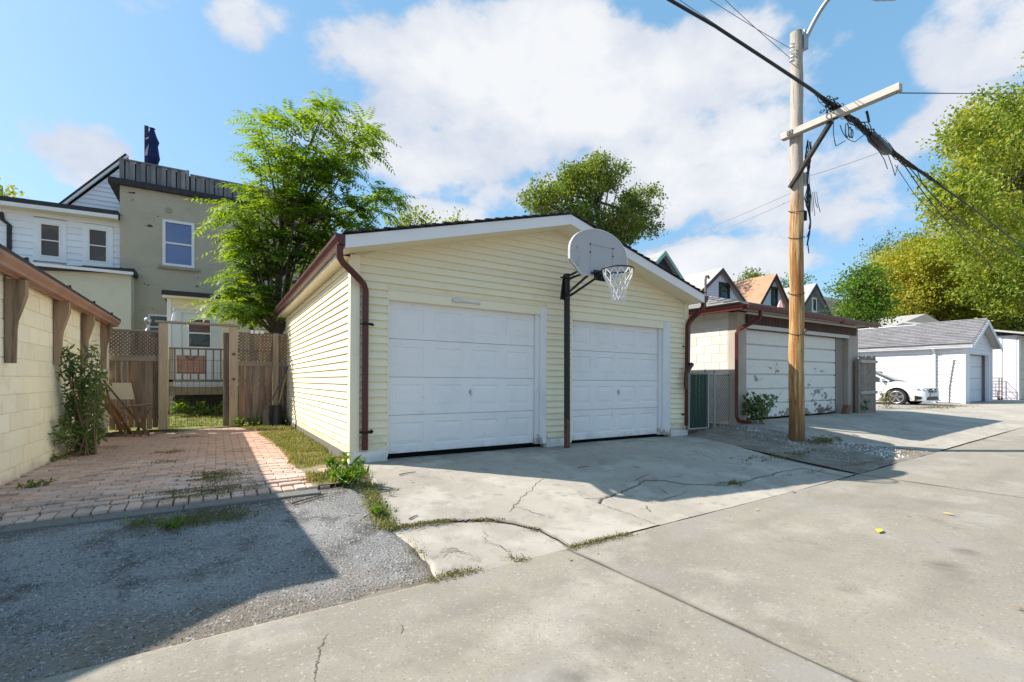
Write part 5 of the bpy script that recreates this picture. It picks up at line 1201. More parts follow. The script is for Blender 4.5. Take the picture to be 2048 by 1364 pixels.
b.prism([(WX0, wq+.02, ez3), (WX1, wq+.02, ez3), (wc, wq+.02, pz3-.15)], (0, .12, 0)); b.build('wall_core', M['vinyl_white'], WG3)
za = .42
while za < ez3-.02:
    zb = min(za+.155, ez3); bb = MB(); pr = [(.004, za), (-.032, za), (-.033, za+.006), (-.003, zb), (.004, zb)]; n = len(pr)
    vs = [(WX0+x, y, z) for y in (wq+.12, wq+7.9) for x, z in pr]; bb.add(vs, [tuple(range(n)), tuple(range(n, 2*n))[::-1]] + [(i, n+i, n+(i+1) % n, (i+1) % n) for i in range(n)])
    bb.build('siding_board', M['vinyl_white'], WG3); za = zb
za = dzt+.05
sl3 = (pz3-ez3)/(wc-WX0)
while za < pz3-.25:
    zb = za+.155; lim = lambda z: (WX0+.1+max(0, (z-ez3)/sl3), WX1-.1-max(0, (z-ez3)/sl3)); (a0, b0), (a1, b1) = lim(za), lim(zb)
    if b1-a1 < .05: break
    bb = MB(); board(bb, a0, b0, a1, b1, za, zb, wq+.02); bb.build('siding_board', M['vinyl_white'], WG3); za = zb
MB().cbox(WX0-.025, wq-.02, .36, WX0+.12, wq+.13, ez3, .005).build('corner_post', M['vinyl_white'], WG3)
MB().cbox(WX1-.12, wq-.02, .36, WX1+.02, wq+.13, ez3, .005).build('corner_post', M['vinyl_white'], WG3)
dr3 = MB().box(dxa, wq+.3, .37, dxb+.75, wq+.34, dzt).build('garage_door', M['vinyl_white'], WG3)
for k in range(4): h_ = (dzt-.40)/4; MB().cbox(dxa+.01, wq+.26, .40+h_*k+.006, dxb+.74, wq+.298, .40+h_*(k+1)-.006, .01).build('door_section', M['vinyl_white'], dr3)
ov = .3
for s in (-1, 1):
    xe = WX0-.22 if s < 0 else WX1+.22; ze = ez3 - .22*sl3+.02; zp = pz3
    P = [(xe, wq-ov, ze), (wc, wq-ov, zp), (wc, wq-ov, zp+.05), (xe, wq-ov, ze+.05)]
    MB().prism(P, (0, 8.6, 0)).build('roof_deck', M['shingle_grey'], WG3)
    MB().prism([(xe, wq-ov-.03, ze-.13), (wc, wq-ov-.03, zp-.13), (wc, wq-ov-.03, zp+.03), (xe, wq-ov-.03, ze+.03)], (0, .028, 0)).build('bargeboard', M['vinyl_white'], WG3)
xe = WX0-.22; ze = ez3-.22*sl3+.07; rise = (pz3+.05-ze)/(wc-xe)
shingles(WG3, M['shingle_grey'], (xe-.02, wq-ov-.02, ze), (0, 1, 0), (1, 0, rise), 8.5, math.hypot(wc-xe, pz3+.05-ze), None, (.42, .17), 300)
gutter(MB(), xe+.01, -1, wq-ov, wq+8.2, ze-.12).build('gutter', M['vinyl_white'], WG3)
MB().box(xe+.01, wq-ov+.02, ze-.14, WX0+.0, wq+8.2, ze-.125).build('soffit', M['vinyl_blue'], WG3)
spout([(xe-.05, wq+1.0, ze-.1), (WX0-.07, wq+1.0, ze-.35), (WX0-.07, wq+1.0, .45), (WX0-.25, wq+.95, .42)], WG3, 'downspout', 'vinyl_white', .06, False)
spout([(WX0-.05, wq+.35, 2.3), (WX0-.05, wq+.42, 1.8), (WX0-.05, wq+.50, 1.1), (WX0-.05, wq+.52, .40)], WG3, 'cable_conduit', 'tool_grey', .018, False)
# corrugated shed garage at the far right
SX = 33.8; sq = 6.9
SG = thing('metal_garage', 'lilac white ribbed metal garage with beige doors at the lane end', 'garage', (37, sq, .4))
sz = at_p(2000, 672, SX).z
sy0 = at_p(2034, 700, SX).y
MB().box(SX+.03, sy0, .1, SX+7, sy0+9, sz).build('wall_core', M['metal_lilac'], SG)
y = sy0
while y < sy0+7: MB().prism([(SX+.03, y, .35), (SX-.0, y+.04, .35), (SX-.0, y+.42, .35), (SX+.03, y+.46, .35)], (0, 0, sz-.35)).build('metal_panel', M['metal_lilac'], SG); y += .5
DR = MB().box(SX+.35, sy0-.035, .4, SX+6.6, sy0-.002, sz-.25).build('garage_door', M['door_beige'], SG)
for k in range(4): MB().cbox(SX+.37, sy0-.075, .42+.5*k, SX+6.58, sy0-.037, .42+.5*k+.485, .012).build('door_section', M['door_beige'], DR)
MB().box(SX+.0, sy0-.06, .35, SX+.33, sy0+.0, sz-.2).build('corner_board', M['vinyl_white'], SG)
MB().prism([(SX-.35, sy0-.45, sz-.02), (SX+8, sy0-.45, sz-.02), (SX+8, sy0+4.5, sz+1.05), (SX-.35, sy0+4.5, sz+1.05)], (0, 0, .09)).build('roof', M['shingle_light'], SG)
MB().box(SX-.36, sy0-.47, sz-.12, SX+8, sy0-.452, sz+.09).build('fascia', M['vinyl_white'], SG)
CA = thing('wire_cart', 'dark wire shopping cart standing in shade beside the metal garage', 'cart', (SX-.35, sy0+.9, .4))
c = MB(); cx0, cx1, cy0, cy1 = SX-.65, SX-.15, sy0+.5, sy0+1.2
for (x, y) in ((cx0, cy0), (cx1, cy0), (cx0, cy1), (cx1, cy1)): c.tube([(x, y, .42), (x, y, 1.5)], .018, 5)
for z in (.55, .85, 1.2, 1.5): c.tube([(cx0, cy0, z), (cx1, cy0, z), (cx1, cy1, z), (cx0, cy1, z), (cx0, cy0, z)], .013, 5)
for k in range(1, 6): c.tube([(cx0, cy0+(cy1-cy0)*k/6, .55), (cx0, cy0+(cy1-cy0)*k/6, 1.2)], .009, 4)
c.build('basket', M['dark'], CA)
for (x, y) in ((cx0, cy0), (cx1, cy0), (cx0, cy1), (cx1, cy1)): MB().lathe([(.05, -.015), (.05, .015)], (x, y, .44), 10, 'x').build('wheel', M['tyre'], CA)
# hip roofed garage behind the white one
bq = 13.5; B0, B1, Bp = at_q(1790, 655, bq), at_q(1932, 645, bq), at_q(1866, 626, bq+2)
RG = thing('hip_roof_garage', 'low building with pale grey hip roof behind the white garage', 'garage', (Bp.x, bq, .4))
hw = (B1.x-B0.x)/2; zc = B0.z-.1; cxx = (B0.x+B1.x)/2
MB().add([(B0.x-1, bq, zc), (B1.x+1.5, bq, zc), (B1.x+1.5, bq+9, zc), (B0.x-1, bq+9, zc), (Bp.x, bq+2.5, Bp.z), (Bp.x, bq+6.5, Bp.z)], [(0, 1, 4), (1, 2, 5, 4), (2, 3, 5), (3, 0, 4, 5), (3, 2, 1, 0)]).build('roof', M['shingle_light'], RG)
MB().box(B0.x-.6, bq+.4, .1, B1.x+1.1, bq+8.6, zc-.002).build('wall', M['block_grey'], RG)

# ------------------------------------------------------------------ row of gabled houses behind
def gable_house(name, label, q, peak, eave, lback, wall, roof, trim, win=None, boards=.16, depth=9, soffit=None):
    P, E = at_q(*peak, q), at_q(*eave, q); w = E.x-P.x; h = P.z-E.z
    H_ = thing(name, label, 'house', (P.x, q, .4), group='gabled houses behind the garages')
    MB().box(P.x-w*.86, q+.3, .2, P.x+w*.86, q+depth, E.z+h*.14).prism([(P.x-w*.86, q+.3, E.z+h*.14), (P.x+w*.86, q+.3, E.z+h*.14), (P.x, q+.3, P.z-.02)], (0, depth-.3, 0)).build('wall', wall, H_)
    za = E.z-.2
    while za < P.z-.3:
        zb = za+boards; lim = lambda z: min(w*.85, w*(P.z-z)/h-.03); a0, a1 = lim(za), lim(zb)
        if a1 < .06: break
        bb = MB(); board(bb, P.x-a0, P.x+a0, P.x-a1, P.x+a1, za, zb, q+.298); bb.build('siding_board', wall, H_); za = zb
    for s in (-1, 1):
        nx = Vector((s*h, 0, w)).normalized()*.16
        A = Vector((P.x+s*w, q, E.z)); T = Vector((P.x, q, P.z))
        MB().prism([A, T, T+Vector((0, 0, .2)), A+nx], (0, depth+.3, 0)).build('roof', roof, H_)
        MB().prism([A+Vector((0, -.04, -.05)), T+Vector((0, -.04, -.10)), T+Vector((0, -.04, .17)), A+nx+Vector((0, -.04, 0))], (0, .037, 0)).build('bargeboard', trim, H_)
    MB().box(P.x-w*.9, q+.32, .2, P.x-w*.861, q+depth, E.z).build('side_wall', wall, H_)
    if win:
        a, c = at_q(win[0], win[1], q+.28), at_q(win[2], win[3], q+.28)
        MB().box(a.x-.13, q+.20, c.z-.13, a.x, q+.27, a.z+.13).box(c.x, q+.20, c.z-.13, c.x+.13, q+.27, a.z+.13).box(a.x, q+.20, a.z, c.x, q+.27, a.z+.13).box(a.x, q+.20, c.z-.13, c.x, q+.27, c.z).build('window_casing', win[4], H_)
        sash(H_, a.x, c.x, c.z, a.z, q+.23, M['trim_dark'], M['glass_dark'], .05, gl2=M['glass_sky'])
    return H_
HQ2 = 19
gable_house('gabled_house', 'dark navy gabled house with green bargeboards, nearest of the row', HQ2, (1331, 507), (1368, 566), None, M['siding_dark'], M['shingle_mid'], M['trim_green'])
gable_house('gabled_house', 'pale lilac gabled house with black framed attic window and grey roof', HQ2, (1446, 541), (1494, 611), None, M['siding_pale'], M['shingle_light'], M['trim_red'], (1440, 568, 1456, 598, M['trim_dark']))
h3 = gable_house('gabled_house', 'pale blue gabled house with tan shingle roof and roof vent', HQ2, (1553, 552), (1583, 622), None, M['siding_sky'], M['shingle_tan'], M['trim_dark'], (1544, 577, 1552, 611, M['trim_dark']))
P = at_q(1512, 562, 24); MB().cbox(P.x-.25, 23.8, P.z-.3, P.x+.25, 24.2, P.z+.12, .03).build('roof_vent', M['vinyl_white'], h3)
gable_house('gabled_house', 'grey green gabled house behind the utility pole', HQ2, (1633, 571), (1664, 636), None, M['siding_green'], M['shingle_mid'], M['siding_dark'], (1624, 598, 1630, 622, M['white_paint']))
FHa, FHb = at_q(1650, 605, 24), at_q(1700, 640, 24)
FH = thing('flat_house', 'pale flat roofed house end seen past the grey green gable', 'house', ((FHa.x+FHb.x)/2, 24, .4))
MB().box(FHa.x-1, 24, .2, FHb.x+2.5, 31, at_q(1690, 601, 24).z).build('wall', M['vinyl_white'], FH)
x_ = FHa.x-1; MB().prism([(x_, 23.6, FHa.z-1.5), (at_q(1687, 600, 24).x, 23.6, FHa.z-1.5), (at_q(1687, 600, 24).x, 23.6, FHa.z+.1), (x_, 23.6, FHa.z+.1)], (0, .38, 0)).build('roof', M['shingle_mid'], FH)
u0, u1 = at_q(1561, 600, 15), at_q(1561, 640, 15)
RU = thing('closed_parasol', 'closed red and white parasol behind the block garage roof', 'parasol', (u1.x, 15, .35))
k_ = MB(); k2_ = MB()
for i in range(10):
    a0, a1 = 2*math.pi*i/10, 2*math.pi*(i+1)/10; m_ = k_ if i % 2 else k2_
    for (r0, z0_, r1, z1_) in ((.02, u0.z, .10, u0.z-.15), (.10, u0.z-.15, .2, u0.z-.45), (.2, u0.z-.45, .22, u0.z-1.3)):
        m_.add([(u1.x+r0*math.cos(a0), 15+r0*math.sin(a0), z0_), (u1.x+r0*math.cos(a1), 15+r0*math.sin(a1), z0_), (u1.x+r1*math.cos(a1), 15+r1*math.sin(a1), z1_), (u1.x+r1*math.cos(a0), 15+r1*math.sin(a0), z1_)], [(0, 1, 2, 3)])
k_.build('red_stripe', M['red_fabric'], RU); k2_.build('white_stripe', M['pink_fabric'], RU); MB().tube([(u1.x, 15, .3), (u1.x, 15, u0.z-.2)], .025, 8).build('pole', M['steel'], RU)

# ------------------------------------------------------------------ white car (local: x across, y back from the nose)
cb = at_g(1872, 811)
CAR = thing('parked_car', 'white saloon car parked nose out beside the white garage', 'car', (24.25, 6.85, G(24.2, 7.2)-.01), (0, 0, math.radians(-2)))
CL = 4.6; yw0, yw1, WR = .86, 3.56, .335
def car_w(y): return .90*min(1, (.72+.28*min(1, y/.55)**.6))*(1-.06*max(0, (y-3.6)/1.0))
def hood(y): return np.interp(y, [0, .12, .35, .8, 1.3, 3.9, 4.6], [.66, .74, .82, .90, .97, 1.0, .92])
st = np.unique(np.concatenate([np.linspace(0, CL, 60), np.linspace(yw0-.42, yw0+.42, 28), np.linspace(yw1-.42, yw1+.42, 28)]))
prof_n = 10; vs = []; fs = []
for y in st:
    w = car_w(y); zb = .19
    for yw in (yw0, yw1):
        if abs(y-yw) < .395: zb = max(zb, .32+math.sqrt(.395**2-(y-yw)**2)*.98)
    ht_ = hood(y); sh = min(.72, ht_-.10)
    half = [(w*.93, zb), (w*.985, max(zb+.01, .34)), (w, max(zb+.02, .52)), (w*.985, max(zb+.03, sh)), (w*.93, ht_-.045), (w*.84, ht_-.01), (w*.55, ht_+.015), (0, ht_+.025)]
    row = [(x, y, z) for x, z in half] + [(-x, y, z) for x, z in half[-2::-1]]; vs += row
m_ = 15
for i in range(len(st)-1):
    for k in range(m_-1): fs.append((i*m_+k, i*m_+k+1, (i+1)*m_+k+1, (i+1)*m_+k))
fs.append(tuple(range(m_))); fs.append(tuple((len(st)-1)*m_+k for k in range(m_))[::-1])
b = MB().add(vs, fs); b.build('body', M['car_paint'], CAR, smooth=True, local=True)
MB().box(-.78, .25, .2, .78, CL-.3, .5).build('underbody', M['car_black'], CAR, local=True)
gr_ = [(1.15, .965, .80), (1.95, 1.36, .62), (2.6, 1.43, .60), (3.3, 1.36, .58), (4.15, 1.0, .74)]
vs = []; fs = []
for y, z, w in gr_: vs += [(w if z < 1.1 else w, y, z), (w*.7, y, z+.03), (0, y, z+.04), (-w*.7, y, z+.03), (-w, y, z), (-.82, y, .94), (.82, y, .94)]
for i in range(4):
    for k in range(7): fs.append((i*7+k, i*7+(k+1) % 7, (i+1)*7+(k+1) % 7, (i+1)*7+k))
MB().add(vs, fs).build('cabin_glass', M['glass_dark'], CAR, smooth=True, local=True)
r_ = MB(); r_.prism([(-.60, 1.95, 1.385), (.60, 1.95, 1.385), (.56, 3.3, 1.385), (-.56, 3.3, 1.385)], (0, 0, .035))
for s in (-1, 1):
    r_.bar((s*.80, 1.15, .97), (s*.625, 1.95, 1.38), .06, .05).bar((s*.615, 1.95, 1.38), (s*.59, 3.3, 1.38), .06, .05).bar((s*.59, 3.3, 1.38), (s*.75, 4.15, 1.0), .10, .06).bar((s*.60, 2.6, 1.42), (s*.83, 2.6, .95), .05, .04)
r_.build('roof', M['car_paint'], CAR, local=True)
for s in (-1, 1):
    HLm = MB(); k = [(.52, .015, .60), (.66, .08, .585), (.80, .24, .63), (.862, .50, .74), (.82, .42, .765), (.66, .16, .72), (.50, .02, .685)]
    HLm.add([(s*(x+.008), y-.028, z) for x, y, z in k] + [(s*(x-.03), y+.06, z) for x, y, z in k], [tuple(range(7)) if s < 0 else tuple(range(7))[::-1]] + [(i, (i+1) % 7, 7+(i+1) % 7, 7+i) for i in range(7)])
    hl = HLm.build('headlight', M['glass_dark'], CAR, local=True)
    MB().ball((s*.70, .085, .655), .05, 6).ball((s*.79, .20, .68), .04, 6).build('lamp_bulb', M['lamp_glass'], hl, local=True)
    MB().add([(s*.44, -.012, .24), (s*.84, .19, .25), (s*.865, .24, .40), (s*.76, .10, .36), (s*.44, .1, .24), (s*.8, .3, .25), (s*.8, .34, .4), (s*.7, .2, .36)], [(0, 1, 2, 3), (4, 7, 6, 5), (0, 4, 5, 1), (1, 5, 6, 2), (2, 6, 7, 3), (3, 7, 4, 0)]).build('air_intake', M['car_black'], CAR, local=True)
    MB().add([(s*.885, 1.25, .98), (s*1.03, 1.30, .96), (s*1.03, 1.32, 1.09), (s*.88, 1.27, 1.08), (s*.885, 1.40, .98), (s*1.02, 1.38, .97), (s*1.02, 1.38, 1.08), (s*.88, 1.4, 1.08)], [(0, 1, 2, 3), (4, 7, 6, 5), (0, 4, 5, 1), (1, 5, 6, 2), (2, 6, 7, 3), (3, 7, 4, 0)]).build('wing_mirror', M['car_paint'], CAR, local=True)
    for yw in (yw0, yw1):
        sx = s*.80
        wl_ = MB().lathe([(.20, -.10), (WR-.02, -.10), (WR, -.07), (WR, .07), (WR-.02, .10), (.22, .10)], (sx, yw, .325), 28, 'x').build('wheel', M['tyre'], CAR, smooth=True, local=True)
        MB().lathe([(.225, s*.06-.01), (.225, s*.06+.01)], (sx, yw, .325), 24, 'x').build('rim_well', M['rim_dark'], wl_, local=True)
        rr_ = MB(); rr_.tube([(sx+s*.098, yw+.235*math.cos(2*math.pi*k/24), .325+.235*math.sin(2*math.pi*k/24)) for k in range(25)], .016, 6, False)
        for k in range(5):
            a = 2*math.pi*k/5+.3; rr_.bar((sx+s*.09, yw, .325), (sx+s*.095, yw+.23*math.cos(a), .325+.23*math.sin(a)), .03, .045, (1, 0, 0)).bar((sx+s*.09, yw+.06*math.cos(a+.5), .325+.06*math.sin(a+.5)), (sx+s*.095, yw+.23*math.cos(a+.25), .325+.23*math.sin(a+.25)), .02, .022, (1, 0, 0))
        rr_.build('spoked_rim', M['rim'], wl_, local=True)
    ar = MB(); ar.tube([(s*.895, yw0+.40*math.cos(math.pi*k/14), .32+.395*math.sin(math.pi*k/14)) for k in range(15)], .012, 5); ar.build('arch_lip', M['car_black'], CAR, local=True)
MB().prism([(-.34, -.03, .52), (.34, -.03, .52), (.40, -.01, .60), (.36, .0, .69), (-.36, 0, .69), (-.40, -.01, .60)], (0, .06, 0)).build('grille', M['car_black'], CAR, local=True)
MB().lathe([(.085, -.045), (.085, -.03)], (0, 0, .605), 18, 'y').bar((-.38, -.035, .605), (.38, -.035, .605), .02, .03).build('grille_badge', M['rim'], CAR, local=True)
MB().prism([(-.62, -.012, .22), (.62, -.012, .22), (.45, -.02, .36), (-.45, -.02, .36)], (0, .08, 0)).build('lower_grille', M['car_black'], CAR, local=True)
MB().box(-.26, -.045, .38, .26, -.022, .49).build('number_plate', M['vinyl_white'], CAR, local=True)
MB().prism([(-.80, .06, .17), (.80, .06, .17), (.66, -.06, .17), (-.66, -.06, .17)], (0, 0, .05)).build('front_lip', M['car_paint'], CAR, local=True)

# ------------------------------------------------------------------ utility pole with lane arm and street lamp
pb = at_g(1593, 880); PX, PY = pb.x, pb.y
UP = thing('utility_pole', 'wooden utility pole with offset crossarm and street lamp on grey weathered top', 'utility pole', (PX, PY, G(PX, PY)))
topz = at_q(1598, 70, PY).z; dz = G(PX, PY)-.1
PR = 14.2/F*(A1*PX+A0*PY); n = 26; MB().tube([(PX+.012*math.sin(k*.9)+ .0*k, PY, dz+(topz-dz)*k/n) for k in range(n+1)], [PR*(1-.24*k/n) + .004*math.sin(k*2.3) for k in range(n+1)], 18).build('pole', M['pole_wood'], UP, smooth=True)
az = at_q(1600, 262, PY).z
xa = PX-.0
aL, aR = at_p(1566, 272, PX-.14), at_p(1804, 182, PX-.14)
zA = (aL.z+aR.z)/2
MB().cbox(PX-.235, aR.y, zA-.055, PX-.115, aL.y, zA+.065, .008).build('crossarm', M['grey_wood'], UP)
MB().box(PX-.25, PY-.05, zA-.03, PX-.236, PY+.05, zA+.05).tube([(PX-.27, PY, zA+.01), (PX+.16, PY, zA+.01)], .012, 6).build('through_bolt', M['tool_grey'], UP)
yb = at_p(1665, 240, PX-.1).y; zb_ = at_q(1592, 372, PY-.05).z
MB().bar((PX-.135, yb, zA-.05), (PX-.12, PY+.06, zb_), .05, .09, (1, 0, 0)).build('brace', M['dark_wood'], UP)
for k, yy in enumerate((98, 118)):
    p = at_q(1583, yy, PY); MB().lathe([(.02, -.07), (.05, -.06), (.03, -.02), (.055, .0), (.03, .03), (.05, .06), (.02, .07)], (p.x-.02, PY-.02, p.z), 10).tube([(p.x, PY, p.z-.08), (PX-.08, PY, p.z-.08)], .01, 5).build('insulator', M['bowl'], UP, smooth=True)
# street lamp arm curving out over the lane
l0 = Vector((PX+.1, PY-.05, topz-.12)); 
lmp = at_q(1740, 3, PY-1.2)
MB().cbox(PX+.09, PY-.12, topz-.30, PX+.2, PY+.06, topz-.02, .008).box(PX+.02, PY-.135, topz-.35, PX+.09, PY-.115, topz).build('lamp_bracket', M['galv'], UP)
pth = bez((PX+.17, PY-.08, topz-.10), (PX+.42, PY-.45, topz+.95), (lmp.x-.15, lmp.y+.1, lmp.z+.22), 16)
MB().tube(pth, [.042-.012*i/16 for i in range(17)], 10).build('lamp_arm', M['galv'], UP, smooth=True)
MB().tube([(lmp.x-.25, lmp.y+.16, lmp.z+.24), (lmp.x-.1, lmp.y+.07, lmp.z+.22), (lmp.x+.15, lmp.y-.1, lmp.z+.20), (lmp.x+.4, lmp.y-.26, lmp.z+.17), (lmp.x+.5, lmp.y-.32, lmp.z+.15)], [.05, .11, .16, .13, .04], 12).build('lamp_head', M['steel'], UP, smooth=True)
MB().cbox(PX+.10, PY-.14, at_q(1613, 378, PY).z, PX+.21, PY-.04, at_q(1613, 355, PY).z, .008).build('terminal_box', M['vinyl_blue'], UP)
MB().cbox(PX+.1, PY-.12, at_q(1608, 447, PY).z, PX+.15, PY-.07, at_q(1608, 428, PY).z, .005).build('ground_clamp', M['plastic_black'], UP)
w_ = MB(); R2 = random.Random(3)
for k in range(7):
    x0 = PX+.06+.02*k; pts_ = []
    for i in range(12):
        t = i/11; pts_.append((x0+.05*math.sin(i*1.7+k)*(.3+t*.7), PY-.15-.02*math.cos(i+k), zA-.12-(1.2+.15*k)*t))
    w_.tube(pts_, .009, 5)
for k in range(5):
    p = at_q(1604+4*k, 388, PY); w_.tube(bez((p.x, PY-.12, p.z), (p.x+.05*math.cos(k), PY-.14, p.z-.2), (p.x+.03*k-.02, PY-.14, p.z-.30-.08*(k % 3)), 6), .006, 4)
w_.build('riser_wires', M['cable'], UP)
for hz_ in (2.3, 3.05, 4.1, 4.6):   # bands of wire round the pole
    MB().tube([(PX+PR*.98*math.cos(a)*1.0, PY+PR*.98*math.sin(a), hz_+.06*math.cos(a-.7)) for a in [2*math.pi*i/16 for i in range(17)]], .006, 5, False).build('wire_band', M['cable'], UP)
MB().lathe([(.03, 0), (.035, -.02), (.01, -.03)], (PX, PY-.148, at_q(1602, 664, PY).z), 8, 'y').build('nail_plate', M['tool_grey'], UP)

# ------------------------------------------------------------------ cables
Y_C = at_p(1668, 215, PX-.2).y
def cz(x, y, q): return at_q(x, y, q)
cbq = Y_C
path = [at_q(1250, -55, cbq), at_q(1340, 0, cbq), at_q(1430, 52, cbq), at_q(1540, 124, cbq), at_q(1620, 177, cbq), at_q(1668, 212, cbq), at_q(1712, 242, cbq), at_q(1745, 270, cbq), at_q(1800, 316, cbq), at_q(1850, 348, cbq), at_q(1880, 370, cbq), at_q(1960, 428, cbq), at_q(2048, 497, cbq), at_q(2120, 545, cbq)]
CBL = thing('cable_bundle', 'thick black bundle of lashed cables slung along the crossarm over the lane', 'cable', path[5])
d0_ = (path[0]-path[1]).normalized(); start = path[0] + d0_*9
MB().tube([start]+path, [.020]*3+[.021, .023, .026, .026, .026, .022, .020, .018, .017, .017, .017, .017], 8).build('main_cable', M['cable'], CBL, smooth=True)
R3 = random.Random(9); st_ = MB()
dens = [0, 0, 0, .006, .010, .05, .03, .045, .034, .022, .012, .007, .006, 0]
for k in range(34):
    pts_ = []; jit = Vector((0, R3.gauss(0, .8), R3.gauss(-.2, .8)))
    for i in range(4, 12):
        for j in range(4):
            t = j/4; p = path[i].lerp(path[min(i+1, 13)], t); a = dens[i]*(1-t)+dens[i+1]*t
            jit = jit*.55 + Vector((R3.gauss(0, .2), R3.gauss(0, .75), R3.gauss(-.2, .7))); pts_.append(p+jit*a)
    i0 = R3.randint(0, 6); st_.tube(pts_[i0:len(pts_)-R3.randint(0, 8)], R3.choice([.005, .007, .009]), 4)
for c_, r_, nn in ((path[5], .07, 12), (path[7], .05, 5)):      # coils of slack tied at the arm
    for k in range(nn):
        n_ = Vector((R3.gauss(0, 1), R3.gauss(0, .4), R3.gauss(0, .4))).normalized(); u_ = n_.orthogonal().normalized(); v_ = n_.cross(u_); rr = r_*R3.uniform(.4, 1.0); o_ = Vector((R3.gauss(0, .1), R3.gauss(0, .06), R3.gauss(-.02, .06)))
        st_.tube([c_+o_+(u_*math.cos(a)+v_*math.sin(a))*rr for a in [2*math.pi*i/14 for i in range(15)]], R3.choice([.006, .009]), 4, False)
st_.build('lashed_wires', M['cable'], CBL)
sc_ = (path[7]+path[8])/2
MB().tube([path[6].lerp(path[7], .8)+Vector((0, 0, -.03)), path[7]+Vector((0, 0, -.05)), path[7].lerp(path[8], .5)+Vector((0, 0, -.07)), path[7].lerp(path[8], .62)+Vector((0, 0, -.07))], [.05, .09, .095, .03], 10).build('splice_case', M['plastic_black'], CBL, smooth=True)
lp_ = MB()
for k, (x, y, r_) in enumerate(((1700, 262, .10), (1694, 258, .13), (1704, 265, .08))):
    c_ = at_q(x, y, cbq); lp_.tube([c_+Vector((r_*.5*math.sin(a), 0, r_*math.cos(a)-.02)) for a in [math.pi*.05+i*1.75*math.pi/12 for i in range(13)]], .009, 5)
for k, (pts_) in enumerate(([(1668, 232), (1664, 270), (1672, 292), (1690, 282)], [(1680, 250), (1688, 280), (1710, 284), (1730, 268)], [(1742, 268), (1755, 300), (1768, 318), (1775, 338)], [(1770, 296), (1785, 330), (1790, 352), (1796, 330)], [(1738, 245), (1736, 232), (1733, 222)])):
    P_ = [at_q(x, y, cbq) for x, y in pts_]; lp_.tube(bez(P_[0], P_[1], P_[2], 6)+P_[3:], .007 if k < 4 else .022, 5)
lp_.build('hanging_loops', M['cable'], CBL)
WN_ = 'overhead_wire'
def wire(pts_, r, label, mat='cable', group='wires over the lane'):
    return tag(MB().tube(pts_, r, 5).build(WN_, M[mat]), label, 'wire', group)
wire([at_q(1800, 318, cbq), at_q(1850, 390, cbq), at_q(1900, 450, cbq), at_q(1990, 540, cbq)], .010, 'drop wire fanning off the bundle, lowest and steepest')
wire([at_q(1815, 330, cbq), at_q(1860, 385, cbq), at_q(1930, 450, cbq), at_q(2048, 520, cbq)], .010, 'drop wire fanning off the bundle, second below the main cable')
wire([at_q(1835, 342, cbq), at_q(1845, 368, cbq), at_q(1900, 430, cbq), at_q(1995, 505, cbq)], .008, 'drop wire fanning off the bundle, between its two neighbours')
wire([at_q(1790, 330, cbq), at_q(1830, 390, cbq), at_q(1880, 440, cbq)], .006, 'short thin drop wire ending among the maple leaves')
a = Vector((PX-.17, aR.y+.06, zA-.06)); wire(sag(a, at_q(2200, 178, 14), .25), .010, 'single wire running from the crossarm tip into the right hand tree')
wire(sag(at_q(1270, -12, 4.4)+Vector((-.6, 0, .35)), at_q(1583, 150, PY), .02), .006, 'thin grey wire to the pole, left of the thick bundle', 'wire_grey')
wire(sag(at_q(1390, -20, PY), at_q(1583, 98, PY), .02), .006, 'thin grey wire to the upper white insulator', 'wire_grey'); wire(sag(at_q(1440, -10, PY+.1), at_q(1583, 118, PY), .02), .006, 'thin grey wire to the lower white insulator', 'wire_grey')
wire(sag(Vector((PX+.1, PY, zb_+.2)), at_q(1766, 302, cbq), .02), .005, 'faint wire from pole box up to the bundle', 'wire_grey')
wire(sag(at_q(1594, 380, PY), at_q(1180, 520, 14), .25), .007, 'service wire from the pole to the tree behind the garage, upper one', 'wire_grey')
wire(sag(at_q(1594, 395, PY), at_q(1250, 500, 17), .35), .007, 'service wire from the pole over the garage roof, lower one', 'wire_grey')
wire(sag(at_q(1520, 640, 17), at_q(2100, 545, 17), .3), .010, 'pale wire crossing before the far maples, upper of two', 'wire_grey')
wire(sag(at_q(1600, 625, 17), at_q(2100, 570, 17), .4), .010, 'pale wire crossing before the far maples, lower of two', 'wire_grey')
# ------------------------------------------------------------------ trees and plants
def leaf_mesh(name, mat, C, size, parent=None, up=.35, asp=.55, off=None, droop=0):
    """C (n,3) leaf centres -> bent rhombic leaves with random turns"""
    n = len(C); d = rng.normal(size=(n, 3)); d[:, 2] -= droop; d /= np.linalg.norm(d, axis=1)[:, None]
    nr = rng.normal(size=(n, 3)); nr[:, 2] += up*2; nr -= d*(nr*d).sum(1)[:, None]; nr /= np.linalg.norm(nr, axis=1)[:, None]+1e-9
    s = np.cross(d, nr); L = size*rng.uniform(.6, 1.35, n)[:, None]; w = L*asp
    V = np.stack([C-d*L*.5, C+s*w*.5-d*L*.05-nr*L*.05, C+d*L*.5-nr*L*.12, C-s*w*.5-d*L*.05-nr*L*.05], 1).reshape(-1, 3)
    k = np.arange(n)*4; Fc = np.stack([k, k+1, k+2, k+3], 1)
    return npmesh(name, mat, V, Fc, parent, off)
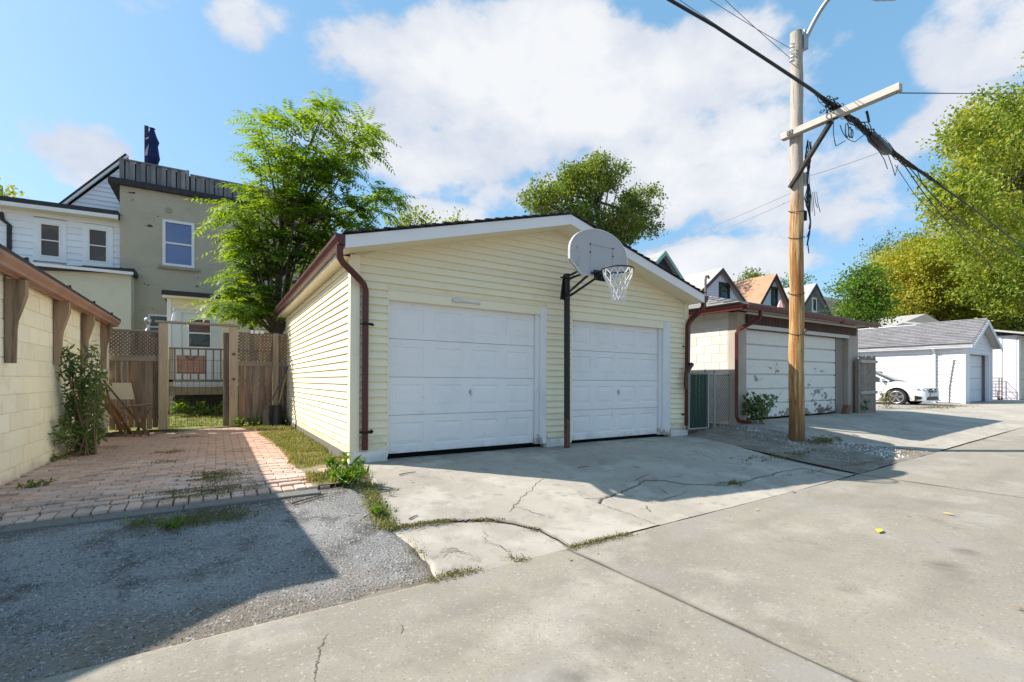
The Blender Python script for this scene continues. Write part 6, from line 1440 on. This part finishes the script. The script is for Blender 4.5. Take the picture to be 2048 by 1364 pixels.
def tree(name, label, base, crowns, nl, size, mat, trunk_r=.2, nlimb=26, clump=.5, cl_n=None, group=None, trunk_top=None, bark='bark', shell=.55, droop=.3, twigs=True, fill=0):
    """crowns: list of (centre, (rx,ry,rz)); a tapered trunk, limbs to leaf clumps spread through the crowns"""
    base = Vector(base); t = thing(name, label, 'tree', base, group=group)
    ctr = sum((Vector(c) for c, _ in crowns), Vector())/len(crowns); vol = [r[0]*r[1]*r[2] for _, r in crowns]; tot = sum(vol)
    top = Vector(trunk_top) if trunk_top else Vector((base.x*.4+ctr.x*.6, base.y*.4+ctr.y*.6, ctr.z))
    mb = MB(); n = 10
    tp = [base.lerp(top, i/n)+Vector((math.sin(i*1.3)*.12*trunk_r*3, math.cos(i*1.1)*.1*trunk_r*3, 0))*(i > 0) for i in range(n+1)]
    mb.tube(tp, [trunk_r*(1.25 if i == 0 else 1)*(1-.72*i/n) for i in range(n+1)], 10)
    cl = []
    for (c, r), v in zip(crowns, vol):
        k = max(3, int(round(nlimb*v/tot)))
        for _ in range(k):
            d = rng.normal(size=3); d /= np.linalg.norm(d); rad = rng.uniform(shell, 1)**.6; p = np.array(c)+d*np.array(r)*rad; cl.append((p, min(r)))
            s = Vector(tp[rng.integers(3, n+1)]); e_ = Vector(p); m_ = s.lerp(e_, .5)+Vector((0, 0, .12*(e_-s).length))
            pts_ = bez(s, m_, e_, 6); r0 = trunk_r*.34; mb.tube(pts_, [r0*(1-.85*i/6) for i in range(7)], 5, False)
            if twigs and trunk_r > 1:
                for _ in range(4):
                    w = e_+Vector(rng.normal(0, clump*.7, 3)); mb.tube([pts_[4], (pts_[4]+w)/2+Vector((0, 0, .05)), w], [r0*.3, r0*.2, r0*.08], 4, False)
    mb.build('trunk', M[bark], t, smooth=True)
    P = np.array([p for p, _ in cl]); n_c = len(P); idx = rng.integers(0, n_c, nl)
    wgt = rng.uniform(.4, 1.6, n_c); wgt /= wgt.sum(); idx = rng.choice(n_c, nl, p=wgt)
    C = P[idx]+np.clip(rng.normal(0, clump, (nl, 3)), -2*clump, 2*clump)*np.array([1, 1, .8])
    if fill:
        nf = int(nl*fill); bi = rng.choice(len(crowns), nf, p=np.array(vol)/tot); d = rng.normal(size=(nf, 3)); d /= np.linalg.norm(d, axis=1)[:, None]
        cc = np.array([tuple(c) for c, _ in crowns])[bi]; rr = np.array([r for _, r in crowns])[bi]; lob = 1+.16*np.sin(d[:, 0]*6+d[:, 2]*4+1)+.14*np.sin(d[:, 1]*7-d[:, 2]*5)+.12*np.sin(d[:, 0]*11+d[:, 1]*9+d[:, 2]*8); B = cc+d*rr*(rng.uniform(.1, 1.1, nf)**.5*lob)[:, None]
        g = np.sin(B[:, 0]*2.3+B[:, 2]*1.3)+np.sin(B[:, 1]*2.1-B[:, 0]*.8+1)+np.sin(B[:, 2]*2.9+B[:, 1]*1.1+2)+.8*np.sin(B[:, 0]*5.3+B[:, 1]*2+1)+.8*np.sin(B[:, 2]*6.1+B[:, 1]*4)
        keep = g > rng.normal(.2, .55, nf); C[:nf][keep] = B[keep]
    leaf_mesh('crown', mat, C, size, t, droop=droop); return t
# tree of heaven at the corner of the garage: long drooping compound leaves
TB = Vector((at_q(553, 700, 14.0).x, 14.0, .3))
TA = thing('feathery_tree', 'bright green tree with long feathery leaves behind the garage corner', 'tree', TB)
TQ = 14.0
mb = MB()
stem_tops = [(515, 250), (560, 240), (640, 215), (700, 290), (740, 380), (478, 392), (446, 425), (600, 320), (660, 400), (520, 330), (462, 505), (470, 560), (620, 470), (760, 400), (690, 450), (500, 470), (446, 590), (505, 605), (640, 330), (720, 250), (585, 380)]
trk = [TB, TB+Vector((.03, 0, 1.2)), TB+Vector((.02, .05, 2.2)), Vector((at_q(556, 560, TQ).x, TQ, at_q(556, 560, TQ).z)), Vector((at_q(565, 470, TQ).x, TQ, at_q(565, 470, TQ).z)), Vector((at_q(590, 380, TQ).x, TQ+.2, at_q(590, 380, TQ).z))]
mb.tube(trk, [.12, .1, .09, .075, .06, .035], 10)
mb.tube([TB+Vector((-.15, -.1, 1.5)), TB+Vector((-.05, -.05, 2.4)), TB+Vector((.02, .05, 3.0))], [.03, .03, .02], 6)
tips = []
for x, y in stem_tops:
    for dq in (0, .75, -.65):
        e_ = at_q(x+14+rng.uniform(-16, 16), y+10+rng.uniform(-14, 14), TQ+dq+rng.uniform(-.3, .3)); s = trk[rng.integers(2, 6)].copy()
        if s.z > e_.z: s = trk[2].copy()
        pts_ = bez(s, s.lerp(e_, .5)+Vector((0, 0, .35)), e_, 7); mb.tube(pts_, [.035*(1-.8*i/7) for i in range(8)], 5, False)
        tips.append((e_, (pts_[-1]-pts_[-3]).normalized())); tips.append((pts_[5], (pts_[5]-pts_[3]).normalized())); 
        if rng.random() < .6: tips.append((pts_[3], (pts_[4]-pts_[2]).normalized()))
mb.build('trunk', M['bark'], TA, smooth=True)
LV = []; LF = []; kk = 0; rach = MB()
cam_dir = None
for tp, dr_ in tips:
    nf = rng.integers(7, 11)
    for f in range(nf):
        az_ = 2*math.pi*f/nf + rng.uniform(-.4, .4); d = (Vector((math.cos(az_), math.sin(az_), rng.uniform(.1, .7)))+dr_*.5).normalized(); Lf = rng.uniform(.45, .85); o_ = tp+Vector(rng.normal(0, .07, 3))
        side = d.cross(Vector((0, 0, 1))).normalized(); pos = o_.copy(); dd = d.copy(); np_ = rng.integers(7, 11); stp = Lf/np_; prev = pos.copy()
        for i in range(np_+1):
            dd = (dd+Vector((0, 0, -.13))).normalized(); pos = pos+dd*stp
            if i < 1: continue
            nrm = side.cross(dd).normalized(); ll = .195*(1-.45*abs(i/np_-.35)); lw = ll*.35
            for sg in ((-1, 1) if i < np_ else (0,)):
                ax = (side*sg*.9+dd*.45+Vector((0, 0, -.22))+Vector(rng.normal(0, .10, 3))).normalized() if sg else dd; wv_ = ax.cross(nrm).normalized()*lw*.5
                a, t_ = pos, pos+ax*ll; m1 = pos+ax*ll*.4
                LV += [a, m1+wv_, t_-nrm*ll*.08, m1-wv_]; LF.append((kk, kk+1, kk+2, kk+3)); kk += 4
npmesh('crown', M['leaf_ail'], np.array([tuple(v) for v in LV]), np.array(LF), TA)
print('ailanthus leaves', len(LF))
def cr(x, y, q, rx, ry, rz): p = at_q(x, y, q); return (tuple(p), (rx, ry, rz))
# tree behind the garage ridge
q = 30
b0 = at_q(1185, 520, q)
tree('round_tree', 'tall broad leaved tree rising behind the garage ridge', (b0.x, q, .3),
     [cr(1090, 400, q, 1.9, 2, 1.5), cr(1150, 365, q, 2.2, 2.2, 1.6), cr(1210, 350, q, 2.2, 2.2, 1.5), cr(1150, 430, q, 2.6, 2.2, 1.6), cr(1285, 405, q, 2.0, 2, 1.7), cr(1240, 450, q, 2.6, 2.2, 1.6), cr(1295, 445, q, 1.3, 1.6, 1.2)],
     24000, .25, M['leaf_far'], .34, 110, .42, shell=.25, fill=.5)
for x, y, q in ((800, 440, 24), (855, 430, 25), (905, 436, 26)):
    pass
b0 = at_q(850, 470, 24)
tree('thin_tree', 'sparse thin topped tree peeping over the garage roof', (b0.x, 24, .3), [cr(815, 438, 24, .5, .6, .45), cr(850, 440, 24, .45, .6, .6), cr(905, 440, 24, .5, .6, .4), cr(832, 458, 24, 1.2, .6, .4)], 1100, .16, M['leaf_maple'], .12, 26, .25, shell=.2)
# maples on the right: crown radii are given for 45 pixels a metre and grow with distance
def crs(x, y, q, rx, ry, rz):
    p = at_q(x, y, q); k = (A1*p.x+A0*p.y)/20.8; return (tuple(p), (rx*k, ry*k, rz*k))
def maple(label, q, spec, nl, size, mat, r=.3, nlimb=46, clump=.55, name='maple_tree', foot=None, top=None):
    x0 = np.mean([s[0] for s in spec]); p = at_q(foot or x0, 700, q)
    return tree(name, label, (p.x, q, .35), [crs(x, y, q+dq*1.5, rx, ry, rz) for x, y, dq, rx, ry, rz in spec], nl, size, mat, r, nlimb, clump, group='trees beyond the far garages', shell=.25, trunk_top=tuple(at_q(*top, q)) if top else None, fill=.8)
maple('tall yellowing maple towering over the lane at the right edge', 9.5, [(2085, 345, 0, 4.3, 3, 3.4), (1960, 300, 0, 1.5, 1.5, 1.7), (1935, 390, -.3, 1.3, 1.4, 1.2), (1965, 470, 0, 1.9, 1.8, 1.3), (1995, 232, 0, 1.3, 1.4, 1.1), (2040, 540, 0, 2.8, 2, 1.9), (1905, 400, 0, .6, .7, .35), (1915, 262, 0, .5, .6, .4), (1890, 410, 0, .35, .4, .2)], 125000, .24, M['leaf_maple'], .32, 260, .6, foot=2200, top=(2150, 330))
maple('golden topped maple in the middle of the tree belt', 19, [(1845, 555, 0, 2.6, 2.0, 1.7), (1885, 525, 0, 1.7, 1.6, 1.5), (1810, 560, 0, 1.1, 1.4, 1.3), (1795, 605, 0, 1.2, 1.4, .8), (1900, 600, 0, 1.6, 1.4, .9)], 56000, .26, M['leaf_autumn'], .28, 130, .6)
maple('deep green maple at the right of the tree belt', 17, [(2010, 590, 0, 5.0, 2.6, 2.7), (1940, 545, 0, 2.0, 2, 1.9), (1930, 625, 0, 2.4, 2, 1.2), (2060, 520, 0, 2.6, 2.4, 2.2)], 100000, .33, M['leaf_maple'], .3, 200, .65)
maple('dark green bushy tree behind the white garage roof', 27, [(1790, 600, 0, 1.7, 1.6, 1.5), (1760, 640, 0, 2.2, 1.8, 1.2), (1800, 535, 0, 1.3, 1.3, 1.5), (1700, 652, 0, 1.6, 1.4, .7)], 30000, .3, M['leaf_green'], .2, 100, .75)
tree('light_tree', 'light green young tree standing left of the golden maple', (at_q(1725, 700, 14).x, 14, .35), [crs(1722, 560, 14, .8, .8, .8), crs(1735, 600, 14, 1.1, 1.0, .9), crs(1725, 625, 14, 1.3, 1.0, .6), crs(1685, 580, 14, .9, .6, .22), crs(1760, 545, 14, .5, .5, .4)], 8500, .2, M['leaf_weed'], .12, 130, .36, shell=.1, fill=.3)
for lb, x, y, r in (('small dark treetop left of the tan roof', 1505, 552, 1.1), ('small dark treetop right of the tan roof', 1590, 566, 1.8)):
    tree('distant_tree', lb, (at_q(x, 700, 34).x, 34, .4), [cr(x, y, 34, r, r, r*.55), cr(x+14, y+10, 34, r*.8, r, r*.4)], 900, .32, M['leaf_far'], .2, 12, .5)
tree('distant_tree', 'tip of a tree at the left picture edge above the black roof', (at_q(-12, 500, 26).x, 26, .3), [cr(-12, 402, 26, .7, .7, .5)], 500, .2, M['leaf_maple'], .15, 8, .3)
# bush along the painted block wall
def bush(name, label, base, pts, mat, n, size, clump, stems=True, asp=.4, cat='bush', group=None, stem_r=.012):
    t = thing(name, label, cat, base, group=group); mb = MB(); base = Vector(base)
    for p in pts:
        p = Vector(p); mb.tube(bez(base+Vector((rng.normal(0, .06), rng.normal(0, .08), 0)), base.lerp(p, .5)+Vector((0, 0, .12*(p-base).length)), p, 6), [stem_r*(1-.7*i/6) for i in range(7)], 4, False)
    mb.build('stems', M['twig'], t)
    C = []
    for p in pts:
        p = Vector(p)
        for _ in range(n//len(pts)): 
            tt = rng.uniform(.2, 1)**.6; c = base.lerp(p, tt)+Vector((0, 0, .12*(p-base).length*4*tt*(1-tt)*.5)); C.append(tuple(c+Vector(rng.normal(0, clump, 3))*(1.15-.6*tt)))
    C = np.array(C); C[:, 2] = np.maximum(C[:, 2], base.z+.02)
    leaf_mesh('foliage', mat, C, size, t, asp=asp, droop=.15); return t
bx, by = -1.62, 9.15; pts_ = []
for (x, y) in ((130, 690), (160, 700), (185, 690), (195, 720), (120, 760), (150, 750), (180, 760), (205, 770), (100, 790), (140, 800), (175, 810), (200, 820), (125, 840), (160, 860), (190, 850), (115, 815), (145, 720), (110, 870), (140, 890), (170, 880), (200, 860), (205, 740), (120, 700)):
    pts_.append(at_q(x, y, by+rng.uniform(-.7, .9)))
for p in pts_: p.x = max(p.x, -1.82)
bush('leafy_bush', 'tall dark green leafy bush growing against the painted block wall', (bx, by, G(bx, by)), pts_, M['leaf_bush'], 2100, .105, .075, cat='bush', asp=.3)
# weeds
def weed(name, label, x, y, n, h, sp, mat='leaf_weed', cat='weed', asp=.28, size=.10, group=None):
    c = at_g(x, y); return bush(name, label, (c.x, c.y, c.z), [(c.x+rng.normal(0, sp), c.y+rng.normal(0, sp), c.z+h*rng.uniform(.35, 1.1)) for _ in range(14)], M[mat], n, size, sp*.3, asp=asp, cat=cat, group=group, stem_r=.004)
wd = weed('dandelion_weed', 'bright green weed clump with one yellow flower at the garage corner', 690, 968, 260, .26, .14, size=.13, asp=.2)
fl = at_g(703, 925); fz = fl.z+.03
MB().ball((WT[wd].x+.03, WT[wd].y+.18, WT[wd].z+.22), .028, 6, .6).build('flower', M['flower'], wd, smooth=True)
weed('low_weed', 'spreading weed at the bush foot by the block wall', 95, 925, 110, .10, .12, size=.07)
weed('low_weed', 'small weed clump on the brick paving near the wall', 68, 975, 60, .07, .08, size=.06)
weed('low_weed', 'tiny weed tuft in the shaded gravel, left of two', 272, 1052, 36, .05, .05, size=.05)
weed('low_weed', 'green weed tuft in the shaded gravel, right of two', 345, 1056, 60, .06, .07, size=.06)
weed('low_weed', 'small weed at the gravel and concrete seam', 757, 1030, 90, .08, .06, size=.07)
weed('low_weed', 'weed on the apron crack in front of the right door', 1466, 968, 50, .04, .05, size=.05)
weed('wall_weed', 'thin tall weed climbing the sunlit garage side', 697, 905, 120, .75, .05, 'leaf_bush', size=.05)
weed('wall_weed', 'small weed rising at the middle of the garage foundation', 612, 860, 80, .4, .08, size=.06)
weed('verge_shrub', 'dark leafy shrub by the red downspout and peeling door', 1515, 850, 520, .62, .20, 'leaf_bush', 'shrub', .5, .10)
weed('gate_vine', 'brown and green creeper on the fence behind the gate', 1428, 838, 420, 1.0, .20, 'leaf_maple', 'plant', .6, .10)
weed('jamb_plant', 'low dark plant in front of the right pilaster', 1714, 826, 200, .4, .16, 'leaf_bush', 'plant', .6, .10)
weed('dead_shrub', 'dark brown dead shrub before the front wheel of the car', 1775, 818, 260, .7, .25, 'moss', 'shrub', .3, .10)
for k, (x, y, lb) in enumerate(((385, 822, 'green leafy border plant seen through the gate, left'), (428, 822, 'pale green border plant seen through the gate, right'))):
    p = at_q(x, y, 14.6); bush('border_plant', lb, (p.x, 14.75, G(p.x, 14.75)), [(p.x+rng.normal(0, .25), 14.75+rng.normal(0, .08), G(p.x, 14.75)+.33*rng.uniform(.3, 1.1)) for _ in range(16)], M['leaf_weed'], 200, .13, .08, asp=.4, cat='plant', group='border plants below the deck')
for k in range(5):
    p = at_q(480+22*k, 838, 12.45); bush('fence_weed', 'low weed along the foot of the right fence panel, number %s from the gate' % ('one', 'two', 'three', 'four', 'five')[k], (p.x, 12.45, .33), [(p.x+rng.normal(0, .12), 12.45+rng.normal(0, .08), .33+.18*rng.uniform(.3, 1.1)) for _ in range(9)], M['leaf_weed'], 110, .08, .05, asp=.4, cat='weed', group='weeds at the fence foot')
# pebbles round the pole
pts_ = []
while len(pts_) < 3000:
    p, q = rng.uniform(8.5, 12), rng.uniform(3.15, 6.6); d_ = math.hypot((p-PX-.1)/1.3, (q-PY)/.8)
    if (math.exp(-d_*d_*.8) > rng.random() or (q < 3.6 and rng.random() < .6 and abs(p-10.3) < 1.2) or rng.random() < .04): pts_.append((p, q))
stones('white_pebbles', M['white_pebble'], pts_, .019, 'white pebbles scattered round the foot of the utility pole', .7)
blades('verge_moss', M['moss'], patch(1650, 882, 130, .25, .10) + patch(1560, 915, 60, .5, .1) + patch(1880, 815, 200, 1.2, .25), .04, .006, 'dark mossy grass beside the pole foot', 'moss', .9, 6)
# leaf litter and twigs
def litter(name, label, cat, spec, mat, size):
    Vs = []; Fs = []; k = 0
    for p, q in spec:
        a = rng.uniform(0, 6.28); s = size*rng.uniform(.5, 1.4); c, sn = math.cos(a), math.sin(a); z = G(p, q)+.014
        for (u, v, w) in ((-1, 0, .0), (0, .42, .3), (1, 0, .1), (0, -.42, .25)): Vs.append((p+(u*c-v*sn)*s, q+(u*sn+v*c)*s, z+w*s*.5))
        Fs.append((k, k+1, k+2, k+3)); k += 4
    return tag(npmesh(name, mat, np.array(Vs), np.array(Fs)), label, cat, kind='stuff')
sp_ = [(rng.uniform(1.8, 9), rng.uniform(4.8, 6.1)) for _ in range(150)] + [(rng.uniform(1.8, 14), rng.uniform(-1, 6)) for _ in range(90)]
litter('leaf_litter', 'small dry brown leaves scattered over the concrete', 'leaves', sp_, M['dry_leaf'], .02)
def one_leaf(label, x, y, mat, s):
    c = at_g(x, y); o = MB(); a = rng.uniform(0, 3)
    pr = [(-1, 0, 0), (-.3, .4, .25), (.5, .3, .2), (1, 0, .05), (.5, -.3, .22), (-.3, -.4, .2)]
    o.add([(c.x+(u*math.cos(a)-v*math.sin(a))*s, c.y+(u*math.sin(a)+v*math.cos(a))*s, c.z+.012+w*s*.6) for u, v, w in pr], [tuple(range(6))])
    tag(o.build('fallen_leaf', M[mat]), label, 'leaf', 'fallen leaves on the lane')
one_leaf('larger yellow leaf lying on the lane concrete', 1758, 1065, 'yellow_leaf', .07)
one_leaf('yellow leaf on the lane, farther right one', 1897, 1031, 'yellow_leaf', .05)
one_leaf('tiny yellow leaf on the lane near the apron edge', 1514, 1022, 'yellow_leaf', .03)
one_leaf('red brown leaf at the apron edge', 1586, 986, 'red_leaf', .04)
one_leaf('brown leaf at the right picture edge on the lane', 2040, 1221, 'dry_leaf', .03)
one_leaf('orange scrap in the shaded gravel at the left edge', 8, 1176, 'red_leaf', .015)
def twig(label, x0, y0, x1, y1, r=.006):
    a, c = at_g(x0, y0, .012), at_g(x1, y1, .012); m_ = a.lerp(c, .5)+Vector((.02, .02, .006)); tag(MB().tube(bez(a, m_, c, 5), [r, r, r*.9, r*.8, r*.7, r*.5], 5).build('fallen_twig', M['twig']), label, 'twig', 'twigs on the ground')
twig('long pale twig beside the dandelion clump on the apron', 728, 978, 790, 983, .008)
twig('dark twig near the white plinth on the sunlit apron', 798, 950, 832, 944)
twig('short twig on the apron above the mossy crack', 818, 1038, 836, 1031)
twig('forked twig on the gravel edge below the paving', 583, 1008, 655, 988, .007)
twig('small twig on the gravel beside the shadow edge', 572, 1025, 592, 1028)
twig('dark twig in the shade before the left door', 1155, 936, 1178, 933)
twig('thin dark twig in the shade before the right door', 1270, 962, 1300, 948)
